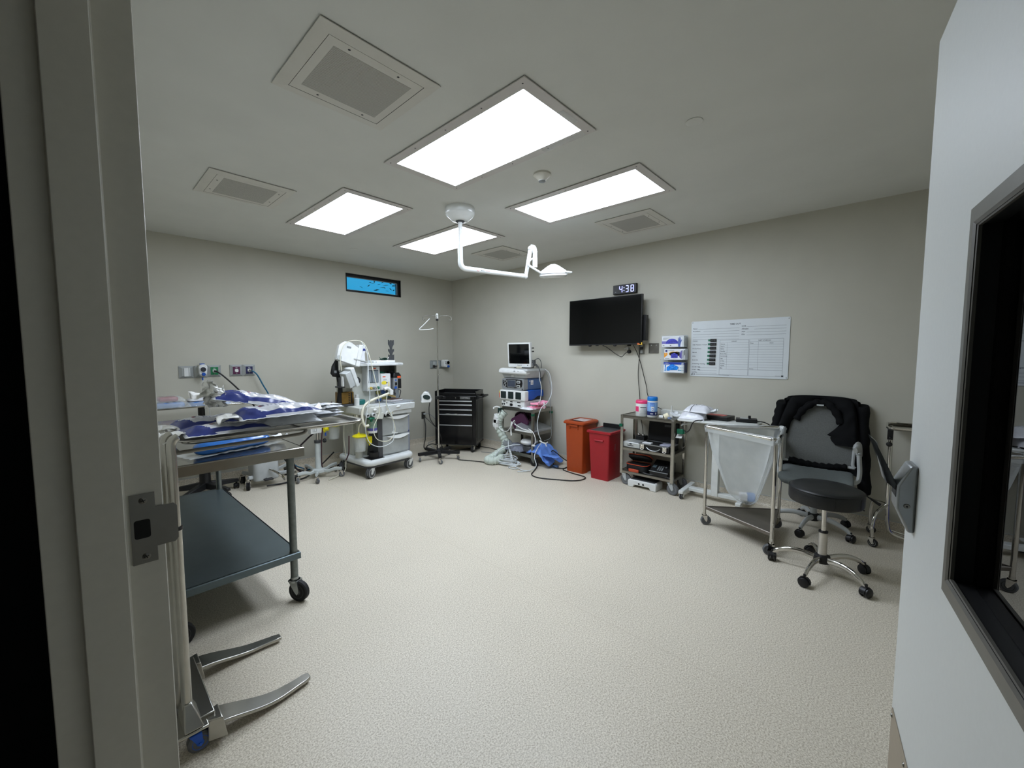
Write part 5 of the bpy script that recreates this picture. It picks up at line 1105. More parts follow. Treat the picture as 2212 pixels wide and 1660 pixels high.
obj('side_connector', b, M_BLACK, fr, bev=.003)
b = MB(); b.tube(spl([(.07, -.02, .10), (.09, -.08, .13), (.12, -.10, .10), (.14, -.10, .03), (.16, -.08, .0)], 5), .005, 6); b.tube(spl([(.06, -.02, .09), (.07, -.06, .05), (.09, -.07, .0)], 5), .006, 6); b.box(.06, .09, -.04, -.01, .03, .11); obj('signal_cable', b, M_DGREY, k)
k = onc('cable_bundle', 'small cream coiled cable ends lying on the console in front of the monitor', 'cable', -.005, .235, 1.302)
b = MB()
for q in range(4): b.tube(spl([(.0, -.03 + .022 * q, .004), (.012, -.02 + .022 * q, .016), (.0, -.008 + .022 * q, .024), (-.012, -.02 + .022 * q, .012)], 5, True), .0045, 6, closed=True)
obj('coil', b, M_CREAMT, k); b = MB(); b.tube(spl([(.0, .05, .004), (-.01, .07, .012), (0, .10, .006)], 4), .005, 6); obj('plug', b, M_BLACK, k)
# pink egg-crate foam pads
M_PINK = mat('pink_foam', (238, 158, 184), .85, var=.06, bump=.3)
def foam(name, label, x, y, z, rz, L, Wd, bow, ti):
    k = onc(name, label, 'foam pad', x, y, z, rz, 'pink foam pads on the cart'); b = MB()
    def up(u, v): 
        xx, yy = (u - .5) * L, (v - .5) * Wd
        return (xx, yy, .024 + .013 * math.sin(u * L / .012 * .7) * math.sin(v * Wd / .012 * .7) + bow * (2 * u - 1) ** 2)
    b.grid(up, 40, 24); b.grid(lambda u, v: ((u - .5) * L, (v - .5) * Wd, bow * (2 * u - 1) ** 2), 40, 24)
    for v in (0, 1): b.grid(lambda u, w, v=v: ((u - .5) * L, (v - .5) * Wd, bow * (2 * u - 1) ** 2 + (up(u, v)[2] - bow * (2 * u - 1) ** 2) * w), 40, 1)
    for u in (0, 1): b.grid(lambda v, w, u=u: ((u - .5) * L, (v - .5) * Wd, bow * (2 * u - 1) ** 2 + (up(u, v)[2] - bow * (2 * u - 1) ** 2) * w), 24, 1)
    obj('foam', b, M_PINK, k, smooth=50)
    return k
foam('foam_pad', 'lower pink foam pad poking out over the cart edge', .14, .055, .762, 82, .11, .24, 0, 0)
k = foam('foam_pad', 'upper pink egg-crate foam pad curled on top of the lower one', .20, .05, .802, 12, .32, .115, .022, 0)
b = MB(); b.box(-.10, .02, -.03, -.015, .062, .064); b.box(.0, .012, -.075, -.058, -.05, .04); obj('strap', b, M_WHITE, k, bev=.001)
k = onc('tubing_packet', 'clear flat packet of coiled tubing on the cart corner below the pink foam', 'packet', .01, .10, .7605)
b = MB(); pillow(b, .14, .2, .02, 44., lambda u, v: 0, 24, 30); obj('packet', b, M_FILM, k, smooth=60)
# middle shelf: plum case, silver thermal bag
k = onc('plum_case', 'plum coloured soft case leaning open on the middle shelf of the equipment cart', 'case', .11, .33, .452)
M_PLUM = mat('plum_vinyl', (74, 32, 66), .45, var=.06, bump=.15)
b = MB(); b.T = TR(0, 0, .10) @ Matrix.Rotation(rad(-12), 4, 'Y') @ Matrix.Rotation(rad(-28), 4, 'X'); b.loft([[(x, y, z) for y, z in rrect(-.02, .0, .30, .19, .05)] for x in (-.04, .0)]); c1 = obj('front_flap', b, M_PLUM, k, bev=.01)
b = MB(); b.T = TR(0, 0, .10) @ Matrix.Rotation(rad(-12), 4, 'Y') @ Matrix.Rotation(rad(-28), 4, 'X'); b.lathe([(0, -.045), (.016, -.045), (.018, -.04)], (0, .07, .01), 'x', 14); b.mi = 0; b.lathe([(0, -.043), (.006, -.043), (.007, -.04)], (0, .06, -.085), 'x', 10); obj('snap', b, M_LGREY, c1)
b = MB(); b.T = TR(.08, .02, .12); b.loft([[(x, y, z) for y, z in rrect(.0, .0, .28 * s, .22 * s, .10)] for x, s in ((-.02, 1), (.08, .96), (.12, .8))]); obj('back_shell', b, M_PLUM, k, bev=.008)
b = MB(); n = 9
b.tube([(.058, -.12 + .24 * q / 18, .145 + .055 * math.sin(PI * q / 18) + .012 * (q % 2)) for q in range(19)], .026, 8); obj('lining', b, mat('dark_plush', (34, 14, 26), .9, bump=.4), k)
k = onc('thermal_bag', 'silver folded thermal bag on the middle shelf of the equipment cart', 'bag', .17, .10, .452)
M_FOIL = mat('silver_foil', (176, 180, 182), .28, .7, .06, 12, bump=.25)
b = MB(); b.loft([[(-.19, -.10, .0), (-.19, .19, .0), (-.19, .19, .075), (-.185, .05, .03), (-.19, -.10, .016)], [(-.02, -.12, .0), (-.02, .17, .0), (-.02, .16, .125), (-.02, .03, .085), (-.02, -.12, .03)], [(.20, -.13, 0), (.20, .16, 0), (.20, .15, .09), (.2, .02, .07), (.20, -.13, .035)]]); obj('bag', b, M_FOIL, k, bev=.006)
b = MB(); b.loft([[(-.20, .20, z), (-.205, .05, z), (-.20, -.11, z), (-.19, -.11, z), (-.195, .05, z), (-.19, .20, z)] for z in (.0, .018)]); b.tube([(-.195, .20, .082), (-.195, .06, .034), (-.195, -.10, .02)], .007, 6); obj('rim', b, M_WHITE, k)
k = onc('white_papers', 'flat bluish papers under the silver thermal bag, sticking out to the right', 'paper', .19, -.0, .4515) if False else None
# left end: hanging airway hose and white grips
t2 = thing('warming_hose', 'grey white corrugated warming hose hanging at the left of the equipment cart to the floor', 'hose', (4.02, 3.95, 0))
M_HOSE = mat('hose_fabric', (186, 196, 186), .6, var=.08, scale=30, bump=.4)
path = spl([(.10, .03, .68), (.06, .08, .60), (.05, .115, .50), (.07, .075, .38), (.10, .02, .26), (.06, .01, .16), (-.06, .035, .10), (-.17, .045, .060), (-.235, .03, .052), (-.25, -.04, .052), (-.19, -.085, .052), (-.10, -.075, .056), (-.05, -.04, .06)], 12)
rs = [(.055 if i < 60 else .05) * (1 + .09 * math.sin(i * 1.35)) for i in range(len(path))]
b = MB(); b.tube(path, rs, 14); obj('hose', b, M_HOSE, t2, smooth=60)
b = MB(); b.T = TR(.10, -.01, .22) @ Matrix.Rotation(rad(35), 4, 'X'); b.lathe([(.062, -.055), (.066, -.05), (.066, .05), (.062, .055)], (0, 0, 0), 'z', 22); obj('cuff', b, M_MGREY, t2)
b = MB(); b.box(-.02, .05, .06, .14, .52, .58); b.loft([[(-.02, .09, .42), (.05, .09, .42), (.05, .16, .5), (-.02, .16, .5)], [(-.02, .07, .60), (.05, .07, .60), (.05, .12, .66), (-.02, .12, .66)]]); b.box(-.01, .02, .06, .16, .46, .54); obj('grip', b, M_WHITE, t2, bev=.008)
k = thing('hand_switch', 'dark green plug with white boot hanging at the top left corner of the equipment cart', 'plug', (4.07, 4.04, .74))
b = MB(); b.box(-.03, .02, -.045, .0, -.07, .0); obj('plug', b, mat('dark_green_plug', (12, 40, 36), .5), k, bev=.006); b = MB(); b.tube(spl([(-.01, -.03, .0), (-.03, .02, .015), (-.05, .06, -.005), (-.05, .055, -.02)], 4), .011, 8); obj('boot', b, M_WHITE, k)
hose('white_tube', 'white tube looping across the front of the plum case', [(4.04, 3.99, .70), (4.03, 4.02, .60), (4.03, 4.03, .50), (4.04, 3.96, .43), (4.05, 3.86, .43), (4.06, 3.79, .52), (4.09, 3.77, .58), (4.12, 3.78, .56)], .006, M_WHITE, 'tube')
hose('white_strap', 'white strap hanging down over the middle shelf edge by the plum case', [(4.10, 3.82, .56), (4.08, 3.82, .50), (4.075, 3.815, .42), (4.075, 3.81, .37)], .012, M_WHITE, 'strap', 4, 4)
hose('probe_cable', 'white cable hanging down the right side of the stacked devices', [(4.20, 3.42, 1.31), (4.19, 3.405, 1.24), (4.185, 3.40, 1.16), (4.20, 3.39, 1.10), (4.205, 3.385, 1.0), (4.20, 3.40, .88), (4.19, 3.43, .80)], .0045, M_WHITE, 'cable')
hose('probe_cable', 'dark cable dropping from the monitor past the right side of the console', [(4.17, 3.45, 1.36), (4.185, 3.42, 1.32), (4.19, 3.395, 1.25), (4.19, 3.39, 1.19)], .007, M_DGREY, 'cable')
hose('suction_tubing', 'long pale tube hanging from the console past the cart to the floor', [(4.36, 3.45, 1.29), (4.40, 3.40, 1.22), (4.40, 3.36, 1.0), (4.30, 3.35, .85), (4.18, 3.365, .78), (4.12, 3.38, .6), (4.12, 3.36, .45), (4.14, 3.33, .34), (4.12, 3.37, .26), (4.06, 3.38, .15), (4.0, 3.30, .05), (3.86, 3.32, .012), (3.75, 3.40, .012)], .0055, M_TUBE)
hose('monitor_lead', 'thin grey lead hanging from the console behind the long pale tube', [(4.38, 3.46, 1.28), (4.42, 3.41, 1.10), (4.42, 3.40, .8), (4.42, 3.38, .5), (4.38, 3.36, .36), (4.2, 3.33, .345)], .004, M_MGREY, 'cable')
k = thing('lead_clip', 'white forked clip on the tube at the right of the equipment cart', 'clip', (4.13, 3.32, .345))
b = MB(); b.tube([(0, .03, .01), (0, -.02, -.008), (0, -.07, -.012)], .008, 6); b.tube([(0, -.07, -.012), (0, -.085, -.05)], .007, 6); b.tube([(0, -.07, -.012), (0, -.105, .01)], .007, 6); obj('clip', b, M_WHITE, k)
# bottom shelf: coiled tubing, white device, blue drape
k = onc('foot_pedal', 'white domed foot pedal on the bottom shelf of the equipment cart', 'pedal', .14, .13, .152)
b = MB(); b.slab(rrect(.02, .02, .24, .16, .03), 0, .09, .02); obj('base', b, M_DGREY, k); b = MB(); b.ball((.0, .05, .135), .13, .12, .05, 22, 10); obj('dome', b, M_WHITE, k)
k = onc('blue_drape', 'crumpled blue drape spilling off the bottom shelf of the equipment cart', 'drape', .17, -.06, .152)
M_DRAPE = mat('blue_drape_cloth', (92, 132, 206), .7, var=.1, bump=.25)
b = MB(); b.grid(lambda u, v: ((u - .5) * .36 + .03 * noise3(u * 5, v * 5, 1), .16 - .34 * v + .03 * noise3(u * 6, v * 4, 7), .012 + .13 * math.sin(PI * min(1, v * 1.1 + .1)) * (1 - (2 * u - 1) ** 2 * .8) - .13 * max(0, v - .62) * 2 * (1 + .3 * math.sin(u * 9)) + .028 * noise3(u * 7, v * 7, 3)), 36, 36); obj('cloth', b, M_DRAPE, k, solid=.003, smooth=70)
b = MB(); b.grid(lambda u, v: (-.14 + .1 * u, .20 - .5 * v + .0, .008 + .02 * abs(noise3(u * 5, v * 9, 5))), 8, 24); obj('fold', b, M_DRAPE, k, solid=.004, smooth=70)
k = onc('grey_cover', 'crumpled grey plastic cover on the bottom shelf beside the coiled tubes', 'cover', .08, .36, .152)
b = MB(); b.grid(lambda u, v: ((u - .5) * .26, (v - .5) * .34, .01 + .08 * (1 - (2 * u - 1) ** 2) * (1 - (2 * v - 1) ** 2) + .03 * abs(noise3(u * 6, v * 6, 2))), 26, 26); obj('sheet', b, mat('grey_sheet', (112, 116, 128), .5, bump=.4), k, solid=.003, smooth=60)
rt = random.Random(11)
tl = ['pale tube coil lying on the floor in front of the equipment cart', 'pale tube arching from the bottom shelf down to the floor coils', 'clear wide loop of tube on the floor under the cart', 'small coil of clear tube at the front left caster of the equipment cart']
pts = [(4.16, 3.72, .24), (4.05, 3.80, .235), (3.96, 3.90, .18), (3.90, 3.95, .08), (3.88, 3.90, .015)]
for q in range(3): pts += [(3.86 + .02 * q, 3.72 - .02 * q, .02 + .006 * q), (3.92 + .02 * q, 3.58 - .02 * q, .02 + .006 * q), (4.02, 3.66, .03 + .01 * q), (4.00, 3.84, .025 + .01 * q), (3.90, 3.90, .02 + .008 * q)]
hose('coiled_tubing', tl[1], pts, .0075, M_TUBE, 'tube')
pts = []
for q in range(20): a = q * 1.05; r = .10 + .008 * (q % 5); pts.append((3.96 + r * math.cos(a) * 1.0, 3.78 + r * 1.35 * math.sin(a), .016 + .004 * q))
hose('coiled_tubing', tl[0], pts, .0065, M_TUBE, 'tube')
pts = [(4.05, 3.84, .30), (4.03, 3.82, .22), (4.0, 3.76, .13), (3.97, 3.72, .05), (3.93, 3.62, .014), (3.86, 3.5, .012), (3.80, 3.52, .012), (3.82, 3.62, .012), (3.88, 3.56, .016), (3.84, 3.40, .012), (3.88, 3.30, .012)]
hose('coiled_tubing', tl[2], pts, .006, M_TUBE, 'tube')
k = thing('tube_connectors', 'bundle of clear straight tube connectors on the floor before the cart', 'connector', (3.98, 3.76, .06))
b = MB()
for q, (x0, y0, z0, x1, y1, z1) in enumerate(((-.02, .10, .02, -.05, -.02, .10), (0, -.02, .12, -.03, -.10, -.03), (.01, -.0, .14, .0, -.07, .02), (.0, .02, .12, -.04, .06, -.02))): b.cyl((x0, y0, z0), (x1, y1, z1), .010, 8)
obj('connector', b, M_CLEAR, k)
hose('white_lead', 'white lead curling from the middle shelf down past the foot pedal', [(4.08, 3.50, .50), (4.07, 3.42, .47), (4.075, 3.38, .40), (4.085, 3.385, .33), (4.09, 3.41, .30)], .006, M_WHITE, 'cable')
k = thing('lead_plug', 'white plug at the end of the lead beside the foot pedal', 'plug', (4.09, 3.42, .285))
b = MB(); b.ball((0, 0, 0), .018, .03, .014, 12, 8); obj('plug', b, M_WHITE, k)
hose('power_cord', 'black power cord looping far out on the floor in front of the bins', [(4.30, 3.52, .012), (4.10, 3.37, .010), (3.90, 3.26, .009), (3.79, 3.20, .009), (3.74, 3.10, .009), (3.76, 2.98, .009), (3.84, 2.82, .009), (3.92, 2.68, .009), (4.02, 2.62, .009), (4.12, 2.63, .009), (4.16, 2.70, .009), (4.17, 2.82, .009), (4.195, 2.96, .009), (4.22, 3.03, .009), (4.30, 3.06, .009), (4.5, 3.07, .009)], .0065, M_BLACK, 'cord')
hose('power_cord', 'black power cord leaning from the blue drape down to behind the orange bin', [(4.30, 3.30, .16), (4.31, 3.27, .205), (4.34, 3.22, .17), (4.42, 3.14, .08), (4.5, 3.07, .03)], .0065, M_BLACK, 'cord')
k = thing('cord_plug', 'blue pedal switch on the floor beside the orange bin', 'switch', (4.255, 3.185, 0))
b = MB(); b.slab(rrect(0, 0, .07, .085, .02), 0, .032, .008); obj('body', b, mat('dusty_blue', (76, 112, 158), .4), k); b = MB(); b.tube(spl([(-.03, .04, .02), (-.05, 0, .03), (-.04, -.05, .012), (0, -.10, .008), (.06, -.13, .008)], 4), .006, 6); b.tube(spl([(.02, .04, .03), (-.01, .05, .10), (.0, .055, .16)], 4), .005, 6); obj('cord', b, M_BLACK, k)
# ---- waste bins
def bin_body(b, x0, x1, y0, y1, z0, z1, fl, tk=.004):
    """open tapered tub: outer ring up, then inner ring down"""
    def r(i, z, f): return [(x, y, z) for x, y in rrect((x0 + x1) / 2, (y0 + y1) / 2, x1 - x0 - 2 * i + 2 * f, y1 - y0 - 2 * i + 2 * f, .018)]
    b.loft([r(0, z0, 0), r(0, z1, fl), r(tk, z1, fl), r(tk, z0 + .03, 0)]); return b
t = thing('waste_bin', 'orange bin with grey framed slot lid between the equipment cart and the red bin', 'waste bin', (4.25, 2.765, 0), 0)
M_OR = mat('orange_plastic', (156, 62, 18), .42, var=.03); M_RED = mat('red_plastic', (152, 24, 34), .4, var=.03)
b = MB(); bin_body(b, 0, .30, 0, .235, 0, .625, .014); obj('tub', b, M_OR, t)
b = MB(); x0, x1, y0, y1 = -.03, .32, -.025, .262
def ringr(b, x0, x1, y0, y1, w, z0, z1):
    for q in ((x0, x1, y0, y0 + w), (x0, x1, y1 - w, y1), (x0, x0 + w * 1.4, y0 + w, y1 - w), (x1 - w, x1, y0 + w, y1 - w)): b.box(q[0], q[1], q[2], q[3], z0, z1)
b.loft([[(x, y, z) for x, y in rrect(.145, .118, .36 - 2 * i, .30 - 2 * i, .03)] for z, i in ((.615, .004), (.622, -.006), (.640, -.006), (.655, .01), (.655, .042), (.635, .044))], caps=False); obj('rim', b, M_OR, t)
obj('dark_inside', MB().box(.02, .27, .01, .22, .57, .575), M_BLACKM, t, smooth=0)
b = MB(); b.box(.10, .275, .03, .21, .645, .650); obj('flap', b, mat('clear_flap', (190, 176, 176), .2), t, bev=.002)
b = MB(); b.box(-.030, -.012, .055, .185, .585, .612); b.box(-.024, -.012, .055, .067, .548, .60); b.box(-.024, -.012, .173, .185, .548, .60); obj('handle', b, M_OR, t, bev=.003)
b = MB(); b.loft([[(.0, -.004, .0), (.10, -.004, .0), (.10, -.016, .0), (.05, -.016, .0)], [(.03, -.002, .12), (.07, -.002, .12), (.07, -.004, .12), (.04, -.004, .12)]]); obj('foot_rib', b, M_OR, t)
t = thing('waste_bin', 'red bin with black hinged lid, right of the orange bin', 'waste bin', (4.195, 2.372, 0), 0)
b = MB(); bin_body(b, 0, .30, 0, .235, 0, .565, .022); obj('tub', b, M_RED, t)
b = MB(); b.loft([[(x, y, z) for x, y in rrect(.15, .118, .36 - 2 * i, .315 - 2 * i, .012)] for z, i in ((.555, .006), (.56, -.004), (.582, -.004), (.586, .002), (.586, .02), (.575, .022))], caps=False); obj('rim', b, M_RED, t)
b = MB(); b.box(.005, .31, -.018, .254, .572, .584); ld = obj('lid', b, mat('charcoal_lid', (46, 48, 50), .5), t, bev=.003)
b = MB(); b.box(.30, .32, -.02, .25, .584, .635); obj('lid_flange', b, M_BLACK, ld, bev=.004)
b = MB(); b.loft([[(-.036, y, .47), (-.030, y, .484), (-.004, y, .490), (-.004, y, .466), (-.02, y, .462)] for y in (.055, .175)]); obj('handle', b, M_RED, t, bev=.003)
b = MB(); b.T = face((.11, -.012, .34), (1, 0, 0), (0, -.035, 1)); b.box(0, .075, 0, .12, 0, .0012); b.mi = 1; b.box(.04, .07, .06, .11, .0012, .0016); b.mi = 2
for q in range(6): b.box(.008, .035 if q > 2 else .034, .012 + .016 * q, .018 + .016 * q, .0012, .0016)
obj('biohazard_label', b, [M_PAPER, M_RED, M_MGREY], t, smooth=0)
# ---- utility cart
t = thing('utility_cart', 'three-shelf stainless utility cart holding wipes and cases, right of the red bin', 'utility cart', (4.23, 1.63, 0))
UW, UD = .605, .335
for nm, z in (('top_shelf', .80), ('middle_shelf', .435), ('bottom_shelf', .165)):
    b = MB(); b.box(0, UD, 0, UW, z - .004, z)
    lip = .03 if nm != 'bottom_shelf' else .026
    for q in ((0, .004, 0, UW), (UD - .004, UD, 0, UW), (0, UD, 0, .004), (0, UD, UW - .004, UW)): b.box(*q, z - lip, z + (.006 if nm == 'top_shelf' else .002))
    obj(nm, b, M_CART, t, smooth=0)
for x in (0, UD):
    for y in (0, UW):
        sx, sy = (1 if x == 0 else -1), (1 if y == 0 else -1); b = MB()
        b.loft([[(x - sx * .003, y - sy * .003, z), (x + sx * .028, y - sy * .003, z), (x + sx * .028, y, z), (x, y, z), (x, y + sy * .028, z), (x - sx * .003, y + sy * .028, z)] for z in (.13, .806)])
        p = obj('post', b, M_STEEL, t, smooth=0)
        caster(p, x + sx * .03, y + sy * .035, .063, .03, .15, 265 if x == 0 else 250, M_GREYR, M_LGREY, M_MGREY, lean=.45)
        if (x, y) == (0, UW): b = MB(); b.box(-.012, .022, UW - .02, UW + .016, .668, .70); b.mi = 1; b.lathe([(0, -.0135), (.004, -.0135)], (0, UW - .002, .684), 'x', 8); obj('green_clip', b, [M_GREEN, M_WHITE], p, smooth=0)
        if (x, y) == (0, 0): b = MB(); b.box(-.01, .0, -.006, .026, .60, .80); obj('tape_wrap', b, M_STEELD, p, bev=.003)
b = MB(); b.box(.02, .05, -.085, -.02, .665, .715); b.box(.03, .045, -.095, -.08, .668, .712); br = obj('hook_bracket', b, M_GREEN, t, bev=.004)
b = MB(); b.loft([[(.02, -.07, .62), (.07, -.07, .65), (.07, -.01, .65), (.02, -.01, .62)], [(.02, -.07, .624), (.07, -.07, .654), (.07, -.01, .654), (.02, -.01, .624)]]); obj('white_flap', b, M_WHITE, br, smooth=0)
b = MB(); b.tube(spl([(.10, -.006, .66), (.16, -.04, .66), (.20, -.05, .62), (.2, -.05, .52), (.16, -.03, .49)], 4), .005, 6); obj('push_handle', b, M_STEEL, t)
def onu(name, label, cat, x, y, z, rz=0, group=None): return thing(name, label, cat, (4.23 + x, 1.63 + y, z), rz, group)
def wipes(name, label, x, y, r, h, lid, lab, group):
    k = onu(name, label, 'wipe canister', x, y, .8005, 0, group); b = MB()
    b.lathe([(0, 0), (r - .004, 0), (r, .005), (r, h * .80), (r * .97, h * .83)], (0, 0, 0), 'z', 32); bd = obj('tub', b, M_WHITE, k)
    b = MB(); b.lathe([(r * 1.01, h * .80), (r * 1.03, h * .82), (r * 1.03, h * .94), (r * .9, h), (0, h)], (0, 0, 0), 'z', 32); b.box(-r * .9, -r * .3, -.012, .012, h * .93, h * 1.0); obj('lid', b, lid, k, bev=.001)
    b = MB(); lab(b, r, h); return k, bd, b
def arc(b, r, h0, h1, a0, a1, mi, dr=.0006, n=14):
    b.mi = mi; b.loft([[((r + d) * math.cos(a), (r + d) * math.sin(a), z) for d, z in ((dr, h0), (dr, h1), (0, h1), (0, h0))] for a in [rad(a0 + (a1 - a0) * i / n) for i in range(n + 1)]])
def lab1(b, r, h):
    arc(b, r, h * .30, h * .62, 118, 175, 0); arc(b, r, h * .40, h * .60, 255, 290, 0)
    for i in range(6): arc(b, r, h * (.14 + .06 * i), h * (.165 + .06 * i), 185 + 4 * (i % 3), 240 + 5 * (i % 2), 1, .0006, 8)
    arc(b, r, h * .545, h * .585, 190, 245, 2, .0007, 8)
def lab2(b, r, h):
    arc(b, r, h * .10, h * .74, 90, 300, 0, .0005, 30); arc(b, r, h * .10, h * .29, 90, 300, 1, .0009, 30)
    arc(b, r, h * .30, h * .50, 190, 222, 2, .001); arc(b, r, h * .54, h * .70, 178, 226, 3, .001); arc(b, r, h * .565, h * .675, 183, 221, 0, .0012); arc(b, r, h * .60, h * .64, 188, 216, 3, .0014); arc(b, r, h * .34, h * .46, 196, 216, 3, .0013); arc(b, r, h * .37, h * .43, 200, 212, 2, .0015)
    arc(b, r, h * .16, h * .20, 182, 212, 2, .0012, 8); arc(b, r, h * .15, h * .24, 236, 250, 2, .0012, 8); arc(b, r, h * .50, h * .53, 186, 220, 2, .001, 8)
gw = 'wipe canisters on the utility cart'
M_PNKL = mat('pink_lid', (222, 58, 112), .35); M_BLUL = mat('blue_lid', (14, 110, 190), .35)
k, bd, b = wipes('wipe_canister', 'wide white wipe canister with a pink lid on the utility cart', .10, .405, .067, .178, M_PNKL, lab1, gw)
obj('label', b, [M_PNKL, M_LGREY, M_INK], bd, smooth=0)
k, bd, b = wipes('wipe_canister', 'tall slim blue and white wipe canister with a blue lid on the utility cart', .10, .283, .054, .225, M_BLUL, lab2, gw)
obj('label', b, [mat('sky_label', (126, 168, 218), .4, var=.1), mat('label_navy', (20, 34, 92), .4), M_WHITE, mat('label_blue', (50, 92, 180), .4)], bd, smooth=0)
k = onu('paper_roll', 'white paper roll standing on edge behind the pink lidded canister', 'roll', .215, .462, .845)
b = MB(); b.lathe([(.012, -.03), (.048, -.03), (.05, -.026), (.05, .026), (.048, .03), (.012, .03)], (0, 0, .006), 'x', 26); obj('roll', b, M_WHITE, k)
k = onu('white_tray', 'low white rectangular tray standing behind the tape rolls on the utility cart', 'tray', .27, .12, .8005)
b = MB(); b.box(-.03, .05, -.13, .13, 0, .07); obj('tray', b, M_WHITEM, k, bev=.004)
k = onu('tape_roll', 'cream roll of medical tape tipped on the utility cart edge', 'tape roll', .075, .112, .826)
b = MB(); b.T = Matrix.Rotation(rad(62), 4, 'X') @ Matrix.Rotation(rad(20), 4, 'Y'); b.lathe([(.016, -.024), (.034, -.024), (.034, .024), (.016, .024), (.016, -.024)], (0, 0, .0), 'z', 24); obj('roll', b, mat('cream_tape', (226, 218, 188), .6), k)
k = onu('tape_roll', 'small white tape roll left of the cream one', 'tape roll', .065, .165, .818)
b = MB(); b.lathe([(.007, -.022), (.017, -.022), (.017, .022), (.007, .022), (.007, -.022)], (0, 0, 0), 'y', 20); obj('roll', b, M_WHITE, k)
k = onu('white_bottle', 'slim white dropper bottle standing behind the cream tape roll', 'bottle', .19, .105, .8005)
b = MB(); b.lathe([(0, 0), (.016, 0), (.017, .06), (.008, .075), (.006, .12), (.008, .13), (0, .132)], (0, 0, 0), 'z', 18); obj('body', b, M_WHITE, k)
k = onu('bottle_stopper', 'small blue grey stopper beside the cream tape roll', 'stopper', .05, .07, .8065)
b = MB(); b.lathe([(0, 0), (.02, 0), (.02, .016), (.014, .02), (0, .02)], (0, 0, 0), 'z', 18); obj('cap', b, mat('blue_grey_cap', (118, 134, 164), .4), k)
k = onu('silver_case', 'small silver metal case on the left of the utility cart middle shelf', 'case', .045, .48, .4375)
b = MB(); b.box(-.03, .16, -.10, .105, 0, .062); bd = obj('body', b, mat('case_silver', (190, 194, 194), .35, .5), k, bev=.008)
b = MB(); b.T = face((-.0305, .02, .02), (0, -1, 0), (0, 0, 1)); b.box(-.004, .024, .016, .03, 0, .0006); b.box(-.03, .045, .0, .008, 0, .0006); obj('printed_mark', b, M_INK, bd, smooth=0)
k = onu('walkie_charger', 'small black charger with two silver knobs at the back of the middle shelf', 'charger', .25, .47, .4365)
b = MB(); b.box(-.05, .05, -.055, .055, 0, .11); obj('body', b, M_BLACK, k, bev=.006)
b = MB(); b.ball((-.02, -.03, .12), .018, .018, .014, 12, 8); b.ball((-.02, .025, .122), .018, .018, .014, 12, 8); obj('knob', b, M_CHROME, k)
k = onu('instrument_case', 'open black hard case with silver latches on the utility cart middle shelf', 'case', .02, .05, .437)
b = MB(); CWd, CD = .345, .24
for q in ((0, .008, 0, CWd), (CD - .008, CD, 0, CWd), (0, CD, 0, .008), (0, CD, CWd - .008, CWd)): b.box(*q, 0, .065)
b.box(0, CD, 0, CWd, 0, .008); bd = obj('tray', b, M_BLACK, k, bev=.002)
b = MB()
for q in ((-.003, .009, -.003, CWd + .003), (CD - .009, CD + .003, -.003, CWd + .003), (-.003, CD, -.003, .009), (-.003, CD, CWd - .009, CWd + .003)): b.box(*q, .058, .068)
obj('edge_strip', b, M_SATIN, bd, smooth=0)
obj('foam', MB().box(.01, CD - .01, .01, CWd - .01, .05, .056), M_BLACKM, k, smooth=0)
b = MB(); b.T = TR(CD - .01, 0, .07) @ Matrix.Rotation(rad(8), 4, 'Y'); b.box(-.006, .02, 0, CWd, 0, .22); ld = obj('lid', b, M_BLACKM, k, bev=.008)
b = MB(); b.T = TR(CD - .01, 0, .07) @ Matrix.Rotation(rad(8), 4, 'Y'); b.box(-.0075, -.006, .09, .16, .17, .195); obj('lid_sticker', b, M_DGREY, ld, smooth=0)
for y in (.05, .30):
    b = MB(); b.box(-.012, -.003, y - .022, y + .022, .012, .06); b.box(-.016, -.010, y - .012, y + .012, .025, .05); b.tube([(-.014, y - .02, .012), (-.018, y - .01, .004), (-.018, y + .01, .004), (-.014, y + .02, .012)], .003, 6); obj('latch', b, M_CHROME, bd, bev=.002)
b = MB(); b.tube(spl([(-.006, .25, .035), (-.012, .235, .02), (-.013, .20, .006), (-.013, .15, .006), (-.012, .115, .02), (-.006, .10, .035)], 4), .005, 6); obj('handle', b, M_SATIN, bd)
b = MB(); b.box(.03, .09, .22, .32, .056, .075); obj('white_booklet', b, M_PAPER, k, bev=.003); b = MB(); b.box(.04, .16, .02, .13, .056, .075); obj('grey_pouch', b, mat('lilac_grey', (150, 152, 168), .5), k, bev=.01)
k = onu('tool_pouch', 'black and orange pouch gaping open on the utility cart bottom shelf', 'pouch', .075, .45, .168)
M_PO = mat('orange_piping', (176, 68, 40), .5)
b = MB(); b.slab(rrect(.03, -.02, .17, .25, .05), 0, .075, .012); obj('lower_shell', b, M_BLACKM, k)
b = MB(); b.T = TR(.10, 0, .08) @ Matrix.Rotation(rad(30), 4, 'Y') @ Matrix.Rotation(rad(-3), 4, 'X'); b.slab(rrect(-.07, -.03, .16, .25, .05), .01, .045, .01); obj('upper_shell', b, M_BLACKM, k)
b = MB(); b.tube([(x, y, .078) for x, y in rrect(.03, -.02, .17, .25, .05)], .0045, 6, closed=True); b.T = TR(.10, 0, .08) @ Matrix.Rotation(rad(30), 4, 'Y') @ Matrix.Rotation(rad(-3), 4, 'X'); b.tube([(x, y, .042) for x, y in rrect(-.07, -.03, .165, .255, .05)], .005, 6, closed=True); obj('piping', b, M_PO, k)
b = MB(); b.slab(rrect(0, 0, .02, .12, .009), 0, .034, .006)
for v in b.v: v.x -= .075; v.y -= .01
b.T = Matrix(); obj('front_patch', b, M_PO, k)
k = onu('desk_telephone', 'black desk telephone on the right of the utility cart bottom shelf', 'telephone', .10, .165, .168)
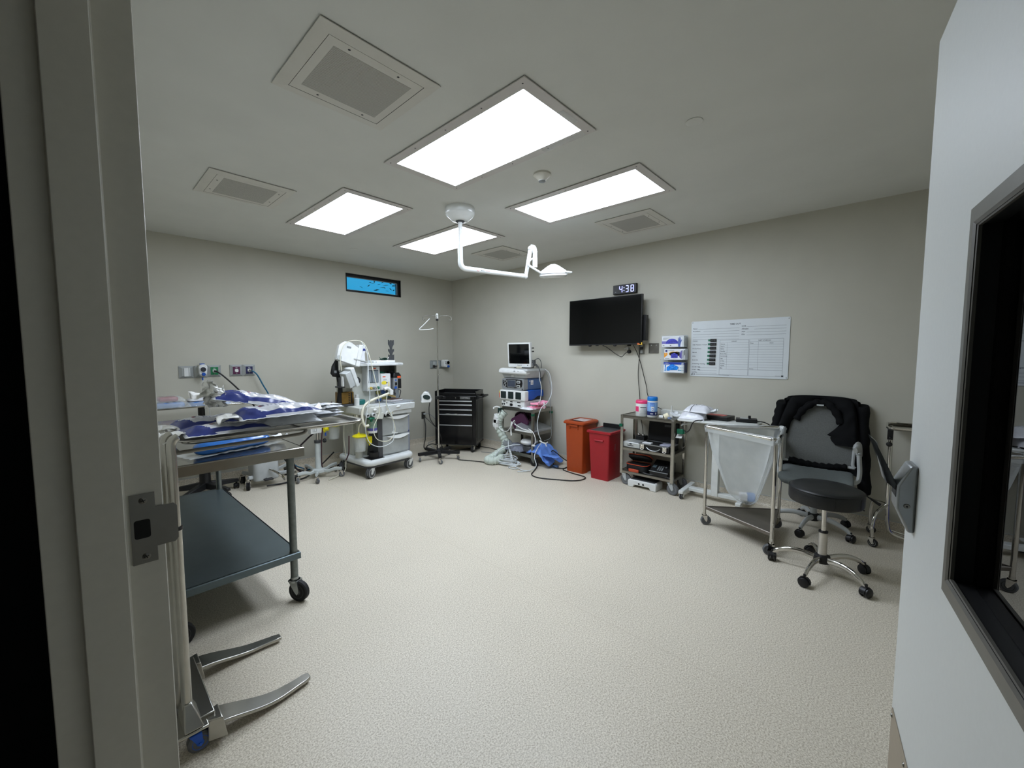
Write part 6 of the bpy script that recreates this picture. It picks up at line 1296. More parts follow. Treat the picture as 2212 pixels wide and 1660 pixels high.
b = MB(); b.loft([[(-.08, y, 0), (.14, y, 0), (.14, y, .13), (.10, y, .14), (-.08, y, .05)] for y in (-.10, .10)]); bd = obj('body', b, M_BLACK, k, bev=.004)
TM = face((-.08, .10, .0505), (0, -1, 0), (.18, 0, .09))
b = MB(); b.T = TM; 
for i in range(3):
    for j in range(4): b.box(.075 + .022 * i, .089 + .022 * i, .025 + .02 * j, .037 + .02 * j, .0, .004)
b.loft([[(.155 + .01 * math.cos(a), .09 + .01 * math.sin(a), z) for a in [2 * PI * j / 12 for j in range(12)]] for z in (0, .004)]); obj('keypad', b, M_MGREY, bd, smooth=0)
b = MB(); b.T = TM; b.box(.01, .05, .06, .1, 0, .003); obj('display', b, mat('lcd_grey', (84, 98, 104), .2), bd, smooth=0)
b = MB(); b.box(-.085, -.078, -.105, .105, .045, .053); obj('front_edge', b, M_MGREY, bd, bev=.002)
hose('phone_cord', 'black coiled cord lying across the bottom shelf of the utility cart', [(4.26, 1.98, .175), (4.25, 1.90, .172), (4.26, 1.83, .18), (4.27, 1.77, .172), (4.255, 1.72, .176), (4.26, 1.67, .172)], .006, M_DGREY, 'cord')
k = onu('step_pedal', 'white arched foot pedal unit with two black buttons on the floor under the utility cart', 'foot pedal', .0, .335, 0)
b = MB(); b.loft([[(x, y, z) for x in (xx,)] [0:0] or [(xx, y, z) for y, z in [(.165, 0), (.165, .07), (.15, .085), (-.15, .085), (-.165, .07), (-.165, 0), (-.10, 0), (-.085, .03), (.085, .03), (.10, 0)]] for xx in (-.02, .16)]); bd = obj('body', b, M_WHITE, k, bev=.008)
b = MB()
for y in (.03, -.02): b.lathe([(0, -.024), (.008, -.024), (.011, -.02)], (0, y, .052), 'x', 14)
obj('button', b, M_BLACK, bd); obj('rubber_mat', MB().box(.0, .15, -.14, .14, .085, .088), M_DGREY, k, bev=.002)
hose('charger_cord', 'black cord dropping from the wall past the canisters to the charger', [(4.50, 2.16, .80), (4.50, 2.12, .72), (4.48, 2.09, .62), (4.47, 2.08, .56)], .004, M_BLACK, 'cord')
# ================= things on the right wall =================
xw = XB - .0005
t = thing('television', 'large black wall television with a blank screen on the right wall', 'television', (4.42, 2.60, 1.89))
b = MB(); b.box(0, .035, -.498, .498, -.287, .287); b.box(.035, .075, -.34, .34, -.24, .12); cs = obj('housing', b, M_BLACK, t, bev=.004)
obj('screen', MB().box(-.0015, .0, -.488, .488, -.270, .280), mat('tv_glass', (5, 6, 7), .09, var=.02), t, smooth=0)
b = MB(); b.box(.075, .159, -.12, .12, -.2, .2); b.box(.04, .10, -.53, -.30, -.24, .05); obj('wall_mount', b, M_BLACK, t, bev=.003)
b = MB()
for y in (.19, -.155): b.ball((.015, y, -.292), .014, .022, .013, 12, 8)
b.box(.0, .02, .07, .10, -.294, -.286); obj('mount_foot', b, M_BLACK, cs)
b = MB(); b.box(.0, .012, -.505, -.448, -.290, -.262); b.mi = 1; b.box(-.0005, .0122, -.475, -.448, -.288, -.264); obj('energy_sticker', b, [mat('yellow_paper', (220, 180, 60), .5), mat('orange_paper', (196, 96, 50), .5)], t, smooth=0)
t = thing('digital_clock', 'black digital wall clock reading 4:38, above the right end of the television', 'clock', (xw, 2.389, 2.272))
b = MB(); b.box(-.04, 0, -.152, .152, -.055, .055); obj('case', b, M_BLACK, t, bev=.004)
M_DIG = mat('lit_digits', (120, 128, 255), .4, emit=(.42, .46, 1.0, 2.2))
b = MB(); b.T = face((-.0402, .152, 0), (0, -1, 0), (0, 0, 1))
def seg7(b, x, code):
    w, h, q = .040, .080, .0075; z0 = -.040
    S = {'a': (q, w - q, h - q, h), 'd': (q, w - q, 0, q), 'g': (q, w - q, h / 2 - q / 2, h / 2 + q / 2), 'f': (0, q, h / 2 + .002, h - .003), 'e': (0, q, .003, h / 2 - .002), 'b': (w - q, w, h / 2 + .002, h - .003), 'c': (w - q, w, .003, h / 2 - .002)}
    for c in code:
        a = S[c]; b.box(x + a[0], x + a[1], z0 + a[2], z0 + a[3], 0, .0012)
seg7(b, .085, 'fgbc'); seg7(b, .165, 'abgcd'); seg7(b, .232, 'abcdefg')
for z in (.016, -.018): b.box(.142, .151, z - .0045, z + .0045, 0, .0012)
obj('digits', b, M_DIG, t, smooth=0)
b = MB(); b.T = face((-.0402, .152, 0), (0, -1, 0), (0, 0, 1)); b.box(.026, .044, -.032, -.026, 0, .001); obj('lettering', b, M_MGREY, t, smooth=0)
# power plates under the television
t = thing('wall_socket', 'white wall socket under the television with a black round plug in it', 'socket', (xw, 2.325, 1.545))
b = MB(); b.box(-.005, 0, -.036, .038, -.060, .062); obj('plate', b, mat('ivory_plate', (198, 196, 184), .4), t, bev=.002)
b = MB(); b.lathe([(0, -.04), (.018, -.04), (.022, -.034), (.022, -.005)], (0, -.004, -.022), 'x', 18); obj('plug', b, M_BLACK, t)
b = MB(); b.box(-.04, -.005, .0, .034, .006, .032); b.box(-.05, -.03, .02, .05, .008, .018); obj('plug', b, M_WHITE, t, bev=.004); b = MB(); b.box(-.03, -.005, -.02, .02, .045, .06); obj('plug', b, M_BLACK, t, bev=.003)
t = thing('wall_socket', 'steel wall socket right of the television with a black cord plugged in', 'socket', (xw, 2.172, 1.55))
b = MB(); b.box(-.005, 0, -.037, .037, -.058, .060); obj('plate', b, M_STEELD, t, bev=.002)
b = MB(); b.box(-.03, -.005, -.016, .012, .005, .025); obj('plug', b, M_BLACK, t, bev=.004)
b = MB(); b.box(-.007, -.005, -.014, .014, -.045, -.01); b.box(-.007, -.005, -.014, .014, .028, .05); obj('receptacle', b, M_LGREY, t, bev=.001)
t = thing('wall_box', 'empty recessed metal wall box between the television and the glove boxes', 'wall box', (xw, 2.025, 1.56))
b = MB()
for q in ((-.06, -.048, -.058, .058), (.048, .06, -.058, .058), (-.048, .048, -.058, -.046), (-.048, .048, .046, .058)): b.box(-.006, 0, *q)
obj('frame', b, M_STEELD, t, smooth=0); obj('inner_plate', MB().box(-.002, 0, -.048, .048, -.046, .046), M_STEELD, t, smooth=0)
b = MB()
for y in (-.03, .028): b.ball((-.004, y, .036), .004, .006, .005, 8, 6)
obj('screw', b, M_LGREY, t)
hose('power_cord', 'black cord sagging from the television to the wall socket below it', [(4.45, 2.62, 1.60), (4.49, 2.58, 1.575), (4.53, 2.52, 1.52), (4.54, 2.45, 1.475), (4.53, 2.40, 1.462), (4.53, 2.36, 1.50), (4.545, 2.335, 1.522)], .004, M_BLACK, 'cord')
hose('black_cable', 'black cable from the television crossing down behind the pink lidded canister', [(4.50, 2.24, 1.60), (4.55, 2.21, 1.50), (4.56, 2.17, 1.38), (4.56, 2.13, 1.24), (4.56, 2.09, 1.10), (4.555, 2.075, 1.02), (4.55, 2.01, .92), (4.53, 1.90, .87), (4.50, 1.80, .835)], .004, M_BLACK, 'cable')
hose('black_cable', 'black cable from the steel socket hanging straight down to the utility cart', [(4.555, 2.172, 1.565), (4.545, 2.18, 1.53), (4.555, 2.19, 1.42), (4.56, 2.20, 1.25), (4.56, 2.18, 1.05), (4.555, 2.165, .9), (4.55, 2.16, .80)], .004, M_BLACK, 'cable')
# glove box holder and three boxes
t = thing('glove_holder', 'clear triple glove box holder on the right wall by the whiteboard', 'holder', (xw, 1.79, 1.49))
M_ACR = mat('clear_acrylic', (214, 220, 220), .12, alpha=.32)
b = MB(); b.box(-.004, 0, -.148, .145, -.205, .212); obj('back_plate', b, M_ACR, t, smooth=0)
b = MB()
for z in (-.205, -.062, .078): b.box(-.108, 0, -.148, .115, z, z + .004)
for z in (-.205, -.062, .078): b.box(-.108, -.104, -.148, -.125, z, z + .115); b.box(-.108, 0, -.148, -.144, z, z + .115)
obj('pocket', b, M_ACR, t, smooth=0)
M_CARD = mat('white_card', (216, 220, 226), .4)
M_GLV = mat('violet_nitrile', (62, 66, 170), .4, var=.35, scale=45, bump=.5); M_GLB = mat('blue_nitrile', (26, 128, 220), .35, var=.25, scale=40, bump=.5)
def gbox(label, y, z, w, h):
    k = thing('glove_box', label, 'glove box', (4.48, y, z), 0, 'glove boxes in the clear holder'); b = MB(); b.box(0, .088, -w / 2, w / 2, 0, h); c = obj('carton', b, M_CARD, k, bev=.002)
    return k, c, face((-.0006, w / 2, 0), (0, -1, 0), (0, 0, 1))
def poly(b, P, z0=0, z1=.0008): b.loft([[(x, y, z0) for x, y in P], [(x, y, z1) for x, y in P]])
def ell(cx, cy, rx, ry, a0=0, a1=360, n=20): return [(cx + rx * math.cos(rad(a0 + (a1 - a0) * i / n)), cy + ry * math.sin(rad(a0 + (a1 - a0) * i / n))) for i in range(n + (0 if a1 - a0 == 360 else 1))]
k, c, F = gbox('white glove box with violet gloves and a printed hand, top of the three', 1.77, 1.5725, .238, .118)
b = MB(); b.T = F; b.mi = 0; b.box(0, .19, .034, .062, 0, .0008); b.mi = 1; poly(b, ell(.112, .034, .068, .055, 0, 180), .0008, .0016); b.mi = 2; b.box(.012, .085, .096, .099, 0, .0006); b.box(.012, .065, .088, .091, 0, .0006); b.box(.012, .05, .08, .083, 0, .0006); b.box(.19, .226, .108, .111, 0, .0006); b.box(.09, .105, .010, .020, 0, .0006); b.box(.01, .03, .012, .018, 0, .0006)
b.mi = 3; poly(b, [(.183, .0), (.20, .0), (.205, .03), (.214, .058), (.222, .075), (.216, .078), (.206, .062), (.206, .10), (.201, .10), (.199, .07), (.195, .104), (.190, .104), (.188, .07), (.180, .10), (.176, .098), (.180, .066), (.178, .04)], .0016, .0024)
obj('print', b, [mat('lilac_band', (116, 112, 178), .4), M_GLV, M_MGREY, mat('hand_blue', (84, 104, 170), .4)], c, smooth=0)
b = MB(); poly2 = ell(.0, .0, .05, .02); b.T = F; 
b.grid(lambda u, v: (.06 + .10 * u, .036 + .046 * v * math.sin(PI * (.1 + .8 * u)), .0018 + .010 * abs(noise3(u * 5, v * 4, 3)) * math.sin(PI * u)), 20, 10); obj('glove', b, M_GLV, k, smooth=60)
k, c, F = gbox('white and orange glove box with a large S, middle of the three', 1.745, 1.432, .228, .118)
b = MB(); b.T = F; b.mi = 0; poly(b, [(0, .022), (.036, .05), (.036, .076), (0, .076)]); b.mi = 1; b.box(.012, .034, .086, .108, 0, .0008); b.mi = 2; poly(b, ell(.10, .065, .05, .025) , .0, .0010); poly(b, ell(.14, .065, .03, .025), .0, .0010); b.mi = 3; poly(b, ell(.105, .063, .048, .021), .0010, .0016); b.box(.105, .17, .042, .084, .001, .0016); b.mi = 5
b.text('S', TR(.012, .055, .0012), .026); b.mi = 4; b.text('Versa Touch', TR(.045, .098, .0002), .0125); b.box(.012, .06, .010, .014, 0, .0006); b.mi = 6; poly(b, [(.165, .03), (.185, .012), (.20, .012), (.215, .03), (.20, .06), (.21, .09), (.195, .104), (.18, .09), (.17, .06)], .0016, .0024); b.mi = 7; poly(b, [(.20, .03), (.228, .055), (.228, .112), (.205, .09)], .0004, .0020)
obj('print', b, [mat('orange_card', (226, 150, 30), .4), M_NAVY, mat('orange_glow', (222, 172, 70), .4), M_BLACKM, M_INK, M_WHITE, mat('hand_violet', (92, 84, 158), .4), M_MGREY], c, smooth=0)
b = MB(); b.T = F; b.grid(lambda u, v: (.075 + .075 * u, .02 + .055 * v * (1 - .3 * abs(2 * u - 1)), .0026 + .012 * abs(noise3(u * 5, v * 5, 7)) * math.sin(PI * u)), 18, 12); obj('glove', b, M_GLV, k, smooth=60)
k, c, F = gbox('white glove box with dark blue top band and sky blue gloves, bottom of the three', 1.75, 1.291, .226, .112)
b = MB(); b.T = F; b.mi = 0; b.box(0, .226, .088, .112, 0, .0008); b.box(.1, .226, .0885, .1115, 0, .0009); b.mi = 1; poly(b, ell(.108, .054, .06, .026), .0, .0010); b.mi = 2; b.text('UNISEAL', TR(.006, .094, .001), .0135); b.mi = 3; b.box(.185, .22, .095, .098, .0008, .0012); b.box(.178, .222, .05, .056, 0, .0008); b.box(.175, .222, .022, .032, 0, .0008); poly(b, ell(.168, .027, .008, .008), 0, .001)
b.mi = 1; poly(b, [(.012, .014), (.026, .014), (.024, .05), (.03, .082), (.012, .082), (.016, .05)], 0, .0009)
obj('print', b, [mat('royal_card', (30, 60, 160), .4), mat('sky_print', (60, 130, 200), .4), M_WHITE, mat('teal_print', (90, 140, 170), .4)], c, smooth=0)
obj('end_panel', MB().box(-.0005, .086, -.1136, -.1128, .002, .11), mat('navy_card', (28, 38, 78), .4), c, smooth=0)
b = MB(); b.T = F; b.grid(lambda u, v: (.035 + .12 * u, .02 + .062 * v * (.6 + .4 * math.sin(PI * u)) + .008 * (u > .3), .0016 + .014 * abs(noise3(u * 6, v * 4, 1)) * math.sin(PI * u)), 22, 12); obj('glove', b, M_GLB, k, smooth=60)
# checklist board
t = thing('checklist_board', 'white TIME OUT checklist board mounted on the right wall', 'whiteboard', (xw, 1.159, 1.548))
BW, BH = .895, .588
b = MB(); b.loft([[(x, y, z) for y, z in rrect(0, 0, BW, BH, .012)] for x in (-.006, -.0005)]); bd = obj('board', b, mat('board_white', (205, 211, 214), .28, var=.015), t, bev=.001)
b = MB()
for y, z in ((-.435, .28), (.435, .28), (-.435, -.28), (.435, -.28)): b.lathe([(0, -.0085), (.003, -.0085), (.005, -.006)], (0, y, z), 'x', 10)
obj('screw', b, M_MGREY, bd)
b = MB(); b.T = face((-.0061, BW / 2, BH / 2), (0, -1, 0), (0, 0, 1))      # x right from the left edge, y negative downwards
D = .0003
def ln(x0, y0, x1, w=.0012): b.box(x0, x1, -y0 - w, -y0 + w, 0, D)
def vl(x, y0, y1, w=.0012): b.box(x - w, x + w, -y1, -y0, 0, D)
def tx(s, x, y, h): b.mi = 1; b.text(s, TR(x, -y, .0001), h, None, D, 'LEFT', h * .018); b.mi = 0
tx('TIME OUT', .378, .052, .022)
for i, s in enumerate(('Name:', 'Procedure:', '', '', '')):
    y = .084 + .0275 * i
    if s: tx(s, .018, y, .017)
    ln(.018 + .0105 * len(s), y + .001, .468)
for i, s in enumerate(('DOB:', 'Allergies:', 'ASA:', 'FSA:')):
    y = .075 + .0275 * i; tx(s, .488, y, .017); ln(.488 + .011 * len(s), y + .001, .865)
for i, s in enumerate(('Consent', 'H&P, Physician / Consult', 'Pre-Op Photos', 'Marked', 'SCDs', 'Bovie Pad', 'Prewarming / warming')): tx(s, .018, .214 + .0405 * i, .0145)
for i, s in enumerate(('ROOM TIME:', 'START TIME:', 'NOTES:')): tx(s, .018, .492 + .0285 * i, .0155); ln(.088 if i < 2 else .066, .493 + .0285 * i, .268)
b.mi = 1; b.box(.016, .028, -.571, -.558, 0, D); b.box(.038, .048, -.571, -.558, 0, D); b.mi = 0
for q in range(2): ln(.056, .562 + .006 * q, .42 - .03 * q, .0012)
b.mi = 1; b.box(.840, .858, -.568, -.552, 0, D); b.mi = 2; b.box(.79, .832, -.560, -.557, 0, D); b.mi = 0
def table(x0, x1, y0, y1, title, xm, rows, r0, dr, n):
    ln(x0, y0, x1); ln(x0, y1, x1); vl(x0, y0, y1); vl(x1, y0, y1); tx(title, (x0 + x1) / 2 - .0048 * len(title), y0 + .019, .014); ln(x0, r0, x1, .0008)
    for i in range(1, n + 1): ln(x0, r0 + dr * i, x1, .0008 if i < n else .0013)
    vl(xm, r0, r0 + dr * n, .0008)
    for i, s in rows: tx(s, x0 + .006, r0 + dr * (i + .72), .0135)
table(.292, .556, .205, .565, 'COUNT', .360, list(enumerate(('Sutures', 'Hypo\'s', 'Blades', 'Needles', 'Bovie Tips', 'Instruments', 'Laps', 'Q-Tips', 'Sponges', 'Hypafix', 'Misc'))), .232, .0247, 11)
table(.563, .848, .2, .565, 'SHIFT SCHEDULE', .640, [(0, 'Time'), (10, 'Notes:')], .228, .0252, 11); tx('Event', .735, .246, .0135)
obj('lettering', b, [mat('board_line', (120, 128, 134), .5), mat('board_ink', (52, 58, 66), .5), M_MGREY], bd, smooth=0)
names = ['topmost', 'second from the top', 'third from the top', 'middle', 'third from the bottom', 'second from the bottom', 'lowest']
proto = thing('checklist_slider', 'topmost black slider with green strip on the checklist board', 'slider', (xw - .0065, 1.159 + BW / 2 - .228, 1.548 + BH / 2 - .205), 0, 'sliders on the checklist board')
b = MB(); b.box(-.010, 0, -.030, .030, -.0145, .0145); kb = obj('knob', b, M_BLACK, proto, bev=.003)
b = MB(); b.T = face((-.0102, .03, 0), (0, -1, 0), (0, 0, 1)); b.box(.006, .026, -.004, .004, 0, .0005); b.box(.034, .052, -.004, .004, 0, .0005); obj('knob_print', b, M_DGREY, kb, smooth=0)
b = MB(); b.box(-.003, 0, .028, .052, -.010, .010); obj('strip', b, mat('strip_green', (40, 108, 84), .4), proto, smooth=0)
for i in range(1, 7):
    dup(proto, (xw - .0065, 1.159 + BW / 2 - .228 + .001 * i, 1.548 + BH / 2 - .205 - .0405 * i), 0, names[i] + ' black slider with green strip on the checklist board')
# ================= right side: overbed table, hamper, chair, stool =================
t = thing('overbed_table', 'white wheeled overbed table behind the linen hamper, against the right wall', 'table', (4.375, 1.25, 0), 0)
b = MB(); b.slab(rrect(.0, -.005, .36, .70, .03), .808, .832, .008); obj('table_top', b, M_WHITEM, t)
b = MB(); b.box(-.045, .02, -.032, .032, .06, .81); obj('post', b, M_WHITEM, t, bev=.004)
b = MB(); b.box(-.04, .04, -.25, .27, .06, .095); obj('crossbar', b, M_WHITEM, t, bev=.005)
b = MB(); b.box(-.03, .1, -.12, .10, .79, .808); b.tube([(-.12, .20, .80), (-.12, .30, .77), (-.1, .32, .75)], .010, 8); obj('top_bracket', b, M_LGREY, t, bev=.003)
for y in (.275, -.255):
    b = MB(); b.loft([[(-.20, y - .024, .058), (-.20, y + .024, .058), (-.20, y + .024, .092), (-.20, y - .024, .092)], [(.16, y - .024, .062), (.16, y + .024, .062), (.16, y + .024, .105), (.16, y - .024, .105)]])
    ft = obj('foot', b, M_WHITEM, t, bev=.006)
    for x in (-.165, .13): caster(ft, x, y, .028, .028, .062, 180 if x < 0 else 0, M_DGREY, M_WHITE, M_CREAMT, twin=True, lean=.2)
def ono(name, label, cat, x, y, z, rz=0, group=None): return thing(name, label, cat, (4.375 + x, 1.25 + y, z), rz, group)
gp = 'white packs stacked on the overbed table'
k = ono('linen_pack', 'lower plump white pack on the left end of the overbed table', 'pack', -.06, .215, .833, 4, gp)
b = MB(); b.T = RZ(90); pillow(b, .25, .22, .082, 71., lambda u, v: 0, 40, 36, .006); obj('wrapper', b, M_PKW, k, smooth=60)
b = MB(); b.T = TR(-.02, .13, .02) @ RZ(-90); tailmesh(b, 3, .07, .13, .19, .03); obj('tail', b, M_FILM, k, solid=.0006, smooth=60)
k = ono('linen_pack', 'upper white printed pack with dark stripe and yellow corner on the overbed table', 'pack', -.04, .165, .905, -12, gp)
def lm(u, v):
    if .30 < u < .34 or (.3 < u < .95 and .40 < v < .44): return 1
    if u < .18 and v > .78: return 2
    if .40 < u < .75 and .60 < v < .84 and int(v * 30) % 3: return 3
    return 0
b = MB(); b.T = RZ(-90); pillow(b, .26, .20, .068, 77., lm, 60, 44, .005); obj('wrapper', b, [M_PKW, M_DGREY, mat('yellow_corner', (216, 208, 90), .4), M_NAVY], k, smooth=60)
b = MB(); b.T = TR(.02, -.12, .02) @ RZ(90); tailmesh(b, 6, .045, .16, .06, .02); obj('tail', b, M_FILM, k, solid=.0006, smooth=60)
k = ono('black_binder', 'flat black case with a red paper on top, behind the white packs', 'case', .06, .01, .833, -6)
b = MB(); b.box(-.09, .09, -.12, .12, 0, .042); obj('body', b, M_BLACK, k, bev=.006); b = MB(); b.box(-.06, .05, -.06, .10, .042, .044); obj('paper', b, mat('salmon_paper', (206, 110, 106), .6), k, smooth=0)
k = ono('power_adapter', 'black power adapter brick on the right end of the overbed table', 'adapter', .055, -.235, .833, 14)
b = MB(); b.box(-.05, .05, -.095, .085, 0, .036); obj('brick', b, M_BLACK, k, bev=.006); b = MB(); b.cyl((.01, -.03, .035), (.01, -.03, .062), .012, 12); obj('plug', b, M_BLACK, k); b = MB(); b.box(-.03, .03, -.02, .05, .036, .0372); obj('sticker', b, M_LGREY, k, smooth=0)
hose('adapter_cord', 'black cord running from the adapter brick over the table end', [(4.43, .92, .85), (4.44, .86, .845), (4.45, .80, .81), (4.46, .74, .74), (4.47, .70, .62)], .005, M_BLACK, 'cord')
hose('black_lead', 'black lead drooping from under the overbed table to the utility cart', [(4.30, 1.30, .838), (4.17, 1.38, .838), (4.155, 1.42, .81), (4.17, 1.45, .74), (4.22, 1.50, .70), (4.26, 1.55, .73), (4.27, 1.57, .80)], .005, M_BLACK, 'cable')
hose('adapter_lead', 'thin black lead lying on the overbed table behind the adapter brick', [(4.44, 1.10, .838), (4.47, 1.14, .838), (4.45, 1.20, .838), (4.40, 1.24, .838)], .004, M_BLACK, 'cable')
# ---- triangular linen hamper
A, Bp, Cp = Vector((3.70, 1.14, 0)), Vector((3.455, .59, 0)), Vector((4.05, .65, 0)); ctr = (A + Bp + Cp) / 3
t = thing('linen_hamper', 'triangular chrome wheeled linen hamper with a hanging clear bag', 'hamper', tuple(ctr))
L = [p - ctr for p in (A, Bp, Cp)]
ring = []
for i in range(3):
    p, q, r = L[i - 1], L[i], L[(i + 1) % 3]; e = q * 1.10
    d0, d1 = unit(p - q), unit(r - q)
    ring += [tuple(e + d0 * .10 + Vector((0, 0, .87))), tuple(e + d0 * .045 + Vector((0, 0, .87))), tuple(e + (d0 + d1) * .018 + Vector((0, 0, .87))), tuple(e + d1 * .045 + Vector((0, 0, .87))), tuple(e + d1 * .10 + Vector((0, 0, .87)))]
rg = spl(ring, 5, True)
b = MB(); b.tube(rg, .0145, 12, closed=True); obj('ring', b, M_CHROME, t)
for p in L:
    b = MB(); b.cyl((p.x, p.y, .095), (p.x, p.y, .862), .0135, 16); lg = obj('post', b, M_CHROME, t)
    b = MB(); b.box(p.x - .018, p.x + .018, p.y - .018, p.y + .018, .845, .872); obj('ring_clamp', b, M_LGREY, lg, bev=.004)
caster(t, L[0].x, L[0].y, .042, .026, .105, 300, M_GREYR, M_CHROME, M_BLACK, lean=.3); caster(t, L[1].x, L[1].y, .042, .026, .105, 110, M_GREYR, M_CHROME, M_BLACK, lean=.3); caster(t, L[2].x, L[2].y, .042, .026, .105, 100, M_GREYR, M_CHROME, M_BLACK, lean=.3)
b = MB(); tri = [(p * .97) for p in L]
b.loft([[(p.x, p.y, z) for p in tri] for z in (.158, .162)])
for i in range(3): b.tube([tuple(L[i] + Vector((0, 0, .155))), tuple(L[(i + 1) % 3] + Vector((0, 0, .155)))], .011, 8, flat=(1.3, .5))
obj('shelf', b, mat('shelf_taupe', (112, 106, 98), .35, .6), t, smooth=30)
M_BAG = mat('milky_bag', (228, 234, 236), .18, alpha=.34, bump=.3, scale=10)
def pt_ring(u):
    k = u * len(rg); i = int(k) % len(rg); f = k - int(k); return rg[i].lerp(rg[(i + 1) % len(rg)], f)
bot = Vector((.02, .02, 0))
def bagf(u, v):
    p = pt_ring(u % 1.0); c = Vector((p.x, p.y, 0)); s = (1.0 - .66 * v ** 1.1) * (1 - max(0, (v - .86) / .14) ** 2 * .55); z = .862 - .61 * v + .0
    fold = 1 + (.045 * math.sin(u * 2 * PI * 9) + .03 * math.sin(u * 2 * PI * 17 + 3 * v)) * min(1, 3 * v) * (1 - .3 * v)
    q = c * s * fold + bot * v * 2
    if v > .93: z -= 0.0
    return (q.x, q.y, z)
b = MB(); b.grid(bagf, 150, 30)
b.grid(lambda u, v: tuple(Vector(bagf(u, 1.0)) * 1.0 * (1 - v) + Vector((bot.x * 2, bot.y * 2, .235)) * v), 60, 6)
def cuff(u, v):
    p = pt_ring(u % 1.0); o = unit(Vector((p.x, p.y, 0))); a = rad(-100 + 250 * v); w = .016 + .003 * math.sin(40 * u) 
    return (p.x + o.x * w * math.sin(a), p.y + o.y * w * math.sin(a), p.z + w * math.cos(a) - (.03 * (v - .8) * 5 if v > .8 else 0))
b.grid(cuff, 150, 10)
bag = obj('bag', b, M_BAG, t, smooth=70)
tag(bag, 'milky translucent plastic bag', '') ; del bag['category']
k = thing('paper_box', 'small blue and white box at the bottom of the clear hamper bag', 'box', tuple(ctr + Vector((.04, .04, .275))), -68)
b = MB(); b.box(-.055, .055, -.03, .03, .0, .055); bx = obj('carton', b, M_PAPER, k, bev=.002); b = MB(); b.box(-.0, .0556, -.0306, .0306, -.0006, .0556); obj('blue_end', b, mat('bright_blue_card', (40, 116, 190), .4), k, smooth=0)
# ---- round stool
t = thing('round_stool', 'black round stool on a chrome five-star base, nearest the open door', 'stool', (3.405, .285, 0))
b = MB(); b.lathe([(0, .49), (.178, .492), (.20, .50), (.206, .512), (.207, .578), (.20, .594), (.184, .602), (.10, .607), (0, .608)], (0, 0, 0), 'z', 48); st = obj('seat', b, mat('black_leather', (22, 24, 25), .42, var=.1, scale=40, bump=.08), t)
b = MB(); b.tube([(.205 * math.cos(a), .205 * math.sin(a), .588) for a in [2 * PI * j / 48 for j in range(48)]], .0028, 6, closed=True)
for a in (200, 245, 20, 65): b.tube([(.2070 * math.cos(rad(a)), .2070 * math.sin(rad(a)), .512), (.2076 * math.cos(rad(a)), .2076 * math.sin(rad(a)), .578)], .002, 5)
obj('seam', b, M_BLACK, st)
b = MB(); b.cyl((0, 0, .26), (0, 0, .49), .0145, 18); b.lathe([(.0152, .33), (.0152, .332)], (0, 0, 0), 'z', 18); b.box(-.09, .09, -.09, .09, .478, .492); obj('gas_lift', b, M_CHROME, t)
b = MB(); b.lathe([(.026, .12), (.026, .29), (.022, .292)], (0, 0, 0), 'z', 24); b.mi = 1; b.lathe([(.027, .286), (.027, .296), (.016, .298)], (0, 0, 0), 'z', 24); obj('column', b, [mat('ivory_chrome', (196, 192, 184), .25, .6), M_BLACK], t)
b = MB(); b.lathe([(.03, .075), (.046, .08), (.05, .10), (.046, .125), (.03, .135)], (0, 0, 0), 'z', 24); obj('hub', b, M_BLACK, t)
sa = (168, 236, 311, 20, 95)
for a in sa:
    b = MB(); b.T = RZ(a); b.tube(spl([(.035, 0, .105), (.12, 0, .118), (.19, 0, .112), (.255, 0, .085), (.282, 0, .055)], 5), [.022 - .0005 * i for i in range(21)], 12, flat=(1, .72)); obj('leg', b, M_CHROME, t)
for a in sa: hood_caster(t, .285 * math.cos(rad(a)), .285 * math.sin(rad(a)), .031, a + 95)
b = MB(); b.tube([(.04, -.04, .485), (.10, -.17, .465), (.115, -.2, .455)], .004, 6); obj('lever', b, M_BLACK, t)
# ---- office chair with jacket
t = thing('office_chair', 'grey mesh office chair with flip-up arms, draped with a black jacket', 'office chair', (4.255, .43, 0), 4)
M_MESH = mat('grey_mesh', (96, 98, 96), .75, var=.12, scale=120, bump=.3); M_CGR = mat('chair_grey', (168, 171, 170), .45); M_SEATF = mat('grey_seat_fabric', (98, 104, 103), .85, var=.08, scale=90, bump=.15)
b = MB()
def seatf(u, v): return 0
R = []
for z, s in ((.435, .86), (.445, .95), (.47, 1.0), (.488, .985), (.498, .93), (.502, .7)):
    R.append([(x * s - .06, y * s, z + .012 * (1 - (x / .24) ** 2) * (z > .47) - .022 * max(0, (-x - .14) / .1)) for x, y in rrect(0, 0, .48, .50, .09, 6)])
b.loft(R); obj('seat', b, M_SEATF, t, smooth=60)
b = MB(); b.box(-.13, .06, -.10, .10, .40, .437); obj('seat_plate', b, M_BLACK, t, bev=.006)
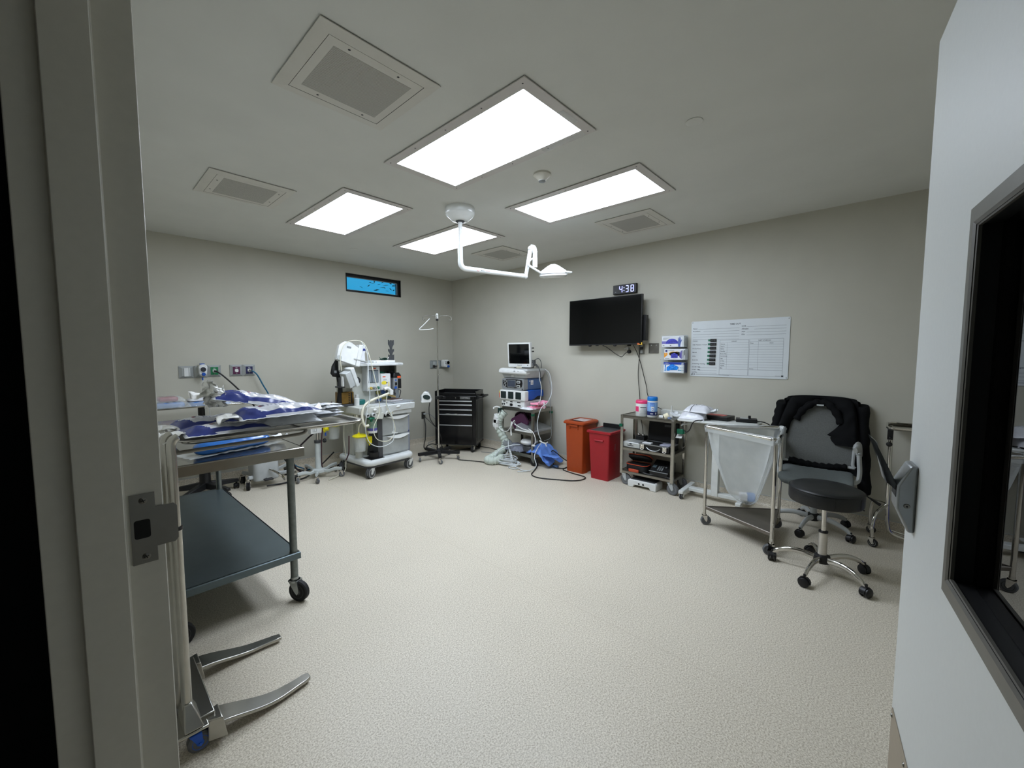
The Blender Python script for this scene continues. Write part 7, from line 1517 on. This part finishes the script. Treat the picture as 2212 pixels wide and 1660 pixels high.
# backrest (mesh panel in a grey hoop) leaning back
BT = TR(.185, 0, .56) @ Matrix.Rotation(rad(9), 4, 'Y')
pan = [(-.24, .0), (-.22, -.03), (.22, -.03), (.24, 0), (.245, .25), (.225, .43), (.18, .49), (.0, .51), (-.18, .49), (-.225, .43), (-.245, .25)]
pn = [(p.x, p.y) for p in spl([(y, z, 0) for y, z in pan], 4, True)]
b = MB(); b.T = BT; b.loft([[(x + .05 * (y / .25) ** 2 * -1, y, z) for y, z in pn] for x in (0, .012)]); obj('back_mesh', b, M_MESH, t, smooth=50)
b = MB(); b.T = BT; b.tube([(.006 - .05 * (y / .25) ** 2, y, z) for y, z in pn], .013, 8, closed=True); obj('back_hoop', b, M_CGR, t)
b = MB(); b.tube(spl([(.02, 0, .42), (.15, 0, .42), (.24, 0, .48), (.255, 0, .62), (.27, 0, .80)], 5), .022, 8); b.box(.19, .25, -.22, .22, .54, .57); obj('back_support', b, M_BLACK, t)
for s in (-1, 1):
    b = MB(); b.tube(spl([(-.02, s * .235, .445), (.02, s * .275, .46), (.055, s * .285, .52), (.08, s * .28, .60), (.10, s * .275, .665)], 5), .021, 8, flat=(1, .7)); am = obj('armrest', b, M_CGR, t)
    b = MB(); b.tube(spl([(.10, s * .275, .655), (.12, s * .275, .70), (.09, s * .27, .735), (.0, s * .265, .745), (-.10, s * .25, .742), (-.13, s * .245, .736)], 5), [.030] * 14 + [.032] * 6 + [.018] * 6, 10, flat=(1.25, .75)); obj('arm_pad', b, M_CGR, am)
b = MB(); b.cyl((0, 0, .115), (0, 0, .26), .025, 18); b.cyl((0, 0, .26), (0, 0, .41), .015, 14); obj('gas_lift', b, M_CGR, t)
b = MB(); b.lathe([(.025, .07), (.04, .075), (.045, .10), (.04, .13), (.026, .135)], (0, 0, 0), 'z', 20); obj('hub', b, M_BLACK, t)
ca = (165, 239, 311, 20, 92)
for a in ca:
    b = MB(); b.T = RZ(a); b.tube(spl([(.035, 0, .105), (.13, 0, .115), (.20, 0, .105), (.265, 0, .082), (.288, 0, .055)], 5), [.023 - .0004 * i for i in range(21)], 10, flat=(1, .75)); obj('leg', b, M_CGR, t)
for a in ca: hood_caster(t, .29 * math.cos(rad(a)), .29 * math.sin(rad(a)), .031, a + 95)
b = MB(); b.tube([(.02, -.10, .41), (.03, -.30, .37), (.035, -.36, .33)], .005, 6); b.tube([(.035, -.355, .335), (.04, -.42, .29)], [.008, .012], 8); obj('tilt_lever', b, M_BLACK, t)
# jacket draped over the backrest
CTm = TR(4.255, .43, 0) @ RZ(4)
j = thing('jacket', 'black padded jacket hung round the back of the grey office chair', 'jacket', (4.255, .43, 0), 4)
M_JK = mat('black_jacket_cloth', (9, 10, 12), .85, var=.2, scale=18, bump=.35, spec=.2)
def edge(y):  # outline of backrest top
    return .50 - .05 * abs(y / .25) ** 3
b = MB()                                               # front: collar opening leaves the mesh showing
def wrap(side, u, v):
    # u 0 at collar edge .. 1 at outer silhouette ; v 0 at the top .. 1 at the hem
    inner = .02 + .10 * v if False else 0
    return 0
NV = 34
def frontpanel(s):
    """front of the jacket at one side: between opening edge and outside edge"""
    def f(u, v):
        z = .545 - v * (.40 if s < 0 else .34)
        op = (.055 + .10 * math.sin(PI * min(1, v * 1.25)) if v < .8 else .10 + .02 * math.sin(v * 20)) if s < 0 else (.06 + .13 * min(1, v * 1.5) + .06 * max(0, v - .45))
        out = .235 + .055 * v + (.0 if s < 0 else .03 * v)
        if v < .12: op = .0 + op * (v / .12) ** .4
        y = s * (op + (out - op) * u)
        x = -.028 - .05 * (y / .25) ** 2 - .022 * math.sin(PI * u) - .012 * noise3(y * 14, z * 14, 3 + s)
        if v < .16: x += .030 * (1 - v / .16)
        if u > .8: x += .06 * ((u - .8) / .2) ** 2
        return (x, y, z)
    return f
b.T = BT
for s in (-1, 1): b.grid(frontpanel(s), 18, NV)
# crown over the top and the back down to the hem
def back(u, v):
    y = (u - .5) * 2; yy = y * (.255 + .055 * v); z = .555 - .05 * abs(y) ** 3 - v * .62
    x = .005 + .05 * min(1, v * 4) ** .6 - .06 * v - .06 * abs(y) ** 2.5 + .018 * noise3(yy * 12, z * 12, 9)
    return (x, yy, z)
b.grid(back, 36, NV)
b.grid(lambda u, v: tuple(Vector(frontpanel(-1 if u < .5 else 1)(abs(2 * u - 1), 0.0)) * (1 - v) + Vector(back(u, 0.0)) * v + Vector((0, 0, .02 * math.sin(PI * v)))), 36, 6)
for s in (-1, 1): b.grid(lambda u, v, s=s: tuple(Vector(frontpanel(s)(1.0, u)) * (1 - v) + Vector(back(0.5 + .5 * s, u * .62)) * v + Vector((0, s * .025 * math.sin(PI * v), 0))), NV, 6)
obj('body', b, M_JK, j, smooth=70)
b = MB(); b.T = BT                                     # stand-up collar rolled round the opening
b.tube(spl([(-.055, -.15, .33), (-.06, -.115, .42), (-.05, -.06, .49), (-.042, 0, .505), (-.05, .06, .49), (-.06, .13, .42), (-.055, .17, .34)], 6), [.024 + .004 * math.sin(i * 1.3) for i in range(37)], 8, flat=(.7, 1.2)); obj('collar', b, M_JK, j, smooth=70)
for s in (-1, 1):
    b = MB(); b.T = BT; R = []
    for q in range(14):
        u = q / 13; R.append([(.0 + .045 * math.cos(a) - .01, s * (.285 + .04 * u) + .042 * math.sin(a) * (1 + .12 * math.sin(q * 1.7)), .50 - (.72 if s < 0 else .26) * u + .02 * math.cos(a)) for a in [2 * PI * k / 12 for k in range(12)]])
    b.loft(R); obj('sleeve', b, M_JK, j, smooth=70)
b = MB(); b.T = BT @ face((-.064, .025, .475), (0, -1, 0), (0, 0, 1)); b.box(0, .05, 0, .012, 0, .002); obj('neck_label', b, M_LGREY, j, smooth=0)
b = MB(); b.T = BT; b.tube(spl([(-.03, -.20, -.03), (-.05, -.10, -.045), (-.04, .0, -.05), (-.05, .10, -.04), (-.03, .2, -.02)], 6), [.028 + .006 * math.sin(i * 2.1) for i in range(25)], 8); obj('hem', b, M_JK, j, smooth=70)
# ---- chrome instrument stand behind the open door
t = thing('instrument_stand', 'chrome instrument stand half hidden behind the open door', 'instrument stand', (4.36, -.20, 0), 0)
b = MB()
b.tube(spl([(.0, .18, .92), (.0, .175, .60), (-.02, .17, .25), (-.015, .15, .09), (.0, .05, .045), (.0, -.10, .04), (.0, -.25, .04)], 6), .0135, 12); b.tube([(.0, .18, .86), (.0, .18, .93)], .011, 10); obj('frame_tube', b, M_CHROME, t)
b = MB(); b.tube(spl([(-.01, .17, .30), (-.08, .2, .285), (-.16, .235, .25), (-.20, .25, .17), (-.205, .25, .085)], 5), .0125, 10); b.tube(spl([(-.01, .17, .30), (.06, .22, .29), (.10, .26, .27), (.11, .27, .17), (.11, .27, .09)], 5), .0125, 10); obj('caster_leg', b, M_CHROME, t)
b = MB(); b.tube(spl([(.0, .15, .095), (.02, .05, .075), (.02, -.2, .07)], 5), .008, 8); obj('brace', b, M_CHROME, t)
b = MB()
R = []
for d, z in ((.02, .918), (.006, .92), (0, .93), (0, .938), (.012, .940), (.014, .932)): R.append([(x, y, z) for x, y in rrect(.0, -.05, .36 - 2 * d, .52 - 2 * d, .05)])
b.loft(R, caps=False); b.loft([[(x, y, z) for x, y in rrect(0, -.05, .33, .49, .04)] for z in (.917, .919)]); obj('tray', b, M_CHROME, t, smooth=50)
b = MB(); b.box(-.02, .02, .165, .20, .82, .90); b.box(-.06, -.02, .175, .19, .83, .845); b.lathe([(0, -.075), (.018, -.07), (.02, -.05), (.008, -.04), (.006, -.02)], (0, .185, .79), 'x', 12); obj('clamp', b, M_BLACK, t, bev=.003)
caster(t, -.205, .25, .032, .022, .09, 250, M_BLACK, M_CHROME, M_LGREY, lean=.3); caster(t, .11, .27, .032, .022, .09, 250, M_BLACK, M_CHROME, M_LGREY, lean=.3)
k = thing('blue_drape', 'dark blue drape bundle on the floor seen through the door glass', 'drape', (4.2, -.68, 0))
b = MB(); b.grid(lambda u, v: ((u - .5) * .7, (v - .5) * .42, .012 + .30 * max(0, 1 - (2 * u - 1) ** 2) ** .6 * max(0, 1 - (2 * v - 1) ** 2) ** .6 + .05 * abs(noise3(u * 6, v * 6, 4))), 36, 30); obj('cloth', b, mat('dark_blue_cloth', (40, 52, 116), .8, var=.15, bump=.3), k, smooth=70)
hose('white_tube', 'white tube lying over the dark blue drape behind the door glass', [(3.9, -.60, .10), (4.0, -.56, .24), (4.2, -.55, .33), (4.3, -.50, .12), (4.25, -.46, .02)], .012, M_WHITE, 'tube')
# ================= sky outside, camera, colour management =================
W = bpy.data.worlds.new('World'); SC.world = W; W.use_nodes = True
bg = W.node_tree.nodes['Background']; bg.inputs[0].default_value = (lin(52), lin(172), lin(226), 1); bg.inputs[1].default_value = 1.0
cam = bpy.data.cameras.new('Camera'); co = bpy.data.objects.new('Camera', cam); COL.objects.link(co); SC.camera = co
cam.sensor_width = 36.0; cam.sensor_fit = 'HORIZONTAL'; cam.lens = 36.0 * 880.7 / 2212.0; cam.clip_start = 0.02; cam.clip_end = 60
co.location = (0, 0, 1.49); co.rotation_euler = (rad(90 - 4.154), rad(0.0), rad(42.965 - 90))
vs = SC.view_settings; vs.view_transform = 'Standard'; vs.look = 'None'; vs.gamma = 1.0; vs.use_curve_mapping = False; vs.exposure = 0.0
SC.cycles.max_bounces = 10; SC.cycles.diffuse_bounces = 6; SC.cycles.glossy_bounces = 4; SC.cycles.transparent_max_bounces = 12
SC.cycles.sample_clamp_indirect = 6.0; SC.cycles.use_denoising = True
